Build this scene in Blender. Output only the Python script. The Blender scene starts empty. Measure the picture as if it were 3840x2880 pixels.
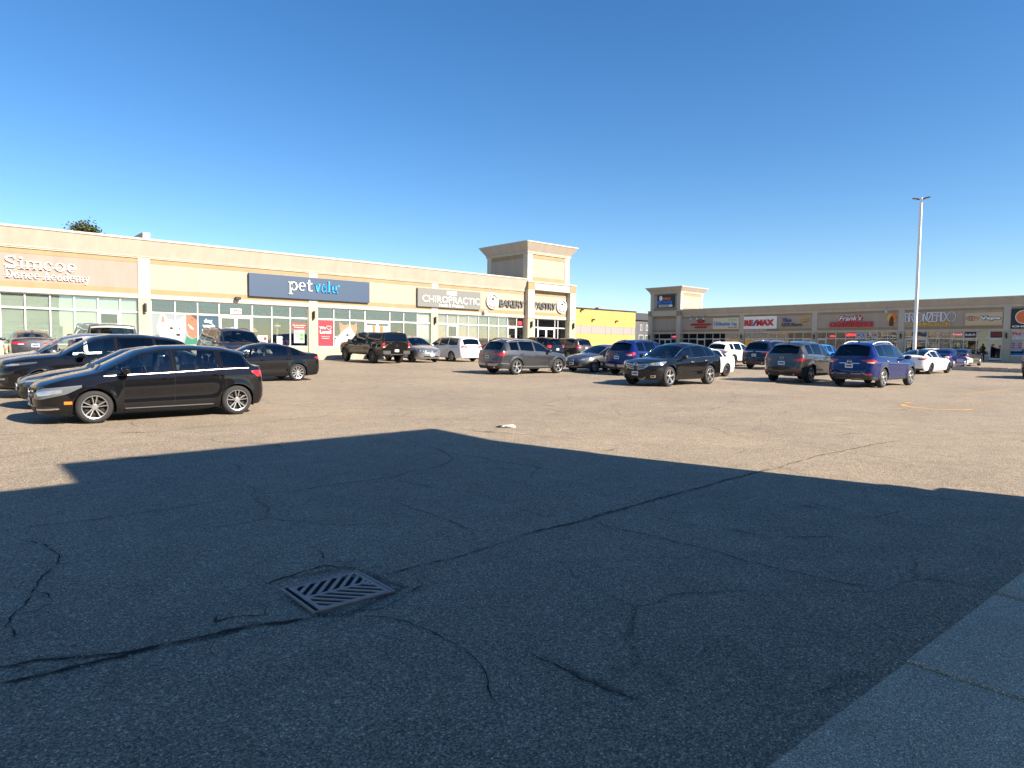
import bpy, bmesh, math, random
from mathutils import Vector, Matrix, noise
random.seed(7)
R = math.radians
S = bpy.context.scene
COL = S.collection

# ------------------------------------------------------------------ camera
EYE = 1.78
HEAD, PITCH, ROLL = R(48.7), math.atan(140 / 2460), 0.0115
GA, GB = .007, .015                      # the lot is a plane tilting gently up towards both shop rows
fw = Vector((math.cos(HEAD) * math.cos(PITCH), math.sin(HEAD) * math.cos(PITCH), -math.sin(PITCH)))
rt = Vector((math.sin(HEAD), -math.cos(HEAD), 0))
up = rt.cross(fw)
rt, up = rt * math.cos(ROLL) + up * math.sin(ROLL), up * math.cos(ROLL) - rt * math.sin(ROLL)
cd = bpy.data.cameras.new('camera'); cam = bpy.data.objects.new('camera', cd); COL.objects.link(cam)
cam.matrix_world = Matrix(((rt.x, up.x, -fw.x, 0), (rt.y, up.y, -fw.y, 0), (rt.z, up.z, -fw.z, EYE), (0, 0, 0, 1)))
cd.sensor_width = 36; cd.lens = 2460 / 3840 * 36; cd.clip_start = .05; cd.clip_end = 3000
S.camera = cam

# ------------------------------------------------------------------ light
SUN = Vector((.46, -1.42, 1.0)).normalized()
SUN_EL = math.asin(SUN.z)
W = bpy.data.worlds.new('World'); S.world = W; W.use_nodes = True
nt = W.node_tree; nt.nodes.clear()
sky = nt.nodes.new('ShaderNodeTexSky'); sky.sky_type = 'NISHITA'; sky.sun_disc = False
sky.sun_elevation = SUN_EL; sky.sun_rotation = math.atan2(SUN.x, SUN.y)
sky.air_density = 1.0; sky.dust_density = .12; sky.ozone_density = 3.0; sky.altitude = 200
bg = nt.nodes.new('ShaderNodeBackground'); bg.inputs['Strength'].default_value = .071
wo = nt.nodes.new('ShaderNodeOutputWorld')
hs = nt.nodes.new('ShaderNodeHueSaturation'); hs.inputs['Saturation'].default_value = 1.27; hs.inputs['Hue'].default_value = .503
nt.links.new(sky.outputs[0], hs.inputs['Color']); nt.links.new(hs.outputs[0], bg.inputs[0]); nt.links.new(bg.outputs[0], wo.inputs[0])
sl = bpy.data.lights.new('sun', 'SUN'); sl.energy = 5; sl.angle = R(.45); sl.color = (1, .88, .73)
so = bpy.data.objects.new('sun', sl); COL.objects.link(so)
so.rotation_euler = (-SUN).to_track_quat('-Z', 'Y').to_euler(); so.location = (30, -30, 40)
S.view_settings.view_transform = 'Standard'; S.view_settings.look = 'None'
S.view_settings.exposure = 1.33; S.view_settings.gamma = 1
S.render.resolution_x = 1024; S.render.resolution_y = 768
S.cycles.max_bounces = 8; S.cycles.transparent_max_bounces = 12

# ------------------------------------------------------------------ helpers
def gz(x, y):
    sm = lambda t: max(0, min(1, t)) ** 2 * (3 - 2 * max(0, min(1, t)))
    return GA * max(-60, min(x, 95)) + .0115 * max(-40, min(y, 16)) + .0170 * max(0, min(y, 70) - 16) + .31 * sm((y - 26) / 12) * sm((16 - x) / 12)
def pray(px, py):
    return (fw + rt * ((px - 1920) / 2460) - up * ((py - 1440) / 2460))
def gp(px, py, h=0):                     # where a photo point lies on the ground
    d = pray(px, py); t = (h - EYE) / (d.z - GA * d.x - GB * d.y)
    for _ in range(6): t = (gz(d.x * t, d.y * t) + h - EYE) / d.z
    return (d.x * t, d.y * t, EYE + d.z * t)
def tag(o, label=None, cat=None, group=None, kind=None):
    if label: o['label'] = label
    if cat: o['category'] = cat
    if group: o['group'] = group
    if kind: o['kind'] = kind
    return o
def empty(name, loc=(0, 0, 0), rz=0, label=None, cat=None, group=None, parent=None):
    o = bpy.data.objects.new(name, None); COL.objects.link(o)
    o.location = loc; o.rotation_euler = (0, 0, rz); o.empty_display_size = .3
    if parent: o.parent = parent
    return tag(o, label, cat, group)

MATS = {}
def mat(name, col, rough=.6, metal=0, coat=0, coat_r=.03, spec=.5, emit=None, es=1, var=0, scale=3, bump=0, bscale=20, coords='Object'):
    if name in MATS: return MATS[name]
    m = bpy.data.materials.new(name); m.use_nodes = True; MATS[name] = m
    n = m.node_tree; b = n.nodes['Principled BSDF']
    b.inputs['Base Color'].default_value = (*col, 1); b.inputs['Roughness'].default_value = rough
    b.inputs['Metallic'].default_value = metal; b.inputs['Coat Weight'].default_value = coat
    b.inputs['Coat Roughness'].default_value = coat_r; b.inputs['Specular IOR Level'].default_value = spec
    if emit: b.inputs['Emission Color'].default_value = (*emit, 1); b.inputs['Emission Strength'].default_value = es
    if var or bump:
        tc = n.nodes.new('ShaderNodeTexCoord')
    if var:
        mp = n.nodes.new('ShaderNodeMapping'); mp.inputs['Scale'].default_value = (1, 1, .22) if name.startswith('stucco') else (1, 1, 1); n.links.new(tc.outputs[coords], mp.inputs[0])
        no = n.nodes.new('ShaderNodeTexNoise'); no.inputs['Scale'].default_value = scale; no.inputs['Detail'].default_value = 6
        no.inputs['Roughness'].default_value = .65
        n.links.new(mp.outputs[0], no.inputs['Vector'])
        cr = n.nodes.new('ShaderNodeMapRange'); cr.inputs[1].default_value = .3; cr.inputs[2].default_value = .7
        cr.inputs[3].default_value = 1 - var; cr.inputs[4].default_value = 1 + var
        n.links.new(no.outputs[0], cr.inputs[0])
        mx = n.nodes.new('ShaderNodeVectorMath'); mx.operation = 'SCALE'; mx.inputs[0].default_value = col
        n.links.new(cr.outputs[0], mx.inputs['Scale']); n.links.new(mx.outputs[0], b.inputs['Base Color'])
    if bump:
        nb = n.nodes.new('ShaderNodeTexNoise'); nb.inputs['Scale'].default_value = bscale; nb.inputs['Detail'].default_value = 4
        n.links.new(tc.outputs[coords], nb.inputs['Vector'])
        bp = n.nodes.new('ShaderNodeBump'); bp.inputs['Strength'].default_value = bump; bp.inputs['Distance'].default_value = .01
        n.links.new(nb.outputs[0], bp.inputs['Height']); n.links.new(bp.outputs[0], b.inputs['Normal'])
    return m
def glass(name, tint, refl=.10, rough=.015, ior=1.5):
    if name in MATS: return MATS[name]
    m = bpy.data.materials.new(name); m.use_nodes = True; MATS[name] = m
    n = m.node_tree; n.nodes.clear()
    out = n.nodes.new('ShaderNodeOutputMaterial'); mx = n.nodes.new('ShaderNodeMixShader')
    tr = n.nodes.new('ShaderNodeBsdfTransparent'); tr.inputs[0].default_value = (*tint, 1)
    gl = n.nodes.new('ShaderNodeBsdfGlossy'); gl.inputs['Roughness'].default_value = rough; gl.inputs['Color'].default_value = (.95, .97, 1, 1)
    fr = n.nodes.new('ShaderNodeFresnel'); fr.inputs[0].default_value = ior
    ad = n.nodes.new('ShaderNodeMath'); ad.operation = 'ADD'; ad.use_clamp = True; ad.inputs[1].default_value = refl
    n.links.new(fr.outputs[0], ad.inputs[0]); n.links.new(ad.outputs[0], mx.inputs[0])
    n.links.new(tr.outputs[0], mx.inputs[1]); n.links.new(gl.outputs[0], mx.inputs[2]); n.links.new(mx.outputs[0], out.inputs[0])
    return m

class MB:                                # collects shapes, then links them as ONE mesh object
    def __init__(s): s.v = []; s.f = []; s.m = []; s.mi = 0
    def add(s, vs, fs):
        o = len(s.v); s.v += [tuple(p) for p in vs]
        for f in fs: s.f.append(tuple(i + o for i in f)); s.m.append(s.mi)
    def box(s, x0, x1, y0, y1, z0, z1):
        v = [(x, y, z) for x in (x0, x1) for y in (y0, y1) for z in (z0, z1)]
        s.add(v, [(0, 1, 3, 2), (4, 6, 7, 5), (0, 4, 5, 1), (2, 3, 7, 6), (0, 2, 6, 4), (1, 5, 7, 3)])
    def hexa(s, v):                      # 4 bottom + 4 top corners
        s.add(v, [(3, 2, 1, 0), (4, 5, 6, 7), (0, 1, 5, 4), (1, 2, 6, 5), (2, 3, 7, 6), (3, 0, 4, 7)])
    def prism(s, bot, top):
        n = len(bot)
        s.add(list(bot) + list(top), [tuple(range(n - 1, -1, -1)), tuple(range(n, 2 * n))] + [(i, (i + 1) % n, n + (i + 1) % n, n + i) for i in range(n)])
    def tube(s, pts, r, n=8, cap=True):
        pts = [Vector(p) for p in pts]; rs = r if isinstance(r, (list, tuple)) else [r] * len(pts)
        vs = []
        for i, p in enumerate(pts):
            d = (pts[min(i + 1, len(pts) - 1)] - pts[max(i - 1, 0)]).normalized()
            a = d.cross(Vector((0, 0, 1)) if abs(d.z) < .9 else Vector((1, 0, 0))).normalized(); b = d.cross(a)
            vs += [p + (a * math.cos(2 * math.pi * k / n) + b * math.sin(2 * math.pi * k / n)) * rs[i] for k in range(n)]
        fs = [(i * n + k, i * n + (k + 1) % n, (i + 1) * n + (k + 1) % n, (i + 1) * n + k) for i in range(len(pts) - 1) for k in range(n)]
        if cap: fs += [tuple(range(n - 1, -1, -1)), tuple(range((len(pts) - 1) * n, len(pts) * n))]
        s.add(vs, fs)
    def lathe(s, prof, n=32, axis='y', c=(0, 0, 0)):   # prof: (radius, height along axis)
        vs = []
        for r, h in prof:
            for k in range(n):
                a = 2 * math.pi * k / n; p = (r * math.cos(a), h, r * math.sin(a)) if axis == 'y' else (r * math.cos(a), r * math.sin(a), h)
                vs.append((p[0] + c[0], p[1] + c[1], p[2] + c[2]))
        s.add(vs, [(i * n + k, i * n + (k + 1) % n, (i + 1) * n + (k + 1) % n, (i + 1) * n + k) for i in range(len(prof) - 1) for k in range(n)])
    def grid(s, rows):
        n = len(rows[0]); vs = [p for r in rows for p in r]
        s.add(vs, [(i * n + k, i * n + k + 1, (i + 1) * n + k + 1, (i + 1) * n + k) for i in range(len(rows) - 1) for k in range(n - 1)])
    def ellip(s, c, r, n=12, m=8, pw=1):
        rows = []
        for i in range(m + 1):
            a = math.pi * i / m - math.pi / 2
            rows.append([tuple(c[q] + r[q] * (math.copysign(abs(u) ** pw, u)) for q, u in enumerate((math.cos(a) * math.cos(b), math.cos(a) * math.sin(b), math.sin(a)))) for b in [2 * math.pi * k / n for k in range(n + 1)]])
        s.grid(rows)
    def build(s, name, mats, parent=None, smooth=None, merge=1e-4, bevel=0):
        me = bpy.data.meshes.new(name); me.from_pydata(s.v, [], s.f)
        if not isinstance(mats, (list, tuple)): mats = [mats]
        for m in mats: me.materials.append(m)
        me.polygons.foreach_set('material_index', s.m)
        bm = bmesh.new(); bm.from_mesh(me)
        if merge: bmesh.ops.remove_doubles(bm, verts=bm.verts, dist=merge)
        bmesh.ops.recalc_face_normals(bm, faces=bm.faces)
        if bevel:
            es = [e for e in bm.edges if len(e.link_faces) == 2 and e.calc_face_angle(0) > .6]
            bmesh.ops.bevel(bm, geom=es, offset=bevel, segments=2, affect='EDGES', clamp_overlap=True)
        bm.to_mesh(me); bm.free()
        if smooth is not None or bevel:
            me.shade_smooth(); me.set_sharp_from_angle(angle=R(smooth or 35))
        o = bpy.data.objects.new(name, me); COL.objects.link(o)
        if parent: o.parent = parent
        return o

def text_mb(mb, s, P, u0, u1, v0, v1, d0, d1, off=0, shear=0, space=1, arc=None):
    """letters fitted to the box u0..u1, v0..v1 of a wall frame P(u,v,d), d0..d1 proud of it"""
    cu = bpy.data.curves.new('t', 'FONT'); cu.body = s; cu.size = 1; cu.extrude = .05; cu.offset = off; cu.shear = shear
    cu.space_character = space; cu.resolution_u = 3
    o = bpy.data.objects.new('t', cu); COL.objects.link(o)
    dg = bpy.context.evaluated_depsgraph_get(); me = bpy.data.meshes.new_from_object(o.evaluated_get(dg))
    bpy.data.objects.remove(o); bpy.data.curves.remove(cu)
    if not me.vertices: return
    xs = [v.co.x for v in me.vertices]; ys = [v.co.y for v in me.vertices]
    ax, bx, ay, by = min(xs), max(xs), min(ys), max(ys)
    vs = []
    for v in me.vertices:
        a = (v.co.x - ax) / (bx - ax); b = (v.co.y - ay) / (by - ay); q = v.co.z > 0
        u, w = u0 + (u1 - u0) * a, v0 + (v1 - v0) * b
        if arc:                                          # (cu, cv, r0, r1, a0, a1)
            rr = arc[2] + (arc[3] - arc[2]) * b; an = arc[4] + (arc[5] - arc[4]) * a
            u, w = arc[0] + rr * math.cos(an), arc[1] + rr * math.sin(an)
        vs.append(P(u, w, d1 if q else d0))
    mb.add(vs, [tuple(p.vertices) for p in me.polygons]); bpy.data.meshes.remove(me)

class Fac:                               # a wall frame: u to the viewer's right, v up, d out of the wall
    def __init__(s, O, U, N): s.O, s.U, s.N = Vector(O), Vector(U), Vector(N)
    def P(s, u, v, d): return tuple(s.O + s.U * u + s.N * d + Vector((0, 0, v)))
    def box(s, mb, u0, u1, v0, v1, d0, d1):
        mb.hexa([s.P(u0, v0, d0), s.P(u1, v0, d0), s.P(u1, v0, d1), s.P(u0, v0, d1), s.P(u0, v1, d0), s.P(u1, v1, d0), s.P(u1, v1, d1), s.P(u0, v1, d1)])
    def poly(s, mb, pts, d0, d1):
        mb.prism([s.P(u, v, d0) for u, v in pts], [s.P(u, v, d1) for u, v in pts])
    def disc(s, mb, u, v, r, d0, d1, n=32, rv=None):
        s.poly(mb, [(u + r * math.cos(2 * math.pi * k / n), v + (rv or r) * math.sin(2 * math.pi * k / n)) for k in range(n)], d0, d1)
    def text(s, mb, t, u0, u1, v0, v1, d0, d1, **k): text_mb(mb, t, s.P, u0, u1, v0, v1, d0, d1, **k)

# ------------------------------------------------------------------ materials
M_panel = mat('stucco_peach', (0.385, 0.315, 0.245), .92, var=.085, scale=1.7, bump=.25, bscale=60)
M_panelp = mat('stucco_pink', (0.31, 0.24, 0.205), .92, var=.085, scale=1.7, bump=.25, bscale=60)
M_cream = mat('stucco_cream', (0.48, 0.43, 0.35), .92, var=.085, scale=1.7, bump=.25, bscale=60)
M_fascia = mat('stucco_fascia', (0.41, 0.355, 0.29), .92, var=.085, scale=1.7, bump=.25, bscale=60)
M_tan = mat('stucco_tan', (0.3, 0.222, 0.125), .92, var=.085, scale=1.7, bump=.25, bscale=60)
M_stone = mat('stone_cladding', (0.43, 0.38, 0.265), .85, var=.10, scale=2.5, bump=.5, bscale=35)
M_white = mat('white_aluminium', (0.56, 0.56, 0.55), .4)
M_roofm = mat('roof_membrane', (.30, .29, .27), .9, var=.1)
M_dark = mat('dark_metal', (.02, .02, .022), .45)
M_black = mat('black_plastic', (.016, .016, .017), .5)
M_conc = mat('concrete', (.36, .32, .26), .9, var=.25, scale=2.2, bump=.8, bscale=90)
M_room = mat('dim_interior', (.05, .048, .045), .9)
M_whitep = mat('white_paint', (.8, .8, .78), .5)
M_chrome = mat('chrome', (.75, .76, .78), .12, metal=1)
M_wglass = glass('shop_glass', (.86, .89, .87), .09)
M_wglassd = glass('shop_glass_dark', (.72, .75, .76), .06)
def flat(n, c, r=.55): return mat(n, c, r)

def asphalt(name='asphalt', k=1.22, vs=105, hair_on=True, tint=(1, 1, 1), spk=1.0):
    m = bpy.data.materials.new(name); m.use_nodes = True; n = m.node_tree; b = n.nodes['Principled BSDF']
    tc = n.nodes.new('ShaderNodeTexCoord'); L = n.links.new
    def noise_(sc, det=5, ro=.6):
        q = n.nodes.new('ShaderNodeTexNoise'); q.inputs['Scale'].default_value = sc; q.inputs['Detail'].default_value = det
        q.inputs['Roughness'].default_value = ro; L(tc.outputs['Object'], q.inputs['Vector']); return q.outputs[0]
    def ramp(inp, *st):
        q = n.nodes.new('ShaderNodeValToRGB'); e = q.color_ramp.elements
        while len(e) < len(st): e.new(.5)
        for i, (p, c) in enumerate(st): e[i].position = p; e[i].color = (*c, 1)
        L(inp, q.inputs[0]); return q.outputs[0]
    def mix(f, a, c, mode='MIX'):
        q = n.nodes.new('ShaderNodeMix'); q.data_type = 'RGBA'; q.blend_type = mode
        if isinstance(f, float): q.inputs[0].default_value = f
        else: L(f, q.inputs[0])
        L(a, q.inputs[6]); L(c, q.inputs[7]); return q.outputs[2]
    vo = n.nodes.new('ShaderNodeTexVoronoi'); vo.inputs['Scale'].default_value = vs; L(tc.outputs['Object'], vo.inputs['Vector'])
    sp = n.nodes.new('ShaderNodeSeparateColor'); L(vo.outputs['Color'], sp.inputs[0])
    cl = lambda v: tuple(k * t_ * (.195 * q_ + (v * q_ - .195 * q_) * spk) for t_, q_ in zip(tint, (1.36, 1.12, .82)))
    stone = ramp(sp.outputs[0], (0, cl(.095)), (.42, cl(.175)), (.72, cl(.235)), (.93, cl(.31)), (1, cl(.50)))
    edge = ramp(vo.outputs['Distance'], (0, (1, 1, 1)), (.55, (.88, .88, .88)), (1, (.25, .25, .25)))
    c = mix(1.0, stone, edge, 'MULTIPLY')
    grit = ramp(noise_(190, 2), (.35, (.7, .7, .7)), (.65, (1.28, 1.27, 1.25)))
    c = mix(1.0, c, grit, 'MULTIPLY')
    mid = ramp(noise_(2.6, 8, .7), (.33, (.90, .895, .89)), (.66, (1.10, 1.10, 1.095)))
    c = mix(1.0, c, mid, 'MULTIPLY')
    big = ramp(noise_(.22, 6, .66), (.32, (.86, .86, .87)), (.68, (1.10, 1.09, 1.07)))
    c = mix(1.0, c, big, 'MULTIPLY')
    # lengthwise wear of tyres along the lanes
    mp = n.nodes.new('ShaderNodeMapping'); mp.inputs['Scale'].default_value = (.05, 1.1, 1); mp.inputs['Rotation'].default_value = (0, 0, .25); L(tc.outputs['Object'], mp.inputs[0])
    wn = n.nodes.new('ShaderNodeTexNoise'); wn.inputs['Scale'].default_value = 1.0; wn.inputs['Detail'].default_value = 7; wn.inputs['Roughness'].default_value = .7; L(mp.outputs[0], wn.inputs['Vector'])
    c = mix(1.0, c, ramp(wn.outputs[0], (.35, (.96, .96, .96)), (.65, (1.035, 1.035, 1.035))), 'MULTIPLY')
    # fine web of hairline cracks
    ds = n.nodes.new('ShaderNodeTexNoise'); ds.inputs['Scale'].default_value = 1.3; ds.inputs['Detail'].default_value = 6; L(tc.outputs['Object'], ds.inputs['Vector'])
    mxv = n.nodes.new('ShaderNodeMix'); mxv.data_type = 'RGBA'; mxv.inputs[0].default_value = .35; L(tc.outputs['Object'], mxv.inputs[6]); L(ds.outputs['Color'], mxv.inputs[7])
    v2 = n.nodes.new('ShaderNodeTexVoronoi'); v2.feature = 'DISTANCE_TO_EDGE'; v2.inputs['Scale'].default_value = .42; L(mxv.outputs[2], v2.inputs['Vector'])
    hair = ramp(v2.outputs['Distance'], (0, (.40, .38, .36)), (.0030, (.55, .54, .52)), (.0062, (1, 1, 1)))
    if hair_on: c = mix(ramp(noise_(.6, 3), (.42, (0, 0, 0)), (.60, (.8, .8, .8))), c, mix(1.0, c, hair, 'MULTIPLY'))
    L(c, b.inputs['Base Color'])
    b.inputs['Roughness'].default_value = .82; b.inputs['Specular IOR Level'].default_value = .35
    bp = n.nodes.new('ShaderNodeBump'); bp.inputs['Strength'].default_value = .8; bp.inputs['Distance'].default_value = .004
    ad = n.nodes.new('ShaderNodeMath'); ad.operation = 'ADD'; L(sp.outputs[1], ad.inputs[0]); L(noise_(40, 4), ad.inputs[1])
    L(ad.outputs[0], bp.inputs['Height']); L(bp.outputs[0], b.inputs['Normal'])
    return m
M_asph = asphalt()

def worn(name, col, thr=.5, sc=18, soft=.08, rough=.8, amax=1.0):      # paint or stain with worn, noisy edges
    m = bpy.data.materials.new(name); m.use_nodes = True; n = m.node_tree; b = n.nodes['Principled BSDF']
    b.inputs['Base Color'].default_value = (*col, 1); b.inputs['Roughness'].default_value = rough
    tc = n.nodes.new('ShaderNodeTexCoord'); q = n.nodes.new('ShaderNodeTexNoise'); q.inputs['Scale'].default_value = sc; q.inputs['Detail'].default_value = 8; q.inputs['Roughness'].default_value = .75
    n.links.new(tc.outputs['Object'], q.inputs['Vector'])
    at = n.nodes.new('ShaderNodeAttribute'); at.attribute_name = 'edge'
    r = n.nodes.new('ShaderNodeMath'); r.operation = 'ADD'; n.links.new(q.outputs[0], r.inputs[0])
    k = n.nodes.new('ShaderNodeMath'); k.operation = 'MULTIPLY_ADD'; k.inputs[1].default_value = .6; k.inputs[2].default_value = -.6
    n.links.new(at.outputs['Fac'], k.inputs[0]); n.links.new(k.outputs[0], r.inputs[1])
    mr = n.nodes.new('ShaderNodeMapRange'); mr.inputs[1].default_value = thr - soft; mr.inputs[2].default_value = thr + soft; mr.inputs[4].default_value = amax
    n.links.new(r.outputs[0], mr.inputs[0]); n.links.new(mr.outputs[0], b.inputs['Alpha'])
    return m

# ------------------------------------------------------------------ ground
g = MB()
xs = [-600, -200, -60] + list(range(-20, 31, 2)) + [60, 95, 200, 400, 900]; ys = [-600, -200, -40, -10] + list(range(0, 51, 2)) + [70, 150, 400, 900]
g.grid([[(x, y, gz(x, y)) for y in ys] for x in xs])
gr = g.build('ground', M_asph); tag(gr, kind='structure')
# the near sidewalk the photographer stands on
sw = MB(); cuts = [5.30 + 1.52 * i for i in range(-23, 9)]
for a, b in zip(cuts, cuts[1:]):
    z = gz((a + b) / 2, 0)
    for (y0, y1, dz) in ((-1.95, 1.235, .13),):
        ya, yb_ = 1.275 - .034 * a, 1.275 - .034 * b
        sw.hexa([(a + .0025, y0, z - .3), (b - .0025, y0, z - .3), (b - .0025, yb_, z - .3), (a + .0025, ya, z - .3), (a + .0025, y0, z + dz), (b - .0025, y0, z + dz), (b - .0025, yb_, z + dz), (a + .0025, ya, z + dz)])
M_walk = asphalt('sidewalk_concrete', 2.3, 170, False, (.98, 1.02, 1.04), .8)
o = sw.build('sidewalk', M_walk, bevel=.006); tag(o, kind='structure')

def ribbon(mb, pts, w, step=.05, jit=.012, lift=.006, wj=.5, seed=0):
    P = [Vector((p[0], p[1])) for p in pts]; out = []
    for a, b in zip(P, P[1:]):
        L_ = (b - a).length; n = max(2, int(L_ / step))
        for i in range(n): out.append(a.lerp(b, i / n))
    out.append(P[-1])
    n = len(out)
    if n < 3: return
    L1, L2 = [], []
    for i, p in enumerate(out):
        d = (out[min(i + 1, n - 1)] - out[max(i - 1, 0)]).normalized(); q = Vector((-d.y, d.x))
        k = noise.noise(Vector((p.x * 2.2, p.y * 2.2, seed))) * jit * 5 + noise.noise(Vector((p.x * 13, p.y * 13, seed))) * jit * 1.6
        ww = w * (1 + wj * noise.noise(Vector((p.x * 9, p.y * 9, seed + 9))) * 2)
        e = min(1, i / 5, (n - 1 - i) / 5); ww = max(.001, ww * e)
        c = p + q * k * min(1, i / 4, (n - 1 - i) / 4)
        a = c + q * ww / 2; b = c - q * ww / 2
        L1.append((a.x, a.y, gz(a.x, a.y) + lift)); L2.append((b.x, b.y, gz(b.x, b.y) + lift))
    mb.grid([L1, L2])
r4 = lambda x, y: gp(x / 1.152, 1900 + y / 1.152)
r5 = lambda x, y: gp(1920 + x / 1.1208, 1400 + y / 1.1208)
r6 = lambda x, y: gp(x / 1.152, 1500 + y / 1.152)
CR = [(r4, .030, [(-60, 780), (150, 735), (300, 700), (520, 650), (700, 600), (900, 570), (1080, 520), (1290, 490), (1400, 470)]),
      (r4, .022, [(-60, 700), (150, 660), (320, 655), (520, 640), (700, 598)]),
      (r4, .014, [(1650, 300), (1780, 265), (1900, 235), (2060, 190), (2205, 152)]),
      (r5, .020, [(0, 692), (170, 650), (330, 612), (500, 560), (700, 505), (900, 450), (1100, 400), (1300, 345), (1500, 305), (1640, 280)]),
      (r4, .014, [(60, 135), (180, 170), (240, 215), (230, 250), (180, 300), (140, 370), (130, 420), (60, 475), (20, 520), (60, 580)]),
      (r4, .010, [(140, 370), (200, 380), (218, 410), (170, 450), (60, 475)]),
      (r6, .014, [(0, 572), (80, 560), (300, 530), (600, 490), (850, 455), (1100, 410), (1300, 390), (1500, 360), (1700, 335), (1760, 315), (1900, 290), (1960, 255), (1900, 215), (1820, 195), (1700, 150)]),
      (r6, .012, [(1650, 430), (1750, 455), (1850, 490), (1940, 520), (2050, 580)]),
      (r4, .010, [(1340, 170), (1385, 200), (1395, 240), (1500, 240), (1620, 230)]),
      (r6, .012, [(1700, 345), (1870, 380), (2070, 405), (2200, 450)]), (r5, .012, [(0, 560), (120, 600), (330, 614)]),
      (r4, .009, [(1560, 476), (1640, 475), (1740, 490), (1850, 530), (1950, 590), (2050, 660), (2130, 730), (2150, 800), (2170, 880)]),
      (r5, .014, [(330, 620), (450, 655), (600, 685), (700, 715), (830, 745), (950, 785), (1060, 810), (1150, 830), (1250, 850), (1400, 885), (1550, 905)]),
      (r5, .010, [(560, 600), (700, 630), (900, 655), (1050, 685), (1250, 690), (1400, 690)]),
      (r5, .011, [(1230, 545), (1380, 575), (1530, 612), (1640, 580)]), (r5, .008, [(1530, 612), (1700, 640), (1850, 650)]),
      (r5, .012, [(60, 1165), (200, 1220), (300, 1280), (400, 1320), (520, 1370), (600, 1410)]),
      (r5, .012, [(-200, 60), (40, 110), (140, 135), (350, 170), (600, 190), (850, 230), (920, 262), (1150, 285), (1350, 305)]),
      (r5, .010, [(700, 205), (1000, 200), (1300, 218), (1700, 215)]), (r5, .012, [(1600, 315), (1800, 345), (2040, 372)]),
      (r5, .010, [(0, 240), (300, 215), (600, 165), (900, 150), (1100, 120)]),
      (r4, .018, [(1110, 355), (1220, 310), (1400, 258), (1500, 266)]), (r4, .014, [(1080, 410), (1150, 430), (1140, 470), (1000, 480), (930, 500), (940, 460), (1080, 430)]),
      (r4, .012, [(1400, 462), (1500, 455), (1640, 440), (1740, 400), (1830, 340), (1800, 310)]),
      (r6, .008, [(200, 60), (700, 75), (1300, 55), (1900, 60), (2200, 20)]), (r6, .008, [(0, 250), (300, 190), (900, 160), (1500, 90)]),
      (r5, .008, [(1700, 420), (1900, 440), (2140, 520)]), (r5, .008, [(1540, 390), (1800, 400), (2140, 440)])]
ck = MB()
for i, (f, w, p) in enumerate(CR): ribbon(ck, [f(*q) for q in p], w * .62, step=.025, jit=.010, wj=1.0, seed=i)
# crumbs and side branches along the widest cracks
for i, (f, w, p) in enumerate(CR):
    if w < .018: continue
    for a, b in zip(p, p[1:]):
        for k in range(1):
            t = random.random(); q = f(a[0] + (b[0] - a[0]) * t, a[1] + (b[1] - a[1]) * t)
            an = random.uniform(0, 6.28); l = random.uniform(.05, .2)
            ribbon(ck, [q, (q[0] + l * math.cos(an), q[1] + l * math.sin(an)), (q[0] + 1.6 * l * math.cos(an + .5), q[1] + 1.6 * l * math.sin(an + .5))], .006, step=.03, seed=i + k)
tag(ck.build('asphalt_cracks', mat('crack_dirt', (.022, .020, .018), 1, var=.4, scale=30), merge=0), kind='structure')

def soft_band(mb_list, pts, w, rows=7):
    """ribbon with an 'edge' attribute: 1 in the middle, 0 at its rim"""
    P = [Vector((p[0], p[1])) for p in pts]; out = []
    for a, b in zip(P, P[1:]):
        n = max(2, int((b - a).length / .12))
        out += [a.lerp(b, i / n) for i in range(n)]
    out.append(P[-1]); n = len(out); R_ = []; E = []
    for j in range(rows):
        u = j / (rows - 1) * 2 - 1; row = []
        for i, p in enumerate(out):
            d = (out[min(i + 1, n - 1)] - out[max(i - 1, 0)]).normalized(); q = Vector((-d.y, d.x))
            c = p + q * u * w / 2; row.append((c.x, c.y, gz(c.x, c.y) + .004)); E.append((1 - abs(u)) * min(1, i / 3, (n - 1 - i) / 3) ** .5)
        R_.append(row)
    mb_list.append((R_, E))
def build_bands(name, lst, m, lift=0):
    mb = MB(); E = []
    for R_, e in lst: mb.grid([[(x, y, z + lift) for x, y, z in r] for r in R_]); E += e
    o = mb.build(name, m, merge=0)
    at = o.data.attributes.new('edge', 'FLOAT', 'POINT'); at.data.foreach_set('value', E)
    return o
B1 = []
soft_band(B1, [r4(*q) for q in CR[0][2]], .20); soft_band(B1, [r4(*q) for q in CR[1][2]], .15); soft_band(B1, [r5(*q) for q in CR[3][2][:7]], .14)
soft_band(B1, [r4(*q) for q in [(1150, 330), (1500, 260), (1740, 350), (1500, 470), (1380, 470), (1150, 350)]], .20)
soft_band(B1, [r5(*q) for q in CR[16][2]], .14)
for (f, x, y, rx) in ((r6, 585, 141, .42), (r6, 395, 151, .22), (r6, 600, 250, .5), (r6, 940, 243, .25), (r6, 1230, 84, .35), (r5, 1250, 560, .3), (r6, 290, 150, .15)):
    c = f(x, y); soft_band(B1, [(c[0] - rx * .75, c[1] + rx * .55), (c[0], c[1]), (c[0] + rx * .75, c[1] - rx * .55)], rx * 1.1)
rs_ = random.Random(5)
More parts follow.
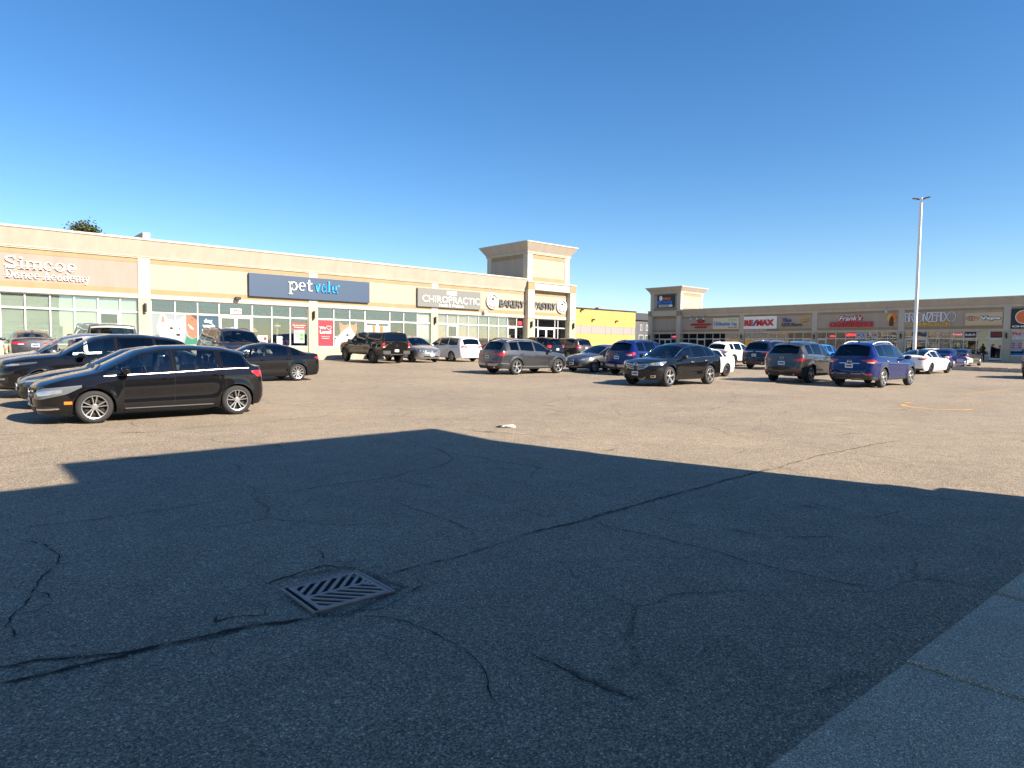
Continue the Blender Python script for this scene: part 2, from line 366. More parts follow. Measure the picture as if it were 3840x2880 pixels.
for k in range(34):                     # oil drips where cars park
    px_, py_ = rs_.uniform(2, 46), rs_.choice((15.8, 18.5, 21.6, 24.3, 13.6, 11, 35, 8)) + rs_.uniform(-1.6, 1.6); a_ = rs_.uniform(0, 3.1); l_ = rs_.uniform(.10, .45)
    soft_band(B1, [(px_ - l_ * math.cos(a_), py_ - l_ * math.sin(a_)), (px_, py_), (px_ + l_ * math.cos(a_ + .3), py_ + l_ * math.sin(a_ + .3))], rs_.uniform(.15, .5), rows=5)
tag(build_bands('ground_stains', B1, worn('dark_grime', (.035, .032, .029), .40, 16, .20, amax=.55)), kind='structure')
B2 = []
for f, p, w in ((r5, [(1635, 128), (1650, 138), (1700, 146), (1800, 153), (1900, 155), (1955, 150)], .28), (r5, [(1635, 128), (1700, 122)], .30), (r5, [(1880, 92), (2000, 78), (2150, 60)], .14),
                (r5, [(1880, 120), (2100, 122)], .14), (r5, [(1165, 104), (1235, 100)], .16), (r5, [(175, 141), (228, 137)], .14), (r5, [(1020, 239), (1055, 234)], .12), (r5, [(-40, 335), (60, 358), (200, 380)], .08),
                (r6, [(15, 128), (98, 125)], .10), (r6, [(118, 213), (158, 210)], .09), (r6, [(1450, 68), (1550, 90)], .04), (r6, [(1320, 47), (1400, 41)], .14),
                (r6, [(1925, 172), (1968, 177)], .10), (r6, [(1700, 192), (1850, 180)], .07), (r6, [(1490, 55), (1590, 35)], .07), (r5, [(800, 186), (1010, 176)], .07)):
    soft_band(B2, [f(*q) for q in p], w * 1.6, rows=5)
tag(build_bands('yellow_markings', B2, worn('worn_yellow_paint', (.62, .38, .12), .30, 30, .14, amax=.85), .002), kind='structure')
B3 = []; soft_band(B3, [r5(*q) for q in [(1930, 462), (2030, 474), (2250, 500)]], .10, rows=5)
tag(build_bands('white_marking', B3, worn('worn_white_paint', (.45, .43, .38), .36, 26, .10), .002), kind='structure')

# catch basin grate: bars in two slanted fields inside a square frame
def grate():
    x0, x1, y0, y1 = 1.765, 2.355, 3.89, 4.44; cx, cy = (x0 + x1) / 2, (y0 + y1) / 2; z = gz(cx, cy)
    rootg = empty('catch_basin_grate', (cx, cy, z), 0, 'square cast iron storm drain grate with herringbone slots in the shaded asphalt', 'drain grate')
    hw, hh = (x1 - x0) / 2, (y1 - y0) / 2; m_iron = mat('cast_iron', (.36, .29, .25), .6, metal=.15, var=.2, scale=12, bump=.4, bscale=150)
    f = MB()
    for a in (f.box(-hw, hw, -hh, -hh + .014, -.06, .014), f.box(-hw, hw, hh - .014, hh, -.06, .014), f.box(-hw, -hw + .014, -hh + .014, hh - .014, -.06, .014), f.box(hw - .014, hw, -hh + .014, hh - .014, -.06, .014)): pass
    f.build('frame', m_iron, rootg)
    p = MB(); p.box(-hw + .014, hw - .014, -hh + .014, hh - .014, -.05, .0035)
    p.build('pit', mat('pit_dark', (.004, .004, .005), 1), rootg)
    # the cover: a plate with slots cut out (bmesh polygon clipping is replaced by bars between slots)
    c = MB(); w0, w1, h0, h1 = -hw + .045, hw - .022, -hh + .022, hh - .022
    T0, T1 = .0045, .0125
    def clip(poly, a, b, c_):                            # keep a*x+b*y<=c_
        out = []
        for i in range(len(poly)):
            p_, q_ = poly[i], poly[(i + 1) % len(poly)]; dp, dq = a * p_[0] + b * p_[1] - c_, a * q_[0] + b * q_[1] - c_
            if dp <= 0: out.append(p_)
            if dp * dq < 0: t = dp / (dp - dq); out.append((p_[0] + (q_[0] - p_[0]) * t, p_[1] + (q_[1] - p_[1]) * t))
        return out
    def bar(poly): 
        if len(poly) > 2: c.prism([(x, y, T0) for x, y in poly], [(x, y, T1) for x, y in poly])
    rim = .03
    for q in ((w0, w1, h0, h0 + rim), (w0, w1, h1 - rim, h1), (w0, w0 + rim, h0 + rim, h1 - rim), (w1 - rim, w1, h0 + rim, h1 - rim)):
        bar([(q[0], q[2]), (q[1], q[2]), (q[1], q[3]), (q[0], q[3])])
    a0, a1, b0, b1 = w0 + rim, w1 - rim, h0 + rim, h1 - rim; ym = (b0 + b1) / 2
    bar([(a0, ym - .016), (a1, ym - .016), (a1, ym + .016), (a0, ym + .016)])
    for half, sgn in ((0, 1), (1, -1)):
        base = [(a0, ym + .016), (a1, ym + .016), (a1, b1), (a0, b1)] if half == 0 else [(a0, b0), (a1, b0), (a1, ym - .016), (a0, ym - .016)]
        nx, ny = math.cos(R(42)), -sgn * math.sin(R(42)) * -1
        nx, ny = math.sin(R(48)), sgn * math.cos(R(48)) * -1
        for k in range(-12, 13):
            lo, hi = k * .062, k * .062 + .026
            pl = clip(clip(base, nx, ny, hi), -nx, -ny, -lo); bar(pl)
    c.build('cover', m_iron, rootg, merge=0)
grate()

# loose grit and crumbs of stone lying in the cracks and along the kerb
gm_ = MB(); rg = random.Random(11)
def pebble(x_, y_, r_):
    z_ = gz(x_, y_) + r_ * .3; q_ = [(x_ + r_ * rg.uniform(.7, 1.3) * math.cos(a), y_ + r_ * rg.uniform(.7, 1.3) * math.sin(a)) for a in (0, 1.25, 2.5, 3.8, 5.0)]
    gm_.prism([(a, b, z_ - r_ * .6) for a, b in q_], [(x_ + (a - x_) * .6, y_ + (b - y_) * .6, z_ + r_ * .5) for a, b in q_])
for k in range(420):
    t_ = rg.random()
    if t_ < .45: x_ = rg.uniform(1.5, 9); pebble(x_, 1.30 - .034 * x_ + abs(rg.gauss(0, .12)), rg.uniform(.004, .011))
    elif t_ < .75:
        f_, w_, p_ = CR[rg.choice((0, 1, 2, 3, 21, 22))]; i_ = rg.randrange(len(p_) - 1); u_ = rg.random(); q_ = f_(p_[i_][0] + (p_[i_ + 1][0] - p_[i_][0]) * u_, p_[i_][1] + (p_[i_ + 1][1] - p_[i_][1]) * u_); pebble(q_[0] + rg.gauss(0, .03), q_[1] + rg.gauss(0, .03), rg.uniform(.004, .010))
    else: pebble(rg.uniform(.3, 8), rg.uniform(1.8, 9), rg.uniform(.003, .008))
tag(gm_.build('grit', mat('grit_stone', (.42, .36, .27), .9, var=.4, scale=40), merge=0), kind='stuff')

# litter: a flattened drink carton on the lot
lx, ly, lz = gp(1908, 1604)
lt = empty('flattened_carton', (lx, ly, lz), R(-41), 'small crushed white carton lying alone on the sunlit asphalt', 'litter')
l = MB(); l.prism([(-.13, -.04, .01), (.10, -.05, .01), (.14, .0, .01), (.10, .05, .01), (-.11, .04, .01)], [(-.12, -.03, .045), (.08, -.04, .06), (.13, .0, .04), (.09, .04, .065), (-.10, .03, .05)])
l.build('carton_body', mat('carton', (.78, .77, .72), .6, bump=.4, bscale=15), lt, bevel=.006)
l = MB(); l.box(-.08, -.02, -.062, -.052, .03, .05); l.box(.0, .05, -.068, -.060, .035, .05); l.build('carton_print', flat('print_grey', (.2, .22, .25)), lt)
l = MB(); l.prism([(-.26, .0, .003), (-.16, -.03, .003), (-.15, .04, .003)], [(-.26, .0, .02), (-.16, -.02, .05), (-.15, .03, .05)]); l.build('carton_flap', M_dark, lt)

# ------------------------------------------------------------------ cars
def lin(pts, x):
    if x <= pts[0][0]: return pts[0][1]
    for (a, b), (c, d) in zip(pts, pts[1:]):
        if x <= c: return b + (d - b) * (x - a) / (c - a) if c > a else d
    return pts[-1][1]
def smo(pts, x, s):
    return sum(lin(pts, x + s * k) * w for k, w in ((-1, 1), (-.66, 2), (-.33, 3), (0, 3), (.33, 3), (.66, 2), (1, 1))) / 15
MT = [(0, .90), (.06, .945), (.2, .972), (.45, .992), (.62, 1.0), (.80, .998), (.84, .988), (1, .945)]
TU = [.0, .07, .10, .3, .5, .7, .86, .92, 1.0]
FT = [.95, .90, .7, .5, .3, .15, 0]

def paint(name, col, metal=.0, rough=.35):
    m = mat('paint_' + name, col, rough, metal=metal, coat=1, coat_r=.02, spec=.5 if metal > .25 else .0)
    return m
M_tyre = mat('tyre_rubber', (.022, .022, .023), .85, bump=.3, bscale=60)
M_alloy = mat('alloy', (.50, .50, .50), .32, metal=.9)
M_alloyd = mat('alloy_dark', (.05, .05, .055), .35, metal=.7)
M_brake = mat('brake_dark', (.010, .009, .009), .7)
M_gap = mat('panel_gap', (.003, .003, .003), .9)
M_clad = mat('grey_cladding', (.035, .036, .038), .6)
M_gclear = glass('car_glass', (.72, .80, .78), .05)
M_gdark = glass('privacy_glass', (.05, .053, .056), .015)
M_seat = mat('seat_fabric', (.06, .058, .055), .9)
M_beige = mat('seat_beige', (.32, .28, .22), .8)
M_head = mat('headlamp', (.16, .175, .19), .15, metal=.3, coat=1)
M_headl = mat('headlamp_reflector', (.50, .52, .55), .18, metal=.6, coat=1)
M_headd = mat('headlamp_dark', (.05, .055, .06), .15, coat=1)
M_tail = mat('tail_lamp', (.42, .010, .014), .18, coat=1)
M_tailw = mat('tail_lamp_clear', (.62, .50, .48), .15, coat=1)
M_plate = mat('plate_white', (.62, .64, .66), .4)
M_platei = mat('plate_blue', (.05, .09, .25), .5)
M_amber = mat('amber_reflector', (.85, .20, .02), .3, coat=1)
M_sil = mat('satin_silver', (.38, .39, .41), .32, metal=.8)

def wheel_meshes(Rw, style, key, _c={}):
    k = (Rw, style, key)
    if k in _c: return _c[k]
    w = .215 if Rw < .37 else .26; ri = Rw * (.70 if style not in ('steel', 'truck') else .62)
    t = MB(); t.lathe([(ri - .012, w / 2 - .01), (ri + .004, w / 2 - .002), (ri + .03, w / 2 + .006), (Rw - .05, w / 2 + .004), (Rw - .016, w / 2 - .018), (Rw - .003, w / 2 - .045), (Rw, w / 2 - .07), (Rw, -w / 2 + .07), (Rw - .003, -w / 2 + .045), (Rw - .02, -w / 2 + .01), (ri, -w / 2)], 48)
    to = t.build('tyre', M_tyre, smooth=40)
    mr = {'silver': M_alloy, 'dark': M_alloyd, 'two': M_alloy}[key]
    r = MB()
    r.mi = 0; r.lathe([(ri + .004, w / 2 - .004), (ri - .004, w / 2 + .004), (ri - .016, w / 2), (ri - .022, w / 2 - .03), (ri - .03, -w / 2)], 48)
    r.mi = 1; r.lathe([(ri - .02, w / 2 - .10), (.02, w / 2 - .10), (.0, w / 2 - .10)], 32); r.lathe([(ri * .72, w / 2 - .085), (ri * .72, w / 2 - .075), (.1, w / 2 - .075)], 32)
    r.mi = 0
    def spoke(a, w0, w1, r0=.05, r1=None, tw=0, dep=0):
        r1 = r1 or ri - .010; ca, sa = math.cos(a), math.sin(a); ca2, sa2 = math.cos(a + tw), math.sin(a + tw)
        def P(rr, off, c_, s_, y): return (rr * c_ - off * s_, y, rr * s_ + off * c_)
        yo0, yo1, yi = w / 2 - .022, w / 2 - .002 - dep, .04
        r.hexa([P(r0, -w0, ca, sa, yo0 - yi), P(r0, w0, ca, sa, yo0 - yi), P(r1, w1, ca2, sa2, yo1 - yi), P(r1, -w1, ca2, sa2, yo1 - yi),
                P(r0, -w0 * .8, ca, sa, yo0), P(r0, w0 * .8, ca, sa, yo0), P(r1, w1 * .8, ca2, sa2, yo1), P(r1, -w1 * .8, ca2, sa2, yo1)])
    if style == 'ten':
        for i in range(5):
            for q in (-.20, .20): spoke(2 * math.pi * i / 5 + math.pi / 2 + q, .011, .010, r0=.055)
        if key == 'two': r.mi = 2
        for i in range(10): spoke(2 * math.pi * i / 10 + math.pi / 2 + .31, .010, .008, dep=.04, r1=ri * .95)
        r.mi = 0
    elif style == 'five':
        for i in range(5): spoke(2 * math.pi * i / 5 + math.pi / 2, .034, .046)
    elif style == 'star':
        for i in range(5):
            spoke(2 * math.pi * i / 5 + math.pi / 2, .035, .016, tw=.18); spoke(2 * math.pi * i / 5 + math.pi / 2, .035, .016, tw=-.18)
    elif style == 'twist':
        for i in range(5): spoke(2 * math.pi * i / 5, .030, .055, tw=.30)
    elif style == 'multi':
        for i in range(10): spoke(2 * math.pi * i / 10, .017, .022, r1=ri - .02)
    elif style == 'truck':
        for i in range(8): spoke(2 * math.pi * i / 8, .03, .04)
    elif style == 'steel':
        r.lathe([(ri - .02, w / 2 - .06), (ri * .75, w / 2 - .03), (ri * .4, w / 2 - .02), (.0, w / 2 - .03)], 32)
        r.mi = 1
        for i in range(12):
            a = 2 * math.pi * i / 12; c = (ri * .72 * math.cos(a), w / 2 - .026, ri * .72 * math.sin(a)); r.lathe([(.018, 0), (.018, .003), (0, .003)], 8, c=c)
        r.mi = 0
    r.lathe([(.062, w / 2 - .05), (.062, w / 2 - .018), (.05, w / 2 - .010), (.0, w / 2 - .008)], 20)
    ro = r.build('rim', [mr, M_brake, M_alloyd], smooth=30)
    _c[k] = (to.data, ro.data); bpy.data.objects.remove(to); bpy.data.objects.remove(ro)
    return _c[k]

class Car:
    def __init__(s, sp):
        s.sp = sp; L, Wd = sp['L'], sp['W']; s.L, s.hw = L, Wd / 2
        s.z0 = sp.get('z0', .24); s.fo, s.wb, s.R = sp['fo'], sp['wb'], sp['R']; s.Ra = s.R + sp.get('gap', .045)
        s.af, s.nf = sp.get('af', .75), sp.get('nf', 2.5); s.ar, s.nr = sp.get('ar', .38), sp.get('nr', 3.0)
        s.fz = sp.get('fz', [(.2, .09), (.32, .02), (.45, 0), (.60, .01), (.75, .06), (.95, .16)])
        s.rz = sp.get('rz', [(.2, .10), (.35, .02), (.50, 0), (.70, .02), (.95, .06), (1.2, .10)])
        # plan curve by arc length
        s.pl = []; N = 60
        xs = [s.af * (1 - math.cos(math.pi / 2 * i / N)) for i in range(N + 1)] + [s.af + (L - s.af - s.ar) * i / 60 for i in range(1, 61)] + [L - s.ar + s.ar * math.sin(math.pi / 2 * i / N) for i in range(1, N + 1)]
        acc = 0; prev = None
        for x in xs:
            p = (x, s.Yl(x))
            if prev: acc += math.hypot(p[0] - prev[0], p[1] - prev[1])
            s.pl.append((acc, p[0], p[1])); prev = p
        s.smax = acc
    def Yl(s, x):
        k = 1
        if x < s.af: k = max(0, 1 - ((s.af - x) / s.af) ** s.nf) ** (1 / s.nf)
        if x > s.L - s.ar: k = max(0, 1 - ((x - s.L + s.ar) / s.ar) ** s.nr) ** (1 / s.nr)
        mid = 1 - .05 * (max(0, (1.6 - x) / 1.6) ** 2) - .05 * (max(0, (x - s.L + 1.6) / 1.6) ** 2)
        return s.hw * k * mid
    def zs(s, x): return smo(s.sp['belt'], x, .15)
    def zt(s, x): return max(smo(s.sp['top'], x, s.sp.get('rs', .07)), s.zs(x) + .012)
    def ze(s, x):
        h = s.zt(x) - s.zs(x); return s.zs(x) + h - min(.55 * h, s.sp.get('crown', .075))
    def wt(s, x): return min(smo(s.sp['wt'], x, .12), s.Yl(x) * .945 * .985)
    def warp(s, x, z):
        return x + lin(s.fz, z) * max(0, 1 - x / 1.1) ** 2 - lin(s.rz, z) * max(0, 1 - (s.L - x) / .9) ** 2
    def zb(s, x):
        z = s.z0 + s.sp.get('rise', .05) * max(0, (x - s.L + .7) / .7) + .03 * max(0, (.6 - x) / .6)
        for c in (s.fo, s.fo + s.wb):
            if abs(x - c) <= s.Ra: z = max(z, s.R + math.sqrt(max(0, s.Ra ** 2 - (x - c) ** 2)))
        return z
    def low(s, x, z, y=None):
        zs = s.zs(x); t = max(0, min(1, (z - s.z0) / (zs - s.z0))); yl = s.Yl(x) if y is None else y
        m = lin(MT, t); fl = 0
        for c in (s.fo, s.fo + s.wb):
            d = math.hypot(x - c, z - s.R) - s.Ra; fl += s.sp.get('flare', .022) * math.exp(-(max(0, d) / .075) ** 2) * (1 if t < .9 else .4)
        fl -= s.sp.get('scoop', .020) * math.exp(-((t - .40) / .16) ** 2) * (1 if s.fo + .5 < x < s.fo + s.wb - .4 else .0)
        k = min(1, yl / (s.hw * .8))
        return Vector((s.warp(x, z), yl * m + fl * k ** 3, z))
    def upp(s, x, t):
        zs, ze, yb, w = s.zs(x), s.ze(x), s.Yl(x) * MT[-1][1], s.wt(x)
        xx = x + lin(s.sp.get('shear', [(0, 0)]), x) * t * (ze - zs)
        return Vector((s.warp(xx, zs), yb + (w - yb) * t + .16 * t * (1 - t) * (ze - zs), zs + (ze - zs) * t))
    def top(s, x, f):
        ze, zt, w = s.ze(x), s.zt(x), s.wt(x); xx = x + lin(s.sp.get('shear', [(0, 0)]), x) * (ze - s.zs(x))
        return Vector((s.warp(xx, s.zs(x)), w * f, ze + (zt - ze) * (1 - f ** 2.4)))
    # plan-arc sampler for lamps, grilles, plates and trims
    def at(s, a):
        a = max(0, min(s.smax, a))
        for (p, q) in zip(s.pl, s.pl[1:]):
            if a <= q[0]: t = (a - p[0]) / (q[0] - p[0] + 1e-9); return p[1] + (q[1] - p[1]) * t, p[2] + (q[2] - p[2]) * t
        return s.pl[-1][1:]
    def arc(s, k, v):
        if k == 'F': 
            for a, x, y in s.pl:
                if y >= v: return a
        if k == 'R':
            for a, x, y in reversed(s.pl):
                if y >= v: return a
        if k == 'S':
            for a, x, y in s.pl:
                if x >= v: return a
        return 0
    def pt(s, a, z, sgn=1, off=0):
        def q(a_, z_):
            m = 1
            if a_ < 0: a_, m = -a_, -1
            if a_ > s.smax: a_, m = 2 * s.smax - a_, -1
            x, y = s.at(a_); p = s.low(x, z_, y); p.y *= m; return p
        p = q(a, z); n = (q(a + .01, z) - q(a - .01, z)).cross(q(a, z + .01) - q(a, z - .01))
        n = -n.normalized() if n.length > 1e-9 else Vector((1, 0, 0))
        c = Vector((s.L / 2, 0, z)); 
        if n.dot(p - c) < 0: n = -n
        p = p + n * off; p.y *= sgn; return s.loc(p)
    def loc(s, p): return Vector((s.fo + s.wb / 2 - p[0], p[1], p[2]))   # nose towards +X, origin midway between the axles

def car(name, label, cat, sp, x, y, heading, group='cars parked in the lot', z=None):
    c = Car(sp); L = c.L; body_m = sp['paint']
    th = R(heading)
    root = empty(name, (x, y, gz(x, y)), 0, label, cat, group)
    # follow the slope of the lot
    nrm = Vector(((gz(x - 1, y) - gz(x + 1, y)) / 2, (gz(x, y - 1) - gz(x, y + 1)) / 2, 1)).normalized(); fx = Vector((math.cos(th), math.sin(th), 0)); fx = (fx - nrm * fx.dot(nrm)).normalized(); fy = nrm.cross(fx)
    root.rotation_euler = Matrix(((fx.x, fy.x, nrm.x), (fx.y, fy.y, nrm.y), (fx.z, fy.z, nrm.z))).to_euler()
    wins, doors = sp['win'], sp['door']; ws, rw = sp['ws'], sp['rw']
    st = {0.0, L}
    for i in range(1, 13): st.add(c.af * (1 - math.cos(math.pi / 2 * i / 12))); st.add(L - c.ar * (1 - math.cos(math.pi / 2 * i / 12)))
    q = c.af
    while q < L - c.ar: st.add(q); q += .085
    for w_ in (c.fo, c.fo + c.wb):
        for i in range(-16, 17): st.add(w_ + c.Ra * math.sin(math.pi / 2 * i / 16))
        st.add(w_ - c.Ra - .008); st.add(w_ + c.Ra + .008)
    key = set()
    for a, b in wins: key |= {a, b}
    for a in set(v for d in doors for v in d): key |= {a - .004, a + .004}
    for a in sp.get('seams', []): key |= {a - .004, a + .004}
    key |= set(ws) | set(rw)
    for w_ in (c.fo, c.fo + c.wb): key |= {w_ - c.Ra - .008, w_ + c.Ra + .008, w_ - c.Ra, w_ + c.Ra}
    xs = sorted(key)
    for v in sorted(st):
        if all(abs(v - u) > .012 for u in key): xs.append(v)
    xs = sorted(set(round(v, 4) for v in xs)); xs[0], xs[-1] = 0.0, L
    NL = 15; rows = []; meta = [('L', (i + .5) / NL) for i in range(NL)] + [('U', (a + b) / 2) for a, b in zip(TU, TU[1:])] + [('T', (a + b) / 2) for a, b in zip([1.0] + FT, FT)]
    for x_ in xs:
        r = []; zs, zb = c.zs(x_), c.zb(x_); zk = c.z0 + .86 * (zs - c.z0)
        zb = min(zb, zk - .01)
        for i in range(NL + 1):
            zn = c.z0 + (zs - c.z0) * i / NL
            z_ = zb + (zn - c.z0) * (zk - zb) / (zk - c.z0) if zn < zk else zn
            r.append(c.low(x_, z_))
        r += [c.upp(x_, t) for t in TU[1:]] + [c.top(x_, f) for f in FT]
        rows.append([c.loc(p) for p in r])
    parts = {}
    def P(k):
        if k not in parts: parts[k] = MB()
        return parts[k]
    clad = sp.get('clad', 0)
    for i in range(len(xs) - 1):
        xm = (xs[i] + xs[i + 1]) / 2; hgt = c.ze(xm) - c.zs(xm)
        gap = any(abs(xm - a) < .004 for d in doors for a in d) or any(abs(xm - a) < .004 for a in sp.get('seams', []))
        dr = next((k for k, d in enumerate(doors) if d[0] < xm < d[1]), None)
        for j, (rg, t) in enumerate(meta):
            wk = next((k for k, w_ in enumerate(wins) if w_[0] < xm < w_[1]), None) if rg == 'U' and .08 < t < .92 and hgt > .03 else None
            for sgn in (1, -1):
                q = [rows[i][j], rows[i][j + 1], rows[i + 1][j + 1], rows[i + 1][j]]
                q = [Vector((p.x, p.y * sgn, p.z)) for p in q]
                if (q[0] - q[2]).length < 1e-6: continue
                mi = 0
                if wk is not None: k = ('win', sgn, wk)
                elif rg == 'T' and t < .94 and ws[0] < xm < ws[1]: k = ('ws', 0, 0)
                elif rg == 'T' and t < .94 and rw[0] < xm < rw[1]: k = ('rw', 0, 0)
                elif dr is not None and rg in 'LU' and not gap: k = ('door', sgn, dr)
                else: k = ('body', 0, 0)
                if gap and rg in 'LU' and k[0] == 'body': mi = 1
                if k[0] in ('body', 'door') and rg == 'L' and t < clad and not mi: mi = 2
                if sp.get('pillar') and k[0] in ('body', 'door') and rg == 'U' and wins[0][0] - .1 < xm < wins[-1][1] + .02 and t < .96 and hgt > .15 and mi == 0: mi = 3
                if sp.get('roofm') and rg == 'T' and ws[1] < xm < rw[0] and t < .9: mi = 4
                m = P(k); m.mi = mi; m.add(q, [(0, 1, 2, 3)])
    MM = [body_m, M_gap, sp.get('cladm', M_clad), sp.get('pillar') or M_black, sp.get('roofm') or M_black]
    ob = {}
    order = {'body': 0, 'door': 1, 'ws': 2, 'rw': 2, 'win': 3}
    for k in sorted(parts, key=lambda q: order[q[0]]):
        if k[0] == 'body': ob[k] = parts[k].build('body', MM, root, smooth=38)
        elif k[0] == 'door': ob[k] = parts[k].build('door', MM, root, smooth=38)
        elif k[0] == 'ws': parts[k].build('windshield', M_gclear, root, smooth=60)
        elif k[0] == 'rw': parts[k].build('rear_window', M_gdark if sp.get('dark') else M_gclear, root, smooth=60)
        else:
            w_ = wins[k[2]]; mid = (w_[0] + w_[1]) / 2; d = next((q for q, dd in enumerate(doors) if dd[0] < mid < dd[1]), None)
            par = ob.get(('door', k[1], d), root)
            gm = M_gdark if (sp.get('dark') and k[2] > 0) else M_gclear
            parts[k].build('side_window', gm, par, smooth=60)
    # underbody, wheel wells and cabin
    u = MB(); cxm = c.fo + c.wb / 2; iw = c.hw - .27
    def lb(mb, a, b, y0, y1, z0_, z1_): mb.box(cxm - b, cxm - a, y0, y1, z0_, z1_)
    lb(u, .30, L - .25, -iw, iw, c.z0 + .02, .50); lb(u, c.fo + c.Ra + .03, c.fo + c.wb - c.Ra - .03, -c.hw + .10, c.hw - .10, c.z0 + .01, c.z0 + .10)
    lb(u, .22, L - .18, -c.hw * .7, c.hw * .7, c.z0 + .035, c.z0 + .20)
    for w_ in (c.fo, c.fo + c.wb):
        for sg in (1, -1):
            pr = [(w_ + c.Ra * math.cos(math.pi * k / 14) * 1.0, c.R + c.Ra * math.sin(math.pi * k / 14)) for k in range(15)]
            pr = [(w_ + c.Ra, c.z0)] + pr + [(w_ - c.Ra, c.z0)]
            u.grid([[(cxm - a, sg * yy, b) for a, b in pr] for yy in (iw - .02, c.hw * .93)])
    u.build('underbody', M_black, root)
    cab = MB(); s0, s1 = ws[0] + .35, min(rw[0] + .1, L - .5)
    zc = c.zs(cxm)
    cab.mi = 1; lb(cab, ws[0] + .05, ws[0] + .55, -c.hw * .8, c.hw * .8, .55, zc - .02)
    fs = c.fo + .5 * c.wb + .05; seats = [fs, fs + .85] + ([fs + 1.65] if sp.get('rows', 2) == 3 else [])
    cab.mi = 0
    for k, sx in enumerate(seats):
        for yy in ((-.36, .36) if k == 0 else (-.42, 0, .42)):
            hw_ = .24 if k == 0 else .20
            cab.prism([(cxm - sx + .45, yy - hw_, .50), (cxm - sx - .08, yy - hw_, .50), (cxm - sx - .08, yy + hw_, .50), (cxm - sx + .45, yy + hw_, .50)],
                      [(cxm - sx + .45, yy - hw_, .66), (cxm - sx - .02, yy - hw_, .64), (cxm - sx - .02, yy + hw_, .64), (cxm - sx + .45, yy + hw_, .66)])
            cab.prism([(cxm - sx + .06, yy - hw_, .60), (cxm - sx - .10, yy - hw_, .60), (cxm - sx - .10, yy + hw_, .60), (cxm - sx + .06, yy + hw_, .60)],
                      [(cxm - sx - .12, yy - hw_ * .8, zc + .12), (cxm - sx - .22, yy - hw_ * .8, zc + .12), (cxm - sx - .22, yy + hw_ * .8, zc + .12), (cxm - sx - .12, yy + hw_ * .8, zc + .12)])
            cab.ellip((cxm - sx - .18, yy, zc + .22), (.05, .13, .09), 10, 6)
    cab.mi = 1; 
    rr = MB(); 
    cab.tube([(cxm - (fs - .42) + .03 * math.cos(a), .36 + .19 * math.sin(a), zc - .02 + .17 * math.cos(a)) for a in [2 * math.pi * k / 14 for k in range(15)]], .014, 6)
    cab.ellip((cxm - ws[1] + .02, 0, c.zt(ws[1]) - .13), (.02, .12, .035), 8, 6)
    cab.build('cabin_interior', [sp.get('seatm', M_seat), M_black], root, bevel=.0)
    # wheels
    td, rd = wheel_meshes(c.R, *sp['wheel'])
    for wx in (c.wb / 2, -c.wb / 2):
        for sg in (1, -1):
            e = empty('wheel', (wx, sg * (c.hw - .125 - sp.get('winset', 0)), c.R), 0 if sg == 1 else math.pi, parent=root)
            for nm, dd in (('tyre', td), ('rim', rd)):
                o = bpy.data.objects.new(nm, dd); COL.objects.link(o); o.parent = e
    # mirrors and handles
    mx = sp.get('mir', wins[0][0] + .32)
    for sg in (1, -1):
        mzz = c.zs(mx) + .07; m = MB(); bp = c.loc(c.low(mx, c.zs(mx)))
        m.ellip((bp.x + .02, sg * (c.hw + .085), mzz), (.085, .125, .078), 16, 10, .7)
        m.hexa([(bp.x - .02, sg * (c.hw - .06), mzz - .07), (bp.x + .07, sg * (c.hw - .06), mzz - .07), (bp.x + .05, sg * (c.hw + .05), mzz - .05), (bp.x, sg * (c.hw + .05), mzz - .05),
                (bp.x - .02, sg * (c.hw - .06), mzz - .035), (bp.x + .07, sg * (c.hw - .06), mzz - .035), (bp.x + .05, sg * (c.hw + .05), mzz - .02), (bp.x, sg * (c.hw + .05), mzz - .02)])
        mo = m.build('wing_mirror', sp.get('mirm', body_m), root, smooth=50)
        for k, d in enumerate(doors):
            hx = d[1] - .16; hz_ = c.zs(hx) - sp.get('hdrop', .13); a = c.arc('S', hx)
            h = MB(); p = c.pt(a, hz_, sg, .03); h.ellip(tuple(p), (.11, .016, .019), 12, 8, .8); 
            p2 = c.pt(a, hz_, sg, .004); h.ellip(tuple(p2), (.06, .006, .035), 12, 6)
            if ('door', sg, k) in ob: h.build('door_handle', sp.get('handm', body_m), ob[('door', sg, k)], smooth=50)
    # wrapped patches: lamps, grille, bumper blacks, plates
    def patch(nm, m, cols, both=True, off=.006, nz=5, skirt=.02, dense=10, parent=root):
        """cols: (kind,value,zlo,zhi) along the plan curve"""
        out = []
        A = [(c.arc(k, v) if v >= 0 else (-c.arc(k, -v) if k == 'F' else 2 * c.smax - c.arc(k, -v)), z0_, z1_) for k, v, z0_, z1_ in cols]
        F = []
        for (a, l0, h0), (b, l1, h1) in zip(A, A[1:]):
            for i in range(dense): t = i / dense; F.append((a + (b - a) * t, l0 + (l1 - l0) * t, h0 + (h1 - h0) * t))
        F.append(A[-1])
        for sg in ((1, -1) if both else (1,)):
            mb = MB(); rws = []
            for a, l_, h_ in F:
                col = [c.pt(a, l_, sg, -skirt)] + [c.pt(a, l_ + (h_ - l_) * j / (nz - 1), sg, off) for j in range(nz)] + [c.pt(a, h_, sg, -skirt)]
                rws.append(col)
            e0 = [c.pt(F[0][0], F[0][1] + (F[0][2] - F[0][1]) * max(0, min(1, (j - 1) / (nz - 1))), sg, -skirt) for j in range(nz + 2)]
            e1 = [c.pt(F[-1][0], F[-1][1] + (F[-1][2] - F[-1][1]) * max(0, min(1, (j - 1) / (nz - 1))), sg, -skirt) for j in range(nz + 2)]
            mb.grid([e0] + rws + [e1]); out.append(mb.build(nm, m, parent, smooth=45))
        return out
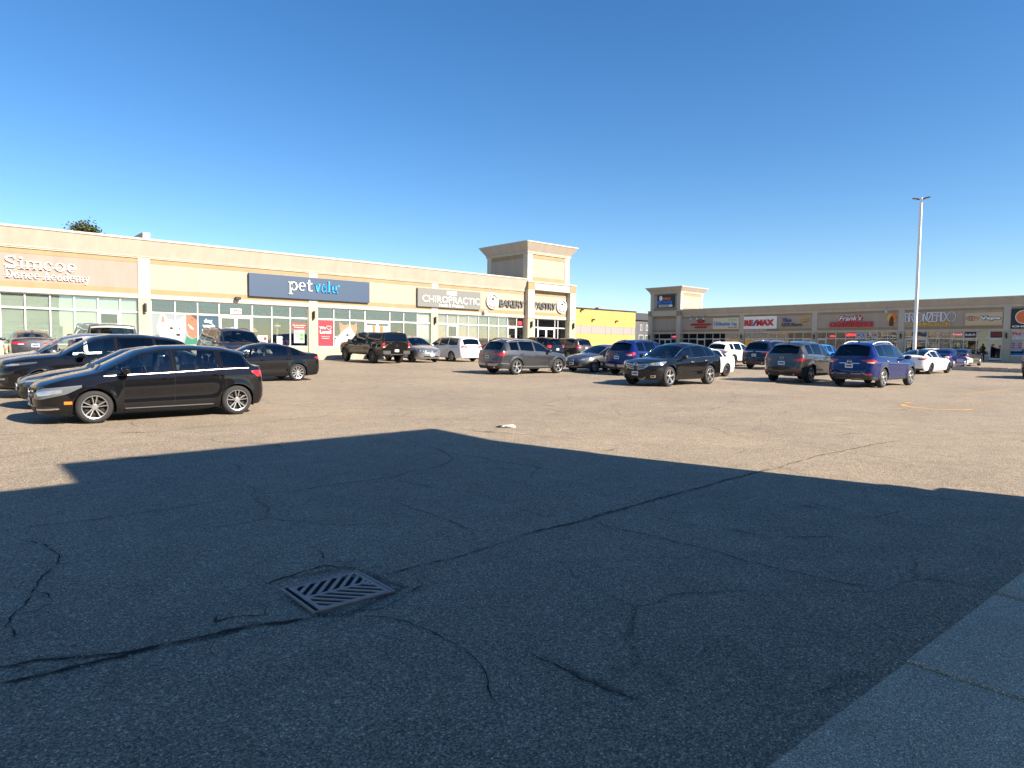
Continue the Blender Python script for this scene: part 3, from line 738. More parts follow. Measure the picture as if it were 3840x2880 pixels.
    for it in sp.get('patches', []): patch(*it[:3], **(it[3] if len(it) > 3 else {}))
    def plate(front, zc_, yc=0, wd=.30, ht=.15):
        a = 0 if front else c.smax; p = c.pt(a, zc_, 1, .02); dx = 1 if front else -1
        b = MB(); b.box(p.x - .006, p.x + .006, yc - wd / 2, yc + wd / 2, zc_ - ht / 2, zc_ + ht / 2)
        po = b.build('license_plate', M_plate, root, bevel=.003)
        b = MB(); xx = p.x + dx * .008; b.box(xx - .0015, xx + .0015, yc - .115, yc + .115, zc_ - .03, zc_ + .03)
        b.build('plate_marks', M_platei, po)
    if sp.get('pf'): plate(True, *sp['pf'])
    if sp.get('pr'): plate(False, *sp['pr'])
    # chrome line under and over the side glass
    if sp.get('trim'):
        for sg in (1, -1):
            mb = MB(); x0_, x1_ = wins[0][0] + sp.get('trim0', -.05), wins[-1][1] + .05; n = 40
            lo = [c.loc(c.upp(x0_ + (x1_ - x0_) * i / n, .045) + Vector((0, .006, 0))) for i in range(n + 1)]
            hi = [c.loc(c.upp(x0_ + (x1_ - x0_) * i / n, .945) + Vector((0, .006, 0))) for i in range(n + 1)]
            if sp['trim'] == 1:
                rw_ = []
                for i in range(n + 1):
                    x_ = x0_ + (x1_ - x0_) * i / n; z_ = c.zs(x_); q_ = [c.loc(c.low(x_, z_ - dz_) + Vector((0, of_, 0))) for dz_, of_ in ((.024, -.004), (.022, .006), (.010, .006), (.008, -.004))]
                    rw_.append([(p.x, p.y * sg, p.z) for p in q_])
                mb.grid(rw_)
            for ln in (([] if sp['trim'] == 1 else [lo + hi[::-1]])):
                mb.tube([(p.x, p.y * sg, p.z) for p in ln], .008, 6)
            mb.build('chrome_trim', sp.get('trimm', M_chrome), root, smooth=60)
    if sp.get('rails'):
        x0_, x1_, zr = sp['rails']
        for sg in (1, -1):
            mb = MB(); n = 16; ps = []
            for i in range(n + 1):
                t = i / n; x_ = x0_ + (x1_ - x0_) * t; p = c.loc(c.top(x_, .90)); ps.append((p.x, sg * p.y, p.z + zr * min(1, 4.5 * min(t, 1 - t)) - .005))
            mb.tube(ps, .017, 8); mb.build('roof_rail', sp.get('railm', M_sil), root, smooth=50)
    if sp.get('fin'):
        p = c.loc(c.top(sp['fin'], 0)); mb = MB()
        mb.prism([(p.x + .07, -.02, p.z - .01), (p.x - .09, -.025, p.z - .01), (p.x - .09, .025, p.z - .01), (p.x + .07, .02, p.z - .01)], [(p.x - .03, -.006, p.z + .045), (p.x - .10, -.008, p.z + .055), (p.x - .10, .008, p.z + .055), (p.x - .03, .006, p.z + .045)])
        mb.build('antenna_fin', sp.get('finm', M_black), root, bevel=.004)
    if sp.get('spoiler'):
        xr, ln, m_ = sp['spoiler']; mb = MB(); wd = c.wt(xr) * .96
        pr = []
        for f in [i / 8 * 2 - 1 for i in range(9)]:
            p = c.loc(c.top(xr, abs(f) * .98)); yy = f * wd; k = 1 - abs(f) ** 6 * .5
            pr.append([(p.x, yy, p.z + .006), (p.x - ln * k, yy, p.z - .012 - ln * .12), (p.x - ln * k, yy, p.z - .035 - ln * .12), (p.x - .04, yy, p.z - .07), (p.x, yy, p.z + .006)])
        mb.grid(pr); mb.add(pr[0][:4], [(0, 1, 2, 3)]); mb.add(pr[-1][:4], [(3, 2, 1, 0)])
        mb.build('spoiler', m_, root, smooth=40)
    if sp.get('wiper'):
        a = sp['wiper']; mb = MB(); p0 = c.loc(c.top(a[0], .02)); p1 = c.loc(c.top(a[1], a[2]))
        mb.tube([(p0.x - .03, p0.y, p0.z + .02), ((p0.x + p1.x) / 2 - .03, (p0.y + p1.y) / 2, (p0.z + p1.z) / 2 + .03), (p1.x - .03, p1.y, p1.z + .015)], .010, 6); mb.build('rear_wiper', M_black, root)
    for fy0, fy1 in ((.55, .02), (-.10, -.62)):
        mb = MB(); pa = c.loc(c.top(ws[0] - .02, min(.9, abs(fy0)))); pb = c.loc(c.top(ws[0] + .12, abs(fy1)))
        mb.tube([(pa.x, math.copysign(pa.y, fy0), pa.z + .012), (pb.x, math.copysign(pb.y, fy1), pb.z + .018)], .009, 5); mb.build('wiper', M_black, root)
    if sp.get('badge'):
        fr, zb_, rr_, kind = sp['badge']; a = 0 if fr else c.smax; p = c.pt(a, zb_, 1, .02); mb = MB(); dx = 1 if fr else -1
        mb.tube([(p.x, rr_ * 1.15 * math.cos(t), zb_ + rr_ * math.sin(t) * (1 if kind == 'star' else .8)) for t in [2 * math.pi * k / 20 for k in range(21)]], rr_ * .14, 6)
        if kind == 'star':
            for k in range(3): t = math.pi / 2 + 2 * math.pi * k / 3; mb.tube([(p.x, 0, zb_), (p.x, rr_ * math.cos(t), zb_ + rr_ * math.sin(t))], [rr_ * .14, rr_ * .05], 6)
        if kind == 'wing':
            mb.tube([(p.x, -rr_ * .9, zb_ + rr_ * .25), (p.x, -rr_ * .3, zb_ + rr_ * .1), (p.x, 0, zb_ - rr_ * .3), (p.x, rr_ * .3, zb_ + rr_ * .1), (p.x, rr_ * .9, zb_ + rr_ * .25)], rr_ * .12, 6)
        if kind == 'bar': mb.box(p.x - .004, p.x + .004, -rr_ * 1.25, rr_ * 1.25, zb_ - rr_ * .22, zb_ + rr_ * .22)
        if kind == 'oval':
            mb.tube([(p.x, rr_ * .45 * math.cos(t), zb_ + rr_ * .75 * math.sin(t)) for t in [2 * math.pi * k / 16 for k in range(17)]], rr_ * .09, 6)
            mb.tube([(p.x, rr_ * .95 * math.cos(t), zb_ + rr_ * .3 + rr_ * .28 * math.sin(t)) for t in [2 * math.pi * k / 16 for k in range(17)]], rr_ * .09, 6)
        if kind == 'slant': mb.tube([(p.x, -rr_ * .5, zb_ - rr_ * .5), (p.x, -rr_ * .2, zb_ + rr_ * .5)], rr_ * .1, 6); mb.tube([(p.x, rr_ * .2, zb_ - rr_ * .5), (p.x, rr_ * .5, zb_ + rr_ * .5)], rr_ * .1, 6); mb.tube([(p.x, -rr_ * .35, zb_), (p.x, rr_ * .35, zb_)], rr_ * .1, 6)
        mb.build('badge', M_chrome, root, smooth=60)
    if sp.get('arch'):
        for w_ in (c.fo, c.fo + c.wb):
            for sg in (1, -1):
                mb = MB(); rws = []
                for k in range(25):
                    an = math.pi * (-.06 + 1.12 * k / 24); rws.append([])
                    for rr_, of in ((c.Ra - .012, -.03), (c.Ra - .010, .008), (c.Ra + .03, .014), (c.Ra + sp['arch'], .010), (c.Ra + sp['arch'] + .004, -.01)):
                        X, Z = w_ + rr_ * math.cos(an), max(c.z0, c.R + rr_ * math.sin(an)); p = c.low(X, Z); p.y += of; p = c.loc(p); rws[-1].append((p.x, p.y * sg, p.z))
                mb.grid(rws); mb.build('arch_trim', sp.get('cladm', M_clad), root, smooth=50)
    if sp.get('exh'):
        for yy in sp['exh'][1]:
            mb = MB(); p = c.pt(c.smax, c.z0 + .06, 1, 0); mb.tube([(p.x + .2, yy, sp['exh'][0]), (p.x - .035, yy, sp['exh'][0])], .035, 12); mb.build('exhaust_pipe', M_chrome, root, smooth=50)
    return root, c

# --- profiles of the kinds of car
def hatch(**k):
    d = dict(L=4.36, W=1.79, fo=.94, wb=2.70, R=.325, z0=.19, top=[(0, .70), (.08, .80), (.45, .91), (1.02, 1.03), (1.80, 1.43), (2.25, 1.515), (2.9, 1.53), (3.55, 1.485), (3.88, 1.41), (4.10, 1.14), (4.22, 1.02), (4.36, .96)],
             belt=[(0, .66), (.5, .84), (1.05, .94), (2.3, .985), (3.4, 1.04), (4.36, 1.06)], wt=[(0, .70), (1.05, .72), (1.8, .60), (3.4, .57), (3.9, .55), (4.36, .62)],
             win=[(1.16, 2.33), (2.43, 3.26), (3.38, 3.88)], door=[(1.44, 2.38), (2.38, 3.40)], ws=(1.06, 1.80), rw=(3.90, 4.11), shear=[(2.2, 0), (3.3, -.08), (3.8, -.12), (4.3, 0)], wheel=('ten', 'two'), gap=.04, pf=(.42,), pr=(.78,), nf=3.0, af=.62, fz=[(.2, .05), (.32, .01), (.45, 0), (.60, .005), (.75, .03), (.95, .12)])
    d.update(k); return d
def sedan(**k):
    d = dict(L=4.64, W=1.80, fo=.92, wb=2.70, R=.325, z0=.20, top=[(0, .62), (.12, .72), (.6, .85), (1.28, .955), (2.12, 1.36), (2.6, 1.43), (3.1, 1.415), (3.5, 1.33), (4.12, 1.085), (4.48, 1.06), (4.60, .98), (4.64, .95)],
             belt=[(0, .60), (.6, .80), (1.25, .885), (2.5, .925), (3.6, .965), (4.64, .99)], wt=[(0, .70), (1.25, .73), (2.1, .60), (3.2, .57), (3.9, .62), (4.2, .70), (4.64, .74)],
             win=[(1.36, 2.40), (2.50, 3.32), (3.42, 3.72)], door=[(1.50, 2.45), (2.45, 3.42)], ws=(1.33, 2.10), rw=(3.50, 4.08), shear=[(2.2, 0), (3.3, -.1), (3.8, 0)], wheel=('five', 'silver'), gap=.04, pr=(.74,), seams=[4.1])
    d.update(k); return d
def suv(**k):
    d = dict(L=4.68, W=1.87, fo=.92, wb=2.70, R=.36, z0=.27, top=[(0, .80), (.12, .93), (.6, 1.03), (1.22, 1.12), (1.98, 1.58), (2.45, 1.675), (3.2, 1.69), (4.0, 1.645), (4.25, 1.58), (4.48, 1.20), (4.58, 1.08), (4.68, 1.02)],
             belt=[(0, .76), (.6, .95), (1.2, 1.035), (2.5, 1.07), (3.5, 1.12), (4.68, 1.14)], wt=[(0, .74), (1.2, .77), (2.0, .64), (3.5, .62), (4.2, .60), (4.68, .68)],
             win=[(1.34, 2.45), (2.55, 3.42), (3.52, 4.05)], door=[(1.52, 2.50), (2.50, 3.48)], ws=(1.28, 1.96), rw=(4.27, 4.50), shear=[(2.3, 0), (3.4, -.05), (4.05, -.20), (4.4, 0)],
             fz=[(.25, .09), (.42, .01), (.6, 0), (.8, .02), (.98, .10)], rz=[(.25, .10), (.45, .0), (.62, 0), (.8, .04), (1.0, .07), (1.2, .10)],
             wheel=('five', 'silver'), gap=.055, clad=.14, pr=(.84,), dark=1, nf=2.8, arch=.05, fin=3.9)
    d.update(k); return d
def van(**k):
    d = dict(L=5.15, W=1.99, fo=.98, wb=3.0, R=.345, z0=.24, top=[(0, .76), (.12, .88), (.5, .99), (1.05, 1.10), (2.0, 1.60), (2.5, 1.71), (3.6, 1.735), (4.65, 1.69), (4.82, 1.63), (5.0, 1.22), (5.08, 1.08), (5.15, 1.0)],
             belt=[(0, .72), (.6, .92), (1.1, 1.0), (2.5, 1.05), (4.0, 1.08), (5.15, 1.12)], wt=[(0, .78), (1.1, .82), (2.0, .70), (4.5, .67), (5.15, .72)],
             win=[(1.25, 2.35), (2.45, 3.45), (3.55, 4.55)], door=[(1.45, 2.40), (2.40, 3.55)], ws=(1.12, 1.98), rw=(4.84, 5.02), shear=[(3.0, 0), (4.4, -.2), (5.0, 0)],
             fz=[(.25, .09), (.42, .01), (.6, 0), (.8, .03), (.98, .12)], rz=[(.25, .08), (.45, .0), (.62, 0), (.9, .03), (1.2, .10)], wheel=('multi', 'silver'), gap=.05, pr=(.95,), dark=1, rows=3, arch=0)
    d.update(k); return d
B = 'headlight'; G = 'grille'; T = 'tail_light'
P_black = paint('black', (.006, .006, .007)); P_dkgrey = paint('dark_grey', (.055, .058, .064), .6); P_grey = paint('grey', (.13, .125, .12), .75)
P_brown = paint('bronze', (.055, .045, .04), .6); P_white = paint('white', (.74, .74, .71)); P_blue = paint('blue', (.006, .015, .095), .15); P_bright = paint('bright_blue', (.02, .16, .55), .2)
P_navy = paint('navy', (.006, .008, .022), .2); P_silver = paint('silver', (.36, .36, .37), .8); P_mgrey = paint('machine_grey', (.065, .060, .058), .75); P_red = paint('dark_red', (.13, .008, .01), .3); P_jeep = paint('granite', (.045, .045, .042), .3)

def tl(y0, x1, z0, z1, z2=None, z3=None):        # tail lamp wrapping from the rear face round the corner
    return [('R', y0, z0 + .02, z1 - .02), ('R', (y0 + .12), z0, z1), ('S', x1, (z2 or z0 + .03), (z3 or z1))]

hb = hatch(paint=P_black, trim=1, trimm=M_sil, handm=P_black, rails=None, spoiler=(3.84, .16, P_black), badge=(1, .60, .075, 'star'), seatm=M_seat,
    patches=[(G, M_black, [('F', .02, .50, .70), ('F', .30, .51, .69), ('F', .36, .53, .66)]),
             ('grille_bar', M_sil, [('F', .07, .625, .645), ('F', .33, .63, .65)], dict(off=.016, nz=2)), ('grille_bar', M_sil, [('F', .07, .55, .57), ('F', .33, .555, .575)], dict(off=.016, nz=2)),
             (B, M_head, [('F', .40, .51, .60), ('F', .55, .49, .66), ('F', .68, .50, .70), ('S', .48, .60, .74), ('S', .70, .72, .76)], dict(off=.008)),
             ('headlight_reflector', M_headl, [('F', .56, .54, .62), ('F', .68, .56, .65), ('S', .40, .62, .68)], dict(off=.014, nz=3)),
             ('lower_intake', M_black, [('F', .02, .24, .33), ('F', .40, .25, .34)]), ('fog_light', M_black, [('F', .50, .26, .36), ('F', .74, .27, .37), ('S', .34, .31, .35)]),
             ('daytime_lamp', M_chrome, [('F', .50, .285, .315), ('F', .74, .295, .325), ('S', .36, .31, .335)], dict(off=.016, nz=2)),
             ('side_marker', M_amber, [('S', .43, .40, .455), ('S', .56, .40, .455)], dict(dense=3)),
             (T, M_tail, [('R', .45, .88, .93), ('R', .70, .82, .97), ('S', 4.10, .84, .98), ('S', 3.93, .94, .97)]),
             ('rear_reflector', M_tail, [('R', .55, .38, .42), ('R', .72, .38, .42)]),
             ('side_skirt', P_black, [('S', 1.42, .20, .27), ('S', 3.1, .20, .27)], dict(off=.02)), ('skirt_highlight', M_sil, [('S', 1.42, .270, .278), ('S', 3.1, .270, .278)], dict(off=.022, nz=2))])
kia = sedan(paint=P_black, wheel=('multi', 'silver'), z0=.19, patches=[(B, M_headl, [('F', .45, .58, .66), ('F', .7, .60, .72), ('S', .6, .68, .76)]), (T, M_tail, [('R', .30, .84, .87), ('R', .66, .80, .92), ('S', 4.42, .83, .92), ('S', 4.30, .88, .90)]), ('rear_bumper_black', M_black, [('R', .02, .24, .36), ('R', .6, .25, .38)])], pillar=None, seatm=M_seat)
civ = sedan(paint=P_black, W=1.80, patches=[(G, M_sil, [('F', .02, .58, .66), ('F', .42, .60, .68), ('F', .5, .63, .69)]), ('grille_insert', M_black, [('F', .02, .50, .575), ('F', .45, .51, .59)]),
    (B, M_headd, [('F', .50, .57, .68), ('F', .70, .58, .73), ('S', .60, .68, .78)]), ('headlight_reflector', M_headl, [('F', .52, .62, .66), ('F', .70, .64, .69), ('S', .45, .67, .72)], dict(off=.014, nz=3)), ('lower_intake', M_black, [('F', .02, .26, .42), ('F', .5, .27, .40)]), (T, M_tail, tl(.4, 4.35, .80, .92))], pf=(.50,))
inf = suv(paint=P_black, W=1.93, L=4.9, clad=.06, arch=0, H=1.72, wheel=('twist', 'dark'), mirm=P_black, trim=0,
    top=[(0, .86), (.12, 1.0), (.6, 1.10), (1.35, 1.17), (2.15, 1.62), (2.6, 1.70), (3.4, 1.71), (4.1, 1.64), (4.45, 1.55), (4.72, 1.24), (4.82, 1.1), (4.9, 1.04)], wb=2.85, ws=(1.4, 2.12), win=[(1.48, 2.6), (2.7, 3.6), (3.7, 4.25)], door=[(1.65, 2.65), (2.65, 3.65)], rw=(4.47, 4.74),
    patches=[(B, M_headd, [('F', .46, .80, .90), ('F', .70, .82, .92), ('S', .50, .88, .95), ('S', .75, .93, .96)]), ('headlight_reflector', M_headl, [('F', .50, .84, .875), ('F', .72, .855, .89), ('S', .42, .88, .91)], dict(off=.014, nz=3)), (G, M_black, [('F', .02, .50, .92), ('F', .38, .52, .90), ('F', .44, .6, .84)]),
             ('lower_intake', M_black, [('F', .5, .40, .56), ('F', .78, .42, .58)]), ('fog_light', M_headl, [('F', .56, .49, .53), ('F', .70, .50, .54)], dict(off=.014)), (T, M_tail, tl(.3, 4.6, .98, 1.08))])
inf2 = suv(paint=P_silver, patches=[(B, M_headl, [('F', .45, .58, .66), ('F', .7, .60, .72), ('S', .6, .68, .76)]), (T, M_tail, tl(.4, 4.35, .80, .92))])
cor = sedan(paint=P_dkgrey, W=1.78, badge=(0, .83, .055, 'oval'), fin=3.35, patches=[(T, M_tail, [('R', .30, .80, .86), ('R', .62, .77, .90), ('S', 4.42, .80, .90)]), ('tail_light_clear', M_tailw, [('R', .40, .775, .815), ('R', .60, .775, .815)], dict(off=.012)), ('rear_bumper_black', M_black, [('R', .02, .22, .36), ('R', .62, .24, .38)]), (B, M_headl, [('F', .45, .58, .66), ('F', .7, .60, .72), ('S', .6, .68, .76)])])
jeep = suv(paint=P_jeep, L=4.6, W=1.88, fo=.75, wb=2.95, R=.41, z0=.45, nf=5, af=.35, nr=6, ar=.15, roofm=None, mirm=M_black,
    top=[(0, 1.25), (.1, 1.3), (1.3, 1.36), (1.62, 1.88), (1.7, 1.94), (3.0, 1.97), (4.45, 1.96), (4.52, 1.92), (4.58, 1.42), (4.6, 1.40)], belt=[(0, 1.2), (1.3, 1.3), (4.6, 1.32)], wt=[(0, .78), (1.3, .80), (1.7, .76), (4.4, .755), (4.6, .76)], rs=.03, crown=.05,
    ws=(1.34, 1.60), rw=(4.525, 4.575), win=[(1.55, 2.45), (2.55, 3.3), (3.45, 4.30)], door=[(1.5, 2.5), (2.5, 3.38)], shear=[(0, 0)], fin=None, rz=[(.3, .02), (1.2, .02)], patches=[(T, M_tail, [('R', .72, .95, 1.12), ('R', .84, .95, 1.12)])], wheel=('five', 'dark'), arch=.08)
bro = suv(paint=P_brown, L=5.2, W=2.0, wb=3.0, R=.39, fo=.95, rows=3, top=[(0, 1.0), (.12, 1.12), (.6, 1.2), (1.25, 1.27), (1.95, 1.80), (2.4, 1.90), (3.5, 1.92), (4.7, 1.88), (4.85, 1.80), (5.05, 1.35), (5.2, 1.15)], belt=[(0, .95), (1.2, 1.18), (5.2, 1.26)], wt=[(0, .8), (1.2, .84), (1.95, .72), (4.7, .69), (5.2, .72)],
    ws=(1.3, 1.94), rw=(4.87, 5.07), win=[(1.4, 2.5), (2.6, 3.6), (3.75, 4.65)], door=[(1.55, 2.55), (2.55, 3.65)], rails=(2.3, 4.6, .04), railm=M_black, patches=[(B, M_head, [('F', .5, .86, 1.0), ('F', .75, .88, 1.02), ('S', .4, .92, 1.03)]), (G, M_chrome, [('F', .02, .7, 1.0), ('F', .42, .72, .98)]), (G, M_black, [('F', .02, .76, .95), ('F', .36, .78, .93)], dict(off=.014)), (T, M_tail, tl(.5, 5.0, 1.0, 1.2))], fin=None)
ram = suv(paint=paint('truck_black', (.010, .0095, .009)), L=5.82, W=2.02, wb=3.57, R=.42, fo=1.0, z0=.50, nf=4, af=.5, nr=8, ar=.14, gap=.07, flare=.04, clad=.10, arch=.09, fin=None, rs=.05, cladm=M_clad,
    top=[(0, 1.15), (.12, 1.25), (.6, 1.32), (1.45, 1.38), (2.05, 1.85), (2.4, 1.93), (3.55, 1.93), (3.70, 1.90), (3.80, 1.92), (5.50, 1.94), (5.62, 1.88), (5.76, 1.36), (5.80, 1.32), (5.82, 1.30)], belt=[(0, 1.08), (1.4, 1.30), (3.7, 1.33), (5.82, 1.36)], wt=[(0, .82), (1.4, .86), (2.1, .73), (3.6, .72), (3.75, .78), (5.6, .77), (5.82, .80)],
    ws=(1.5, 2.03), rw=(5.63, 5.765), win=[(1.6, 2.55), (2.65, 3.45), (3.95, 5.38)], door=[(1.72, 2.60), (2.60, 3.55)], seams=[3.74], shear=[(0, 0)], wheel=('truck', 'dark'), pr=(.80,), rz=[(.3, .02), (1.4, .02)], fz=[(.5, .02), (1.2, .03)], exh=(.56, (.62, -.62)), mir=1.85, mirm=M_black,
    patches=[(T, M_tail, [('R', .80, .98, 1.26), ('R', .93, .98, 1.26), ('S', 5.72, .98, 1.26)]), ('tail_light_clear', M_tailw, [('R', .82, .99, 1.05), ('R', .93, .99, 1.05)], dict(off=.012)), ('rear_bumper', mat('bumper_grey', (.06, .06, .062), .45), [('R', .01, .60, .80), ('R', .97, .60, .80), ('S', 5.60, .62, .80)], dict(off=.05)), ('tailgate_seam', M_gap, [('R', .01, .815, .83), ('R', .85, .815, .83)], dict(off=.004, nz=2)), (G, M_black, [('F', .02, .8, 1.1), ('F', .55, .8, 1.1)]), (B, M_head, [('F', .6, .9, 1.08), ('F', .85, .9, 1.08)])], badge=(0, 1.12, .06, 'ram'), pf=None)
cara = van(paint=P_silver, W=1.98, wheel=('star', 'dark'), patches=[(G, M_black, [('F', .02, .66, .80), ('F', .42, .67, .79)]), ('grille_bar', M_chrome, [('F', .02, .725, .74), ('F', .42, .725, .74)], dict(off=.014, nz=2)), ('grille_bar', M_chrome, [('F', .02, .66, .675), ('F', .42, .68, .695)], dict(off=.014, nz=2)), ('grille_bar', M_chrome, [('F', .012, .66, .80), ('F', .032, .66, .80)], dict(off=.016, nz=2)),
    (B, M_headd, [('F', .50, .66, .82), ('F', .78, .68, .86), ('S', .36, .76, .87)]), ('headlight_reflector', M_headl, [('F', .56, .70, .79), ('F', .66, .71, .80)], dict(off=.014)), ('headlight_reflector', M_headl, [('F', .72, .72, .81), ('F', .82, .73, .82)], dict(off=.014)),
    ('lower_intake', M_black, [('F', .02, .36, .46), ('F', .55, .37, .45)]), ('fog_light', M_headl, [('F', .66, .39, .45), ('F', .72, .39, .45)], dict(off=.01)), (T, M_tail, tl(.6, 5.0, .9, 1.15))], pf=(.50,), pr=None)
ody = van(paint=P_white, wheel=('star', 'two'), trim=0, patches=[(T, M_tail, [('R', .45, .96, 1.06), ('R', .75, .94, 1.10), ('S', 4.98, .96, 1.08)]), ('tail_light_clear', M_tailw, [('R', .62, .96, 1.01), ('R', .80, .96, 1.01)], dict(off=.012)), ('chrome_bar', M_chrome, [('R', .01, 1.065, 1.085), ('R', .5, 1.065, 1.085)], dict(nz=2)), ('slide_rail', M_gap, [('S', 3.6, .985, 1.0), ('S', 4.6, .99, 1.005)], dict(nz=2)), ('rear_bumper_seam', M_gap, [('R', .01, .56, .57), ('R', .88, .56, .57)], dict(nz=2, off=.003)), (B, M_head, [('F', .5, .66, .82), ('F', .78, .68, .86)])])
sf = suv(paint=P_dkgrey, L=4.78, W=1.90, wb=2.765, R=.37, trim=2, trimm=M_sil, rails=(2.1, 4.1, .045), spoiler=(4.15, .20, P_dkgrey), wiper=(4.47, 4.40, .5), wheel=('twist', 'silver'), cladm=P_dkgrey, clad=0, arch=.06, badge=(0, 1.0, .06, 'slant'),
    patches=[(T, M_tail, [('R', .40, .97, 1.0), ('R', .66, .93, 1.03), ('R', .84, .86, 1.05), ('S', 4.55, .90, 1.05), ('S', 4.32, 1.02, 1.05)]), ('tail_light_bar', M_tail, [('R', .01, .975, .995), ('R', .42, .975, .995)], dict(nz=2)), ('rear_bumper_silver', M_sil, [('R', .01, .42, .54), ('R', .62, .42, .54), ('R', .75, .50, .55)], dict(off=.012)), ('rear_bumper_black', M_clad, [('R', .01, .28, .41), ('R', .7, .28, .41)]), ('rear_reflector', M_tail, [('R', .2, .60, .62), ('R', .80, .62, .645)], dict(nz=2)),
             ('side_moulding', M_sil, [('S', 1.55, .36, .385), ('S', 3.38, .385, .41)], dict(off=.02, nz=2)), ('corner_moulding', M_sil, [('R', .84, .55, .58), ('S', 4.15, .50, .53)], dict(off=.012, nz=2)), (B, M_head, [('F', .55, .6, .75), ('F', .8, .62, .77)]), ('daytime_lamp', M_headl, [('F', .6, .86, .89), ('S', .5, .90, .93)])], exh=(.36, (-.52,)))
maz = sedan(paint=P_grey, L=4.58, W=1.755, wb=2.64, fo=.93, top=[(0, .60), (.10, .74), (.55, .90), (1.28, 1.0), (2.12, 1.39), (2.6, 1.46), (3.1, 1.44), (3.5, 1.36), (4.12, 1.12), (4.48, 1.08), (4.58, .97)], wheel=('multi', 'silver'), mirm=M_black, badge=(1, .64, .065, 'wing'), pf=(.46,), fz=[(.18, .1), (.3, .01), (.42, 0), (.55, .03), (.68, .10), (.85, .2)],
    patches=[(G, M_black, [('F', .02, .34, .56), ('F', .35, .36, .56), ('F', .50, .44, .54)]), (B, M_head, [('F', .44, .62, .69), ('F', .62, .60, .74), ('S', .50, .66, .80), ('S', .70, .78, .82)], dict(off=.008)), ('headlight_reflector', M_headl, [('F', .54, .64, .70), ('F', .68, .65, .73)], dict(off=.014, nz=3)), ('fog_intake', M_black, [('F', .60, .34, .50), ('F', .74, .38, .52), ('S', .30, .44, .53)]), ('lower_lip', M_black, [('F', .02, .20, .26), ('F', .7, .22, .27)]), (T, M_tail, tl(.4, 4.3, .84, .98))])
esc = suv(paint=P_blue, L=4.52, W=1.84, wb=2.69, rails=(2.1, 3.9, .035), railm=M_black, wiper=(4.34, 4.28, .5), spoiler=(4.05, .16, P_blue), badge=(0, .98, .05, 'bar'),
    top=[(0, .80), (.12, .93), (.6, 1.03), (1.22, 1.12), (1.98, 1.58), (2.45, 1.665), (3.1, 1.68), (3.85, 1.63), (4.1, 1.56), (4.34, 1.20), (4.42, 1.08), (4.52, 1.02)], rw=(4.12, 4.35), win=[(1.34, 2.4), (2.5, 3.3), (3.4, 3.9)], door=[(1.52, 2.45), (2.45, 3.38)], trim=1,
    patches=[(T, M_tail, [('R', .52, .96, 1.03), ('R', .72, .90, 1.06), ('S', 4.32, .94, 1.08), ('S', 4.12, 1.03, 1.08)]), ('tail_light_clear', M_tailw, [('R', .60, .93, .98), ('R', .80, .94, 1.0)], dict(off=.012)), ('rear_bumper_silver', M_sil, [('R', .01, .40, .52), ('R', .82, .42, .53)], dict(off=.012)), ('rear_bumper_black', M_clad, [('R', .01, .28, .39), ('R', .75, .28, .39)])])
ven = suv(paint=P_black, L=4.80, W=1.905, wb=2.775, R=.37, z0=.23, clad=0, arch=0, trim=2, trimm=M_chrome, handm=M_chrome, mirm=M_black, wheel=('five', 'silver'), badge=(1, .80, .075, 'oval'), pf=(.47,), pr=None, seatm=M_beige, dark=1, fin=None,
    top=[(0, .72), (.12, .85), (.6, .98), (1.32, 1.07), (2.12, 1.50), (2.6, 1.59), (3.2, 1.60), (3.9, 1.54), (4.3, 1.43), (4.58, 1.14), (4.72, 1.04), (4.8, 1.0)], belt=[(0, .68), (.6, .90), (1.3, .985), (2.5, 1.02), (3.6, 1.07), (4.8, 1.10)], ws=(1.38, 2.1), rw=(4.32, 4.6), win=[(1.45, 2.5), (2.6, 3.45), (3.55, 4.1)], door=[(1.62, 2.55), (2.55, 3.52)],
    patches=[(G, M_sil, [('F', .02, .60, .80), ('F', .40, .66, .83), ('F', .55, .74, .84)]), ('grille_insert', M_black, [('F', .02, .64, .675), ('F', .40, .69, .72)], dict(off=.014)), ('grille_insert', M_black, [('F', .02, .71, .745), ('F', .46, .755, .79)], dict(off=.014)),
             (B, M_head, [('F', .56, .76, .85), ('F', .72, .76, .88), ('S', .50, .80, .92), ('S', .72, .89, .93)], dict(off=.008)), ('headlight_reflector', M_headl, [('F', .64, .79, .85), ('F', .74, .80, .87)], dict(off=.014, nz=3)), ('headlight_reflector', M_headl, [('S', .36, .83, .89), ('S', .48, .85, .90)], dict(off=.014, nz=3)),
             ('lower_intake', M_black, [('F', .02, .28, .40), ('F', .34, .30, .40), ('F', .42, .36, .40)]), ('intake_trim', M_chrome, [('F', .02, .262, .275), ('F', .33, .27, .285), ('F', .43, .35, .37)], dict(off=.012, nz=2)), ('fog_light', M_chrome, [('F', .62, .33, .42), ('F', .78, .34, .43)]), ('fog_lens', M_headd, [('F', .65, .35, .41), ('F', .75, .36, .41)], dict(off=.012)), (T, M_tail, tl(.5, 4.55, .92, 1.05))])
whs = sedan(paint=P_white, dark=1, wheel=('steel', 'dark'), patches=[(T, M_tail, tl(.4, 4.35, .80, .92)), (B, M_head, [('F', .45, .58, .66), ('F', .7, .60, .72), ('S', .6, .68, .76)])])
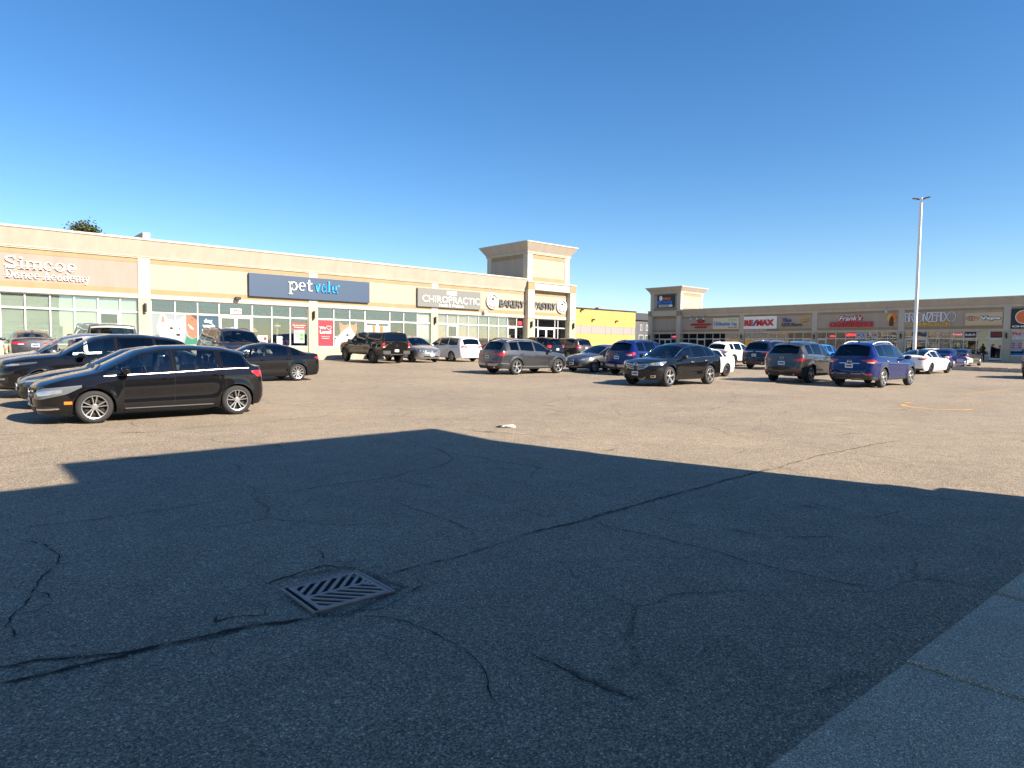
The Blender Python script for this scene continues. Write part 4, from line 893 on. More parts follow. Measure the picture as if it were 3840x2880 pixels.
rav = suv(paint=P_white, L=4.60, W=1.86, R=.37, rails=(2.1, 3.9, .035), railm=P_white, finm=P_white, spoiler=(4.12, .18, P_white), wheel=('five', 'dark'), clad=.2, arch=.09, cladm=M_clad, patches=[(T, M_tail, [('R', .45, .98, 1.02), ('R', .70, .93, 1.04), ('S', 4.5, .95, 1.05), ('S', 4.25, 1.0, 1.04)]), ('rear_bumper_black', M_clad, [('R', .01, .30, .60), ('R', .84, .30, .60)]), ('chrome_bar', M_chrome, [('R', .01, .96, .985), ('R', .45, .97, .995)], dict(nz=2))],
    top=[(0, .80), (.12, .95), (.6, 1.06), (1.22, 1.14), (1.98, 1.60), (2.45, 1.68), (3.2, 1.69), (3.9, 1.645), (4.15, 1.58), (4.40, 1.20), (4.5, 1.08), (4.6, 1.02)], rw=(4.17, 4.42), win=[(1.34, 2.45), (2.55, 3.42), (3.52, 3.95)])
gmc = suv(paint=P_navy, L=4.95, W=1.93, wb=2.86, rails=(2.1, 4.1, .04), wiper=(4.47, 4.40, .4), spoiler=(4.15, .2, M_black), finm=P_white, patches=[(T, M_tail, tl(.40, 4.5, .96, 1.05)), ('chrome_bar', M_chrome, [('R', .01, 1.04, 1.06), ('R', .80, 1.05, 1.07)], dict(nz=2, off=.012)), ('rear_bumper_black', M_clad, [('R', .01, .28, .50), ('R', .84, .28, .50)]), ('bumper_line', M_sil, [('R', .01, .70, .71), ('R', .84, .70, .71)], dict(nz=2))], trim=1, exh=(.40, (.55, -.55)),
    top=[(0, .80), (.12, .93), (.6, 1.03), (1.22, 1.12), (1.98, 1.60), (2.45, 1.70), (3.4, 1.71), (4.2, 1.66), (4.45, 1.58), (4.72, 1.22), (4.85, 1.08), (4.95, 1.02)], rw=(4.47, 4.74), win=[(1.34, 2.45), (2.55, 3.5), (3.6, 4.2)])
cx5 = suv(paint=P_mgrey, L=4.55, W=1.84, wheel=('ten', 'two'), wiper=(4.36, 4.30, .45), spoiler=(4.06, .20, P_mgrey), badge=(0, .98, .07, 'wing'), trim=1, trimm=M_sil, arch=.09, clad=.16,
    top=[(0, .78), (.12, .91), (.6, 1.02), (1.30, 1.11), (2.05, 1.56), (2.5, 1.645), (3.1, 1.655), (3.85, 1.60), (4.12, 1.53), (4.36, 1.18), (4.45, 1.07), (4.55, 1.0)], rw=(4.14, 4.37), win=[(1.40, 2.45), (2.55, 3.35), (3.44, 3.9)], door=[(1.56, 2.50), (2.50, 3.40)], ws=(1.35, 2.03), pr=(.78,),
    patches=[(T, M_tail, [('R', .44, .91, .93), ('R', .62, .87, .95), ('R', .82, .86, .98), ('S', 4.36, .90, .97), ('S', 4.20, .94, .96)]), ('rear_bumper_black', M_clad, [('R', .01, .28, .44), ('R', .86, .28, .50), ('S', 4.3, .30, .52)]), ('rear_reflector', M_tail, [('R', .60, .40, .46), ('R', .80, .41, .47)], dict(off=.012)), ('tailgate_recess', P_mgrey, [('R', .01, .70, .86), ('R', .34, .72, .86)], dict(off=.010)), ('tailgate_seam', M_gap, [('R', .01, .62, .635), ('R', .55, .62, .635)], dict(nz=2, off=.004))], exh=(.34, (.55, -.55)))
rog = suv(paint=P_blue, L=4.69, W=1.84, rails=(2.0, 4.05, .055), railm=P_white, wiper=(4.46, 4.38, .55), spoiler=(4.16, .17, P_blue), badge=(0, .96, .075, 'bar'), trim=2, trimm=M_sil, handm=M_chrome, wheel=('five', 'silver'), finm=P_blue,
    top=[(0, .82), (.12, .95), (.6, 1.05), (1.22, 1.13), (1.98, 1.60), (2.45, 1.70), (3.2, 1.715), (4.0, 1.67), (4.25, 1.61), (4.48, 1.20), (4.58, 1.08), (4.69, 1.02)], pr=(.80, 0, .30, .15), gap=.06,
    patches=[(T, M_tail, [('R', .44, 1.0, 1.03), ('R', .62, .94, 1.04), ('R', .82, .90, 1.05), ('S', 4.45, .93, 1.03), ('S', 4.28, .97, .99)]), ('tail_light_clear', M_tailw, [('R', .62, .92, .965), ('R', .80, .90, .96), ('S', 4.48, .92, .96)], dict(off=.012)), ('chrome_bar', M_chrome, [('R', .01, .885, .905), ('R', .36, .885, .905)], dict(nz=2, off=.014)), ('rear_bumper_black', M_clad, [('R', .01, .28, .50), ('R', .60, .30, .50), ('R', .72, .36, .44), ('R', .86, .38, .42)], dict(off=.010)), ('bumper_line', M_sil, [('R', .01, .505, .525), ('R', .46, .505, .525)], dict(nz=2, off=.016)), ('bumper_line', M_sil, [('R', .50, .55, .57), ('R', .66, .47, .50)], dict(nz=2, off=.016)),
             ('tailgate_seam', M_gap, [('R', .01, .62, .63), ('R', .52, .63, .64), ('R', .62, .80, .81)], dict(nz=2, off=.004)), ('rear_reflector', M_tail, [('R', .62, .46, .52), ('R', .82, .48, .53)], dict(off=.012)), ('rear_bumper_lip', M_sil, [('R', .01, .34, .352), ('R', .5, .34, .352)], dict(nz=2, off=.018))])
tes = sedan(paint=P_white, L=4.70, W=1.85, wb=2.875, fo=.84, R=.335, dark=1, roofm=M_gdark, wheel=('multi', 'dark'), top=[(0, .60), (.12, .70), (.6, .84), (1.15, .93), (2.1, 1.38), (2.6, 1.445), (3.0, 1.43), (3.5, 1.33), (4.25, 1.10), (4.55, 1.07), (4.70, .98)], ws=(1.2, 2.1), rw=(3.2, 4.20), win=[(1.3, 2.42), (2.5, 3.35), (3.42, 3.80)], door=[(1.45, 2.46), (2.46, 3.44)],
    mirm=P_white, patches=[(T, M_tail, [('R', .50, .84, .88), ('R', .70, .83, .94), ('S', 4.5, .86, .95), ('S', 4.32, .93, .95)]), ('tail_light_dark', M_headd, [('R', .50, .87, .91), ('R', .62, .89, .94)], dict(off=.012)), ('rear_bumper_black', M_clad, [('R', .01, .22, .34), ('R', .8, .24, .34)]), (B, M_headd, [('F', .55, .55, .66), ('F', .75, .60, .74)])])
bls = sedan(paint=P_blue, dark=1, patches=[(T, M_tail, tl(.4, 4.3, .80, .92)), (B, M_head, [('F', .45, .58, .66), ('F', .7, .60, .72)])])
bks = sedan(paint=paint('charcoal', (.03, .032, .03), .3), R=.33, patches=[(T, M_tail, tl(.4, 4.3, .80, .94)), (B, M_head, [('F', .45, .58, .66), ('F', .7, .60, .72)])])
whc = sedan(paint=P_white, patches=[(T, M_tail, tl(.4, 4.3, .80, .94)), (B, M_headd, [('F', .45, .56, .64), ('F', .7, .60, .74), ('S', .6, .70, .78)]), ('lower_intake', M_black, [('F', .02, .26, .40), ('F', .5, .27, .38)])])
bsu = suv(paint=P_black, L=5.0, W=1.98, wb=2.9, rails=(2.1, 4.3, .04), railm=M_black, spoiler=(4.45, .18, P_black), wiper=(4.77, 4.70, .4), rows=3, top=[(0, .9), (.12, 1.0), (.6, 1.08), (1.22, 1.16), (1.98, 1.66), (2.45, 1.76), (3.4, 1.78), (4.3, 1.73), (4.5, 1.66), (4.78, 1.25), (4.9, 1.1), (5.0, 1.05)], rw=(4.52, 4.80), win=[(1.34, 2.45), (2.55, 3.5), (3.6, 4.3)], patches=[(T, M_tail, tl(.62, 4.75, .94, 1.16)), ('rear_bumper_black', M_clad, [('R', .01, .28, .5), ('R', .84, .28, .5)])])
sie = van(paint=paint('mauve_grey', (.075, .065, .067), .6), wheel=('star', 'two'), rails=(2.4, 4.5, .04), railm=M_black, spoiler=(4.75, .12, P_brown), badge=(0, 1.0, .06, 'oval'), patches=[(T, M_tail, [('R', .50, .92, 1.06), ('R', .78, .92, 1.10), ('S', 4.95, .94, 1.10), ('S', 4.75, 1.0, 1.08)]), ('tail_light_clear', M_tailw, [('R', .60, .94, 1.0), ('R', .80, .94, 1.0)], dict(off=.012)), ('rear_bumper_black', M_clad, [('R', .01, .26, .36), ('R', .84, .26, .36)])])
rds = suv(paint=P_red, rails=(2.1, 4.0, .04), patches=[(T, M_tail, tl(.5, 4.4, .92, 1.05))])
rsu = suv(paint=P_black, L=4.9, W=1.95, wb=2.85, patches=[('tail_light', M_tail, [('R', .55, 1.0, 1.10), ('R', .74, .98, 1.25), ('S', 4.6, 1.0, 1.22)]), ('tail_light_clear', M_tailw, [('R', .6, .95, .985), ('R', .84, .95, .985)], dict(off=.012)), ('rear_bumper_black', M_clad, [('R', .01, .28, .5), ('R', .84, .28, .5)])], top=[(0, .9), (.12, 1.0), (.6, 1.08), (1.22, 1.16), (1.98, 1.64), (2.45, 1.74), (3.4, 1.76), (4.2, 1.71), (4.42, 1.64), (4.68, 1.25), (4.8, 1.1), (4.9, 1.05)], rw=(4.44, 4.7), win=[(1.34, 2.45), (2.55, 3.5), (3.6, 4.15)])
bhb = hatch(paint=P_bright, L=4.2, wheel=('five', 'dark'), patches=[(B, M_head, [('F', .5, .6, .72), ('F', .75, .62, .76)]), (T, M_tail, tl(.5, 4.0, .85, 1.0))], top=[(0, .72), (.10, .82), (.45, .95), (1.08, 1.08), (1.85, 1.50), (2.35, 1.60), (3.0, 1.61), (3.6, 1.58), (3.85, 1.50), (4.02, 1.2), (4.2, 1.0)], rw=(3.87, 4.03), win=[(1.16, 2.28), (2.38, 3.2), (3.3, 3.7)])

CARS = [
 ('hatchback', 'black hatchback nearest the camera on the left, its whole side lit, two-tone ten-spoke wheels', 'car', hb, 3.65, 15.78, 180),
 ('sedan', 'black sedan squeezed between the near black hatchback and the taller black crossover', 'car', civ, 3.65, 18.7, 180),
 ('crossover', 'glossy black crossover third in the left row, mirror glinting in the sun', 'car', inf, 3.5, 21.85, 180),
 ('crossover', 'silver crossover mostly hidden behind the glossy black crossover at the left edge', 'car', inf2, 3.3, 25.0, 180),
 ('sedan', 'black sedan with silver wheels in front of the pet shop windows, tail to the right', 'car', kia, 8.93, 24.85, 180),
 ('sedan', 'dark grey sedan seen from behind at the far left before the dance academy', 'car', cor, 3.35, 38.3, 90),
 ('off_road_vehicle', 'boxy grey off-road vehicle with hard top and upright rear window by the dance academy', 'car', jeep, 5.15, 31.6, 90),
 ('large_suv', 'large dark bronze SUV facing the camera below the dog wash poster', 'car', bro, 10.45, 31.6, -90),
 ('pickup_truck', 'black pickup truck with a windowed bed cap and roof rack before the cat poster', 'pickup truck', ram, 21.10, 37.7, 90),
 ('minivan', 'silver grey minivan facing the camera beside the black pickup truck', 'minivan', cara, 24.0, 37.6, -90),
 ('minivan', 'white minivan seen from behind with its front door open below the chiropractic sign', 'minivan', ody, 27.45, 37.95, 90),
 ('suv', 'dark red SUV whose roof shows just above the dark grey SUV in the middle', 'car', rds, 32.3, 38.3, 90),
 ('suv', 'black SUV seen from behind before the bakery, left of the brown minivan', 'car', bsu, 35.9, 38.2, 90),
 ('minivan', 'grey brown minivan with black roof rails parked before the bakery tower', 'minivan', sie, 39.35, 38.4, 90),
 ('suv', 'dark grey SUV in mid-lot with silver roof rails and swirled silver wheels', 'car', sf, 22.05, 24.12, 0),
 ('sedan', 'bronze grey sedan facing left, nose to nose with the dark grey SUV', 'car', maz, 27.15, 23.68, 180),
 ('suv', 'deep blue SUV half hidden between the bronze grey sedan and the black crossover', 'car', esc, 27.1, 20.65, 0),
 ('crossover', 'black crossover with wide silver grille and five-spoke silver wheels, front to the left', 'car', ven, 22.45, 15.78, 180),
 ('sedan', 'white sedan with black steel wheels whose tail sticks out behind the black crossover', 'car', whs, 28.2, 18.35, 180),
 ('suv', 'white SUV with black lower cladding, right of the black crossover', 'car', rav, 41.75, 24.3, 0),
 ('suv', 'dark navy SUV with a chrome bar across its tail, right of the white SUV', 'car', gmc, 40.75, 20.75, 0),
 ('suv', 'brown grey SUV seen from behind, left of the vivid blue SUV', 'car', cx5, 29.9, 13.72, 0),
 ('suv', 'vivid blue SUV seen from behind with white roof rails, right of the brown grey SUV', 'car', rog, 29.80, 10.72, -2),
 ('hatchback', 'bright sky blue hatchback glimpsed between the two rear-facing SUVs', 'car', bhb, 50.5, 21.9, 0),
 ('sedan', 'white sedan with dark glass roof near the base of the lamp post', 'car', tes, 45.0, 13.45, -2),
 ('sedan', 'blue sedan just right of the white glass-roofed sedan', 'car', bls, 56.75, 15.45, 0),
 ('sedan', 'white sedan showing only its nose between the blue and the charcoal sedan', 'car', whc, 60.5, 17.0, -90),
 ('sedan', 'charcoal sedan parked farthest right before the tanning salon', 'car', bks, 64.4, 16.3, 0),
 ('suv', 'black SUV cut off by the right edge of the photo, red tail lamp high up', 'car', rsu, 45.2, 7.35, 0),
 ('sedan', 'black sedan whose roof peeks over the deep blue SUV', 'car', dict(kia), 38.6, 31.2, 0)]
for nm, lab, cat, sp, x, y, h in CARS:
    r_, _c = car(nm, lab, cat, sp, x, y, h)
    r_.scale = {id(rog): (1.02, 1.02, 1.075), id(cx5): (1.01, 1.01, 1.10), id(ven): (1.0, 1.0, 1.05), id(gmc): (1.0, 1.0, 1.07), id(esc): (1.0, 1.0, 1.05)}.get(id(sp), (1, 1, 1))

# ------------------------------------------------------------------ shop rows
FL = Fac((0, 43.5, 0), (1, 0, 0), (0, -1, 0))          # left row, u = x
FR = Fac((81, 0, 0), (0, -1, 0), (-1, 0, 0))           # right row, u = -y
FY = Fac((0, 55, 0), (1, 0, 0), (0, -1, 0))            # yellow building
FN = Fac((0, -2.0, 0), (-1, 0, 0), (0, 1, 0))          # the row behind the photographer, u = -x
M_blindg = mat('frosted_film', (0.42, 0.46, 0.41), .6, var=.06, scale=.6)
M_blindb = mat('brown_blind', (.17, .125, .085), .8, var=.12, scale=1.4)
M_blindp = mat('pink_film', (0.36, 0.28, 0.23), .7, var=.05)
M_blindw = mat('white_film', (0.5, 0.52, 0.49), .6)
M_joint = mat('stone_joint', (.30, .25, .17), .95)

def stone(mb, F, u0, u1, v0, v1, d0, d1, ch=.34, cw=.62, seed=0):
    """courses of blocks with open joints; mb slot 0 stone, slot 1 joint"""
    rr = random.Random(seed); mb.mi = 1; F.box(mb, u0 + .006, u1 - .006, v0, v1, d0, d1 - .012); mb.mi = 0
    v = v0; k = 0
    while v < v1 - .02:
        t = min(v + ch, v1); u = u0 - (0 if k % 2 else cw / 2)
        while u < u1:
            a, b = max(u, u0), min(u + cw, u1)
            if b - a > .03: F.box(mb, a + .004, b - .004, v + .004, t - .004, d0 + .005, d1 - rr.uniform(0, .005))
            u += cw
        v = t; k += 1

def bay(F, root, mull, doors, vf, vs, vt, vh, blinds={}, gm=None, rec=.14, depth=5.5, gshade=None):
    """one shopfront: a window part per opening, doors, the low stone wall and the room behind"""
    gm = gm or M_wglass; u0, u1 = mull[0], mull[-1]
    for i, (a, b) in enumerate(zip(mull, mull[1:])):
        isd = i in doors
        f = MB(); w = .034
        lo = vf if isd else vs
        for q in ((a, a + w, lo, vh), (b - w, b, lo, vh)): F.box(f, *q, -rec - .03, -rec + .05)
        F.box(f, a + w, b - w, vh - .055, vh, -rec - .03, -rec + .047); F.box(f, a + w, b - w, vt - .05, vt + .05, -rec - .03, -rec + .047)
        if not isd: F.box(f, a + w, b - w, vs, vs + .07, -rec - .03, -rec + .047)
        fo = f.build('door_frame' if isd else 'storefront_window', M_white, root, bevel=0)
        panes = [(a + w, b - w, vt + .05, vh - .055)] + ([] if isd else [(a + w, b - w, vs + .07, vt - .05)])
        for p in panes:
            g_ = MB(); F.box(g_, *p, -rec, -rec + .008); g_.build('glass_pane', gm, fo)
        for lev in (0, 1):
            bl = blinds.get((i, lev), blinds.get(i))
            if bl and lev < len(panes):
                q = MB(); p = panes[lev]; F.box(q, *p, -rec - .06, -rec - .05); q.build('window_film', bl, fo)
        if isd:
            n = doors[i]; ww = (b - a - 2 * w) / n
            for k in range(n):
                x0 = a + w + ww * k; x1 = x0 + ww; top = vt - .05
                d = MB()
                for q in ((x0, x0 + .10, vf + .02, top), (x1 - .10, x1, vf + .02, top)): F.box(d, *q, -rec - .02, -rec + .03)
                F.box(d, x0 + .10, x1 - .10, top - .12, top, -rec - .02, -rec + .028); F.box(d, x0 + .10, x1 - .10, vf + .02, vf + .24, -rec - .02, -rec + .028)
                do = d.build('door', M_white, root)
                g_ = MB(); F.box(g_, x0 + .10, x1 - .10, vf + .24, top - .12, -rec, -rec + .008); g_.build('glass_pane', gm, do)
                h = MB(); hx = x1 - .05 if (n == 1 or k == 0) else x0 + .05
                ps = [F.P(hx, vf + .95, -rec + .02), F.P(hx, vf + .95, -rec + .08), F.P(hx, vf + 1.35, -rec + .08), F.P(hx, vf + 1.35, -rec + .02)]
                h.tube(ps, .016, 6); h.build('door_handle', M_sil, do)
    # stone base under the glass
    s_ = MB(); segs = []; i = 0
    for i, (a, b) in enumerate(zip(mull, mull[1:])):
        if i in doors: continue
        if segs and abs(segs[-1][1] - a) < .01: segs[-1][1] = b
        else: segs.append([a, b])
    for a, b in segs:
        stone(s_, F, a, b, vf - .6, vs - .05, -.30, -.05, ch=.42, cw=.8)
        s_.mi = 2; F.box(s_, a, b, vs - .05, vs, -.30, -.02); s_.mi = 0
    s_.build('stone_base', [M_stone, M_joint, M_cream], root)
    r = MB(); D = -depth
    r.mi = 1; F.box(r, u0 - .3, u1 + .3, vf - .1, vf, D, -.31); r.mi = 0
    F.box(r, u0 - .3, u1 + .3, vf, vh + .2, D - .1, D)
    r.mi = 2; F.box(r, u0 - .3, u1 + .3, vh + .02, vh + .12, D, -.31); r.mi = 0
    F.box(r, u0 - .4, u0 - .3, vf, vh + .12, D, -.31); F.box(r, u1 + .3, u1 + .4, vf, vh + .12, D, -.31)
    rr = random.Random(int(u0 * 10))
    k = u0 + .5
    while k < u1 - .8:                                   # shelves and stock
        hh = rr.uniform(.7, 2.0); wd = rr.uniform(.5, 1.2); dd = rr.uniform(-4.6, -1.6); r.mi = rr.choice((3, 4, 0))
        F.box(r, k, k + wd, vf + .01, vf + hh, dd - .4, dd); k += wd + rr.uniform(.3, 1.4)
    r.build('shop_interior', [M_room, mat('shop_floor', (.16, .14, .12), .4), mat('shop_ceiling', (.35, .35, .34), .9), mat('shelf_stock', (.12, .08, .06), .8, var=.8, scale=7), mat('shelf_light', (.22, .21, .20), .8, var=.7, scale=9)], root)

def facade(F, root, bays, pil, L, pans, u_lo, u_hi, stone_seed=0, thick=.34):
    """L: levels head, band, tan, panel, tan2, ledge, flare top, cap"""
    vf, vh, v1, v2, v3, v4, v5, v6, v7 = L
    for (a, b), pm in zip(bays, pans):
        w = MB(); F.box(w, a, b, v2, v3, -thick, 0); w.build('wall_panel', pm, root)
        t = MB(); F.box(t, a, b, v1, v2, -thick, .012); F.box(t, a, b, v3, v4, -thick, .012); t.build('tan_band', M_tan, root)
    w = MB(); F.box(w, u_lo, u_hi, vh, v1, -thick, .05); w.build('cream_band', M_cream, root, bevel=.008)
    for k, (a, b) in enumerate(pil):
        w = MB(); F.box(w, a, b, v1, v4, -thick, .045); w.build('pilaster', M_cream, root, bevel=.008)
        w = MB(); stone(w, F, a - .01, b + .01, vf - .6, vh, -thick, .03, ch=.40, cw=1.4, seed=k); w.build('stone_pier', [M_stone, M_joint], root)
    w = MB()                                            # moulded ledge, sloping fascia, cap
    F.box(w, u_lo, u_hi, v4, v4 + (v5 - v4) * .62, -thick, .07); F.box(w, u_lo, u_hi, v4 + (v5 - v4) * .62, v5, -thick, .11)
    w.build('ledge', M_cream, root, bevel=.008)
    w = MB(); pr = [(-.35, v5), (.06, v5), (.40, v6), (-.35, v6)]
    w.prism([F.P(u_lo, v, d) for d, v in pr], [F.P(u_hi, v, d) for d, v in pr]); w.build('fascia', M_fascia, root)
    w = MB(); F.box(w, u_lo - .02, u_hi + .02, v6, v7, -.40, .44); w.build('parapet_cap', M_cream, root, bevel=.01)

def tower(F, root, u0, u1, d0, depth, vb, vl, vt_, prot=.55, vtop=.11):
    """square tower: shaft, corner piers, inset panels on all sides, flared cornice"""
    m = MB(); F.box(m, u0 + .05, u1 - .05, vb, vl, d0 - depth + .05, d0 - .05); m.build('tower_shaft', M_panel, root)
    cp = .62; m = MB()
    for (a, b) in ((u0, u0 + cp), (u1 - cp, u1)):
        for (c_, e) in ((d0 - cp, d0), (d0 - depth, d0 - depth + cp)): m = MB(); F.box(m, a, b, vb, vl, c_, e); m.build('tower_corner', M_cream, root, bevel=.01)
    m = MB(); hb_ = .30
    for (v0, v1) in ((vb, vb + hb_ + .1), (vl - hb_ - .06, vl)):
        F.box(m, u0 + cp, u1 - cp, v0, v1, d0 - .04, d0 - .03); F.box(m, u0 + cp, u1 - cp, v0, v1, d0 - depth + .03, d0 - depth + .04)
        F.box(m, u0 + .03, u0 + .04, v0, v1, d0 - depth + cp, d0 - cp); F.box(m, u1 - .04, u1 - .03, v0, v1, d0 - depth + cp, d0 - cp)
    m.build('tan_band', M_tan, root)
    m = MB(); 
    for k, (vv, e) in enumerate(((vl, .05), (vl + .10, .10))): F.box(m, u0 - e, u1 + e, vv, vv + .10, d0 - depth - e, d0 + e)
    m.build('ledge', M_cream, root, bevel=.01)
    v0 = vl + .20; e = .06
    m = MB(); m.hexa([F.P(u0 - e, v0, d0 + e), F.P(u1 + e, v0, d0 + e), F.P(u1 + e, v0, d0 - depth - e), F.P(u0 - e, v0, d0 - depth - e),
                      F.P(u0 - prot, vt_, d0 + prot), F.P(u1 + prot, vt_, d0 + prot), F.P(u1 + prot, vt_, d0 - depth - prot), F.P(u0 - prot, vt_, d0 - depth - prot)])
    m.build('cornice', M_fascia, root)
    m = MB(); p = prot + .03; F.box(m, u0 - p, u1 + p, vt_, vt_ + vtop, d0 - depth - p, d0 + p); m.build('tower_cap', M_cream, root, bevel=.01)

def portal(F, root, a0, a1, b0, b1, d, vb, vh, v0, v1, vf):
    """two forward pillars carrying a cream beam with tan end blocks"""
    for a, b in ((a0, a1), (b0, b1)):
        m = MB(); F.box(m, a, b, vh, v0, -.4, d); m.build('pillar', M_cream, root, bevel=.01)
        m = MB(); stone(m, F, a - .01, b + .01, vf - .6, vh - .12, -.4, d - .02, ch=.40, cw=1.4); m.build('stone_pier', [M_stone, M_joint], root)
        m = MB(); F.box(m, a - .02, b + .02, vh - .12, vh, -.4, d + .03); m.build('pillar_collar', M_cream, root)
        m = MB(); F.box(m, a - .012, b + .012, v0, v1, -.4, d + .012); m.build('tan_block', M_tan, root)
    m = MB(); F.box(m, a1 + .012, b0 - .012, v0, v1, -.4, d - .02); m.build('beam', M_cream, root, bevel=.01)
    m = MB(); F.box(m, a0 - .06, b1 + .06, v1, v1 + .12, -.4, d + .06); m.build('parapet_cap', M_cream, root)

# ---- left row
LB = empty('strip_mall', (0, 0, 0), 0, 'long sunlit cream and peach shop row on the left with a flared corner tower', 'shop building')
lv = (1.05, 4.36, 4.61, 4.93, 6.42, 6.69, 6.81, 7.71, 7.83)
pilL = [(-12.0, -11.36), (-1.45, -.81), (9.01, 9.65), (19.44, 20.09), (29.6, 30.24)]
bL = [(-22, -12.0), (-11.36, -1.45), (-.81, 9.01), (9.65, 19.44), (20.09, 29.6), (30.24, 39.62)]
facade(FL, LB, bL, pilL, lv, [M_panel, M_panelp, M_panelp, M_panel, M_panel, M_panel], -22, 39.62)
A = [-.72, .4, 1.5, 2.6, 3.65, 4.76, 5.87, 6.99, 8.09, 9.0]
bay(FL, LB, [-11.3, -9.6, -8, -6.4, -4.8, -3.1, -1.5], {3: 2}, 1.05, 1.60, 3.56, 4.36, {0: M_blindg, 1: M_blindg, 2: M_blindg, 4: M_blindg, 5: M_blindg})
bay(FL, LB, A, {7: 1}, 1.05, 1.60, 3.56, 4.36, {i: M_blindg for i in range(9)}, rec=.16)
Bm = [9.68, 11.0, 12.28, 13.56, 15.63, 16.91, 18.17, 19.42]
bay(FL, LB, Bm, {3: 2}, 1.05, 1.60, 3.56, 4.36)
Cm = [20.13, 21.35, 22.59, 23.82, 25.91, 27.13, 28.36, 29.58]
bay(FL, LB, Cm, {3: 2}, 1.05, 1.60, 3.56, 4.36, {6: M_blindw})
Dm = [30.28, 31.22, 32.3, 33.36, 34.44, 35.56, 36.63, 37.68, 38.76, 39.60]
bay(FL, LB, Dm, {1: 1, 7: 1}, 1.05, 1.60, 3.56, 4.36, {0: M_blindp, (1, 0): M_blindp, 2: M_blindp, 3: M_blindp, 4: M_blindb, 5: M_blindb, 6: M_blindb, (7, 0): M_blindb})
Em = [40.41, 40.95, 41.35, 43.55, 43.95, 45.0]
w = MB(); FL.box(w, 40.41, 45.0, 4.93, 6.42, -.34, 0); w.build('wall_panel', M_panel, LB)
w = MB(); FL.box(w, 40.41, 45.0, 4.61, 4.93, -.34, .012); FL.box(w, 40.41, 45.0, 6.42, 6.75, -.34, .012); w.build('tan_band', M_tan, LB)
w = MB(); FL.box(w, 40.41, 45.0, 4.36, 4.61, -.34, .05); w.build('cream_band', M_cream, LB); w = MB(); FL.box(w, 40.41, 45.0, 6.75, 7.6, -.42, -.01); w.build('wall_panel', M_panel, LB)
bay(FL, LB, Em, {2: 2}, 1.05, 1.60, 3.56, 4.36, {4: M_blindb, 3: M_blindb})
portal(FL, LB, 39.63, 40.40, 45.0, 45.76, .45, 1.05, 4.45, 6.88, 7.52, 1.05)
tower(FL, LB, 39.64, 45.0, .30, 5.7, 7.64, 10.05, 10.98)
w = MB(); FL.box(w, -22, 45.75, 7.05, 7.2, -20, -.42); w.build('roof', M_roofm, LB)
w = MB(); FL.box(w, 45.55, 45.75, 0, 7.6, -20, -.41); FL.box(w, -22, -21.8, 0, 7.6, -20, -.41); FL.box(w, -22, 45.75, 0, 7.6, -20.2, -20); w.build('side_wall', M_panel, LB)
w = MB(); FL.box(w, 9.52, 9.92, 7.2, 8.38, -9.5, -1.0); w.build('roof_dividing_wall', M_cream, LB)
# sidewalks in front of the rows
def walk(name, x0, x1, y0, y1, dz, alongx):
    m = MB(); n = 24
    for i in range(n):
        if alongx: a, b = x0 + (x1 - x0) * i / n, x0 + (x1 - x0) * (i + 1) / n; q = (a + .005, b - .005, y0, y1)
        else: a, b = y0 + (y1 - y0) * i / n, y0 + (y1 - y0) * (i + 1) / n; q = (x0, x1, a + .005, b - .005)
        z = gz((q[0] + q[1]) / 2, (q[2] + q[3]) / 2); m.box(*q, z - .4, 1.07 if alongx else z + dz)
    tag(m.build(name, M_conc, bevel=.015), kind='structure')
walk('pavement', -22, 46.5, 41.6, 43.45, .27, True)
walk('pavement', 79.0, 80.95, -8, 62, .12, False)
# ---- right row
RB = empty('strip_mall', (81, 0, 0), 0, 'long shaded shop row across the right with a flared tower at its left end', 'shop building')
def rel(o_parent):                       # children were built in world space: keep them there
    for c_ in list(o_parent.children): c_.matrix_parent_inverse = Matrix.Translation(-o_parent.location)
rv = (.95, 3.97, 4.17, 4.45, 6.09, 6.35, 6.60, 7.30, 7.41)
u = lambda *y: [-q for q in y]
pilR = [(-46.18, -45.51), (-36.49, -35.86), (-26.87, -26.24), (-17.24, -16.62), (-7.6, -6.95)]
bR = [(-55.2, -46.18), (-45.51, -36.49), (-35.86, -26.87), (-26.24, -17.24), (-16.62, -7.6), (-6.95, 6)]
facade(FR, RB, bR, pilR, rv, [M_panel] * 6, -55.2, 6)
kw = dict(gm=M_wglassd)
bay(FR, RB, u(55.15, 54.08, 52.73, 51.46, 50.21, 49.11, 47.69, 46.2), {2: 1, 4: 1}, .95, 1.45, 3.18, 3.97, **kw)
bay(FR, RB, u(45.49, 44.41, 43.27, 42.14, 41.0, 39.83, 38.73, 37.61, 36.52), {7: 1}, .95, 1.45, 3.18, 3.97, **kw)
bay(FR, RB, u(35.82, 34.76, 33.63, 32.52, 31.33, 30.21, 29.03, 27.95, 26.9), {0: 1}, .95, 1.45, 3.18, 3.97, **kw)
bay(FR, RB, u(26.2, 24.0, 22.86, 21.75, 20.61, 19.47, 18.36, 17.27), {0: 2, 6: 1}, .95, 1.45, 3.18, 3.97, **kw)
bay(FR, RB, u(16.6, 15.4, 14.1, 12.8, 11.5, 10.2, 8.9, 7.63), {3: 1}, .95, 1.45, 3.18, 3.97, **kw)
w = MB(); FR.box(w, -60.27, -55.9, 4.45, 6.09, -.34, 0); w.build('wall_panel', M_panel, RB)
w = MB(); FR.box(w, -60.27, -55.9, 4.17, 4.45, -.34, .012); FR.box(w, -60.27, -55.9, 6.09, 6.5, -.34, .012); w.build('tan_band', M_tan, RB)
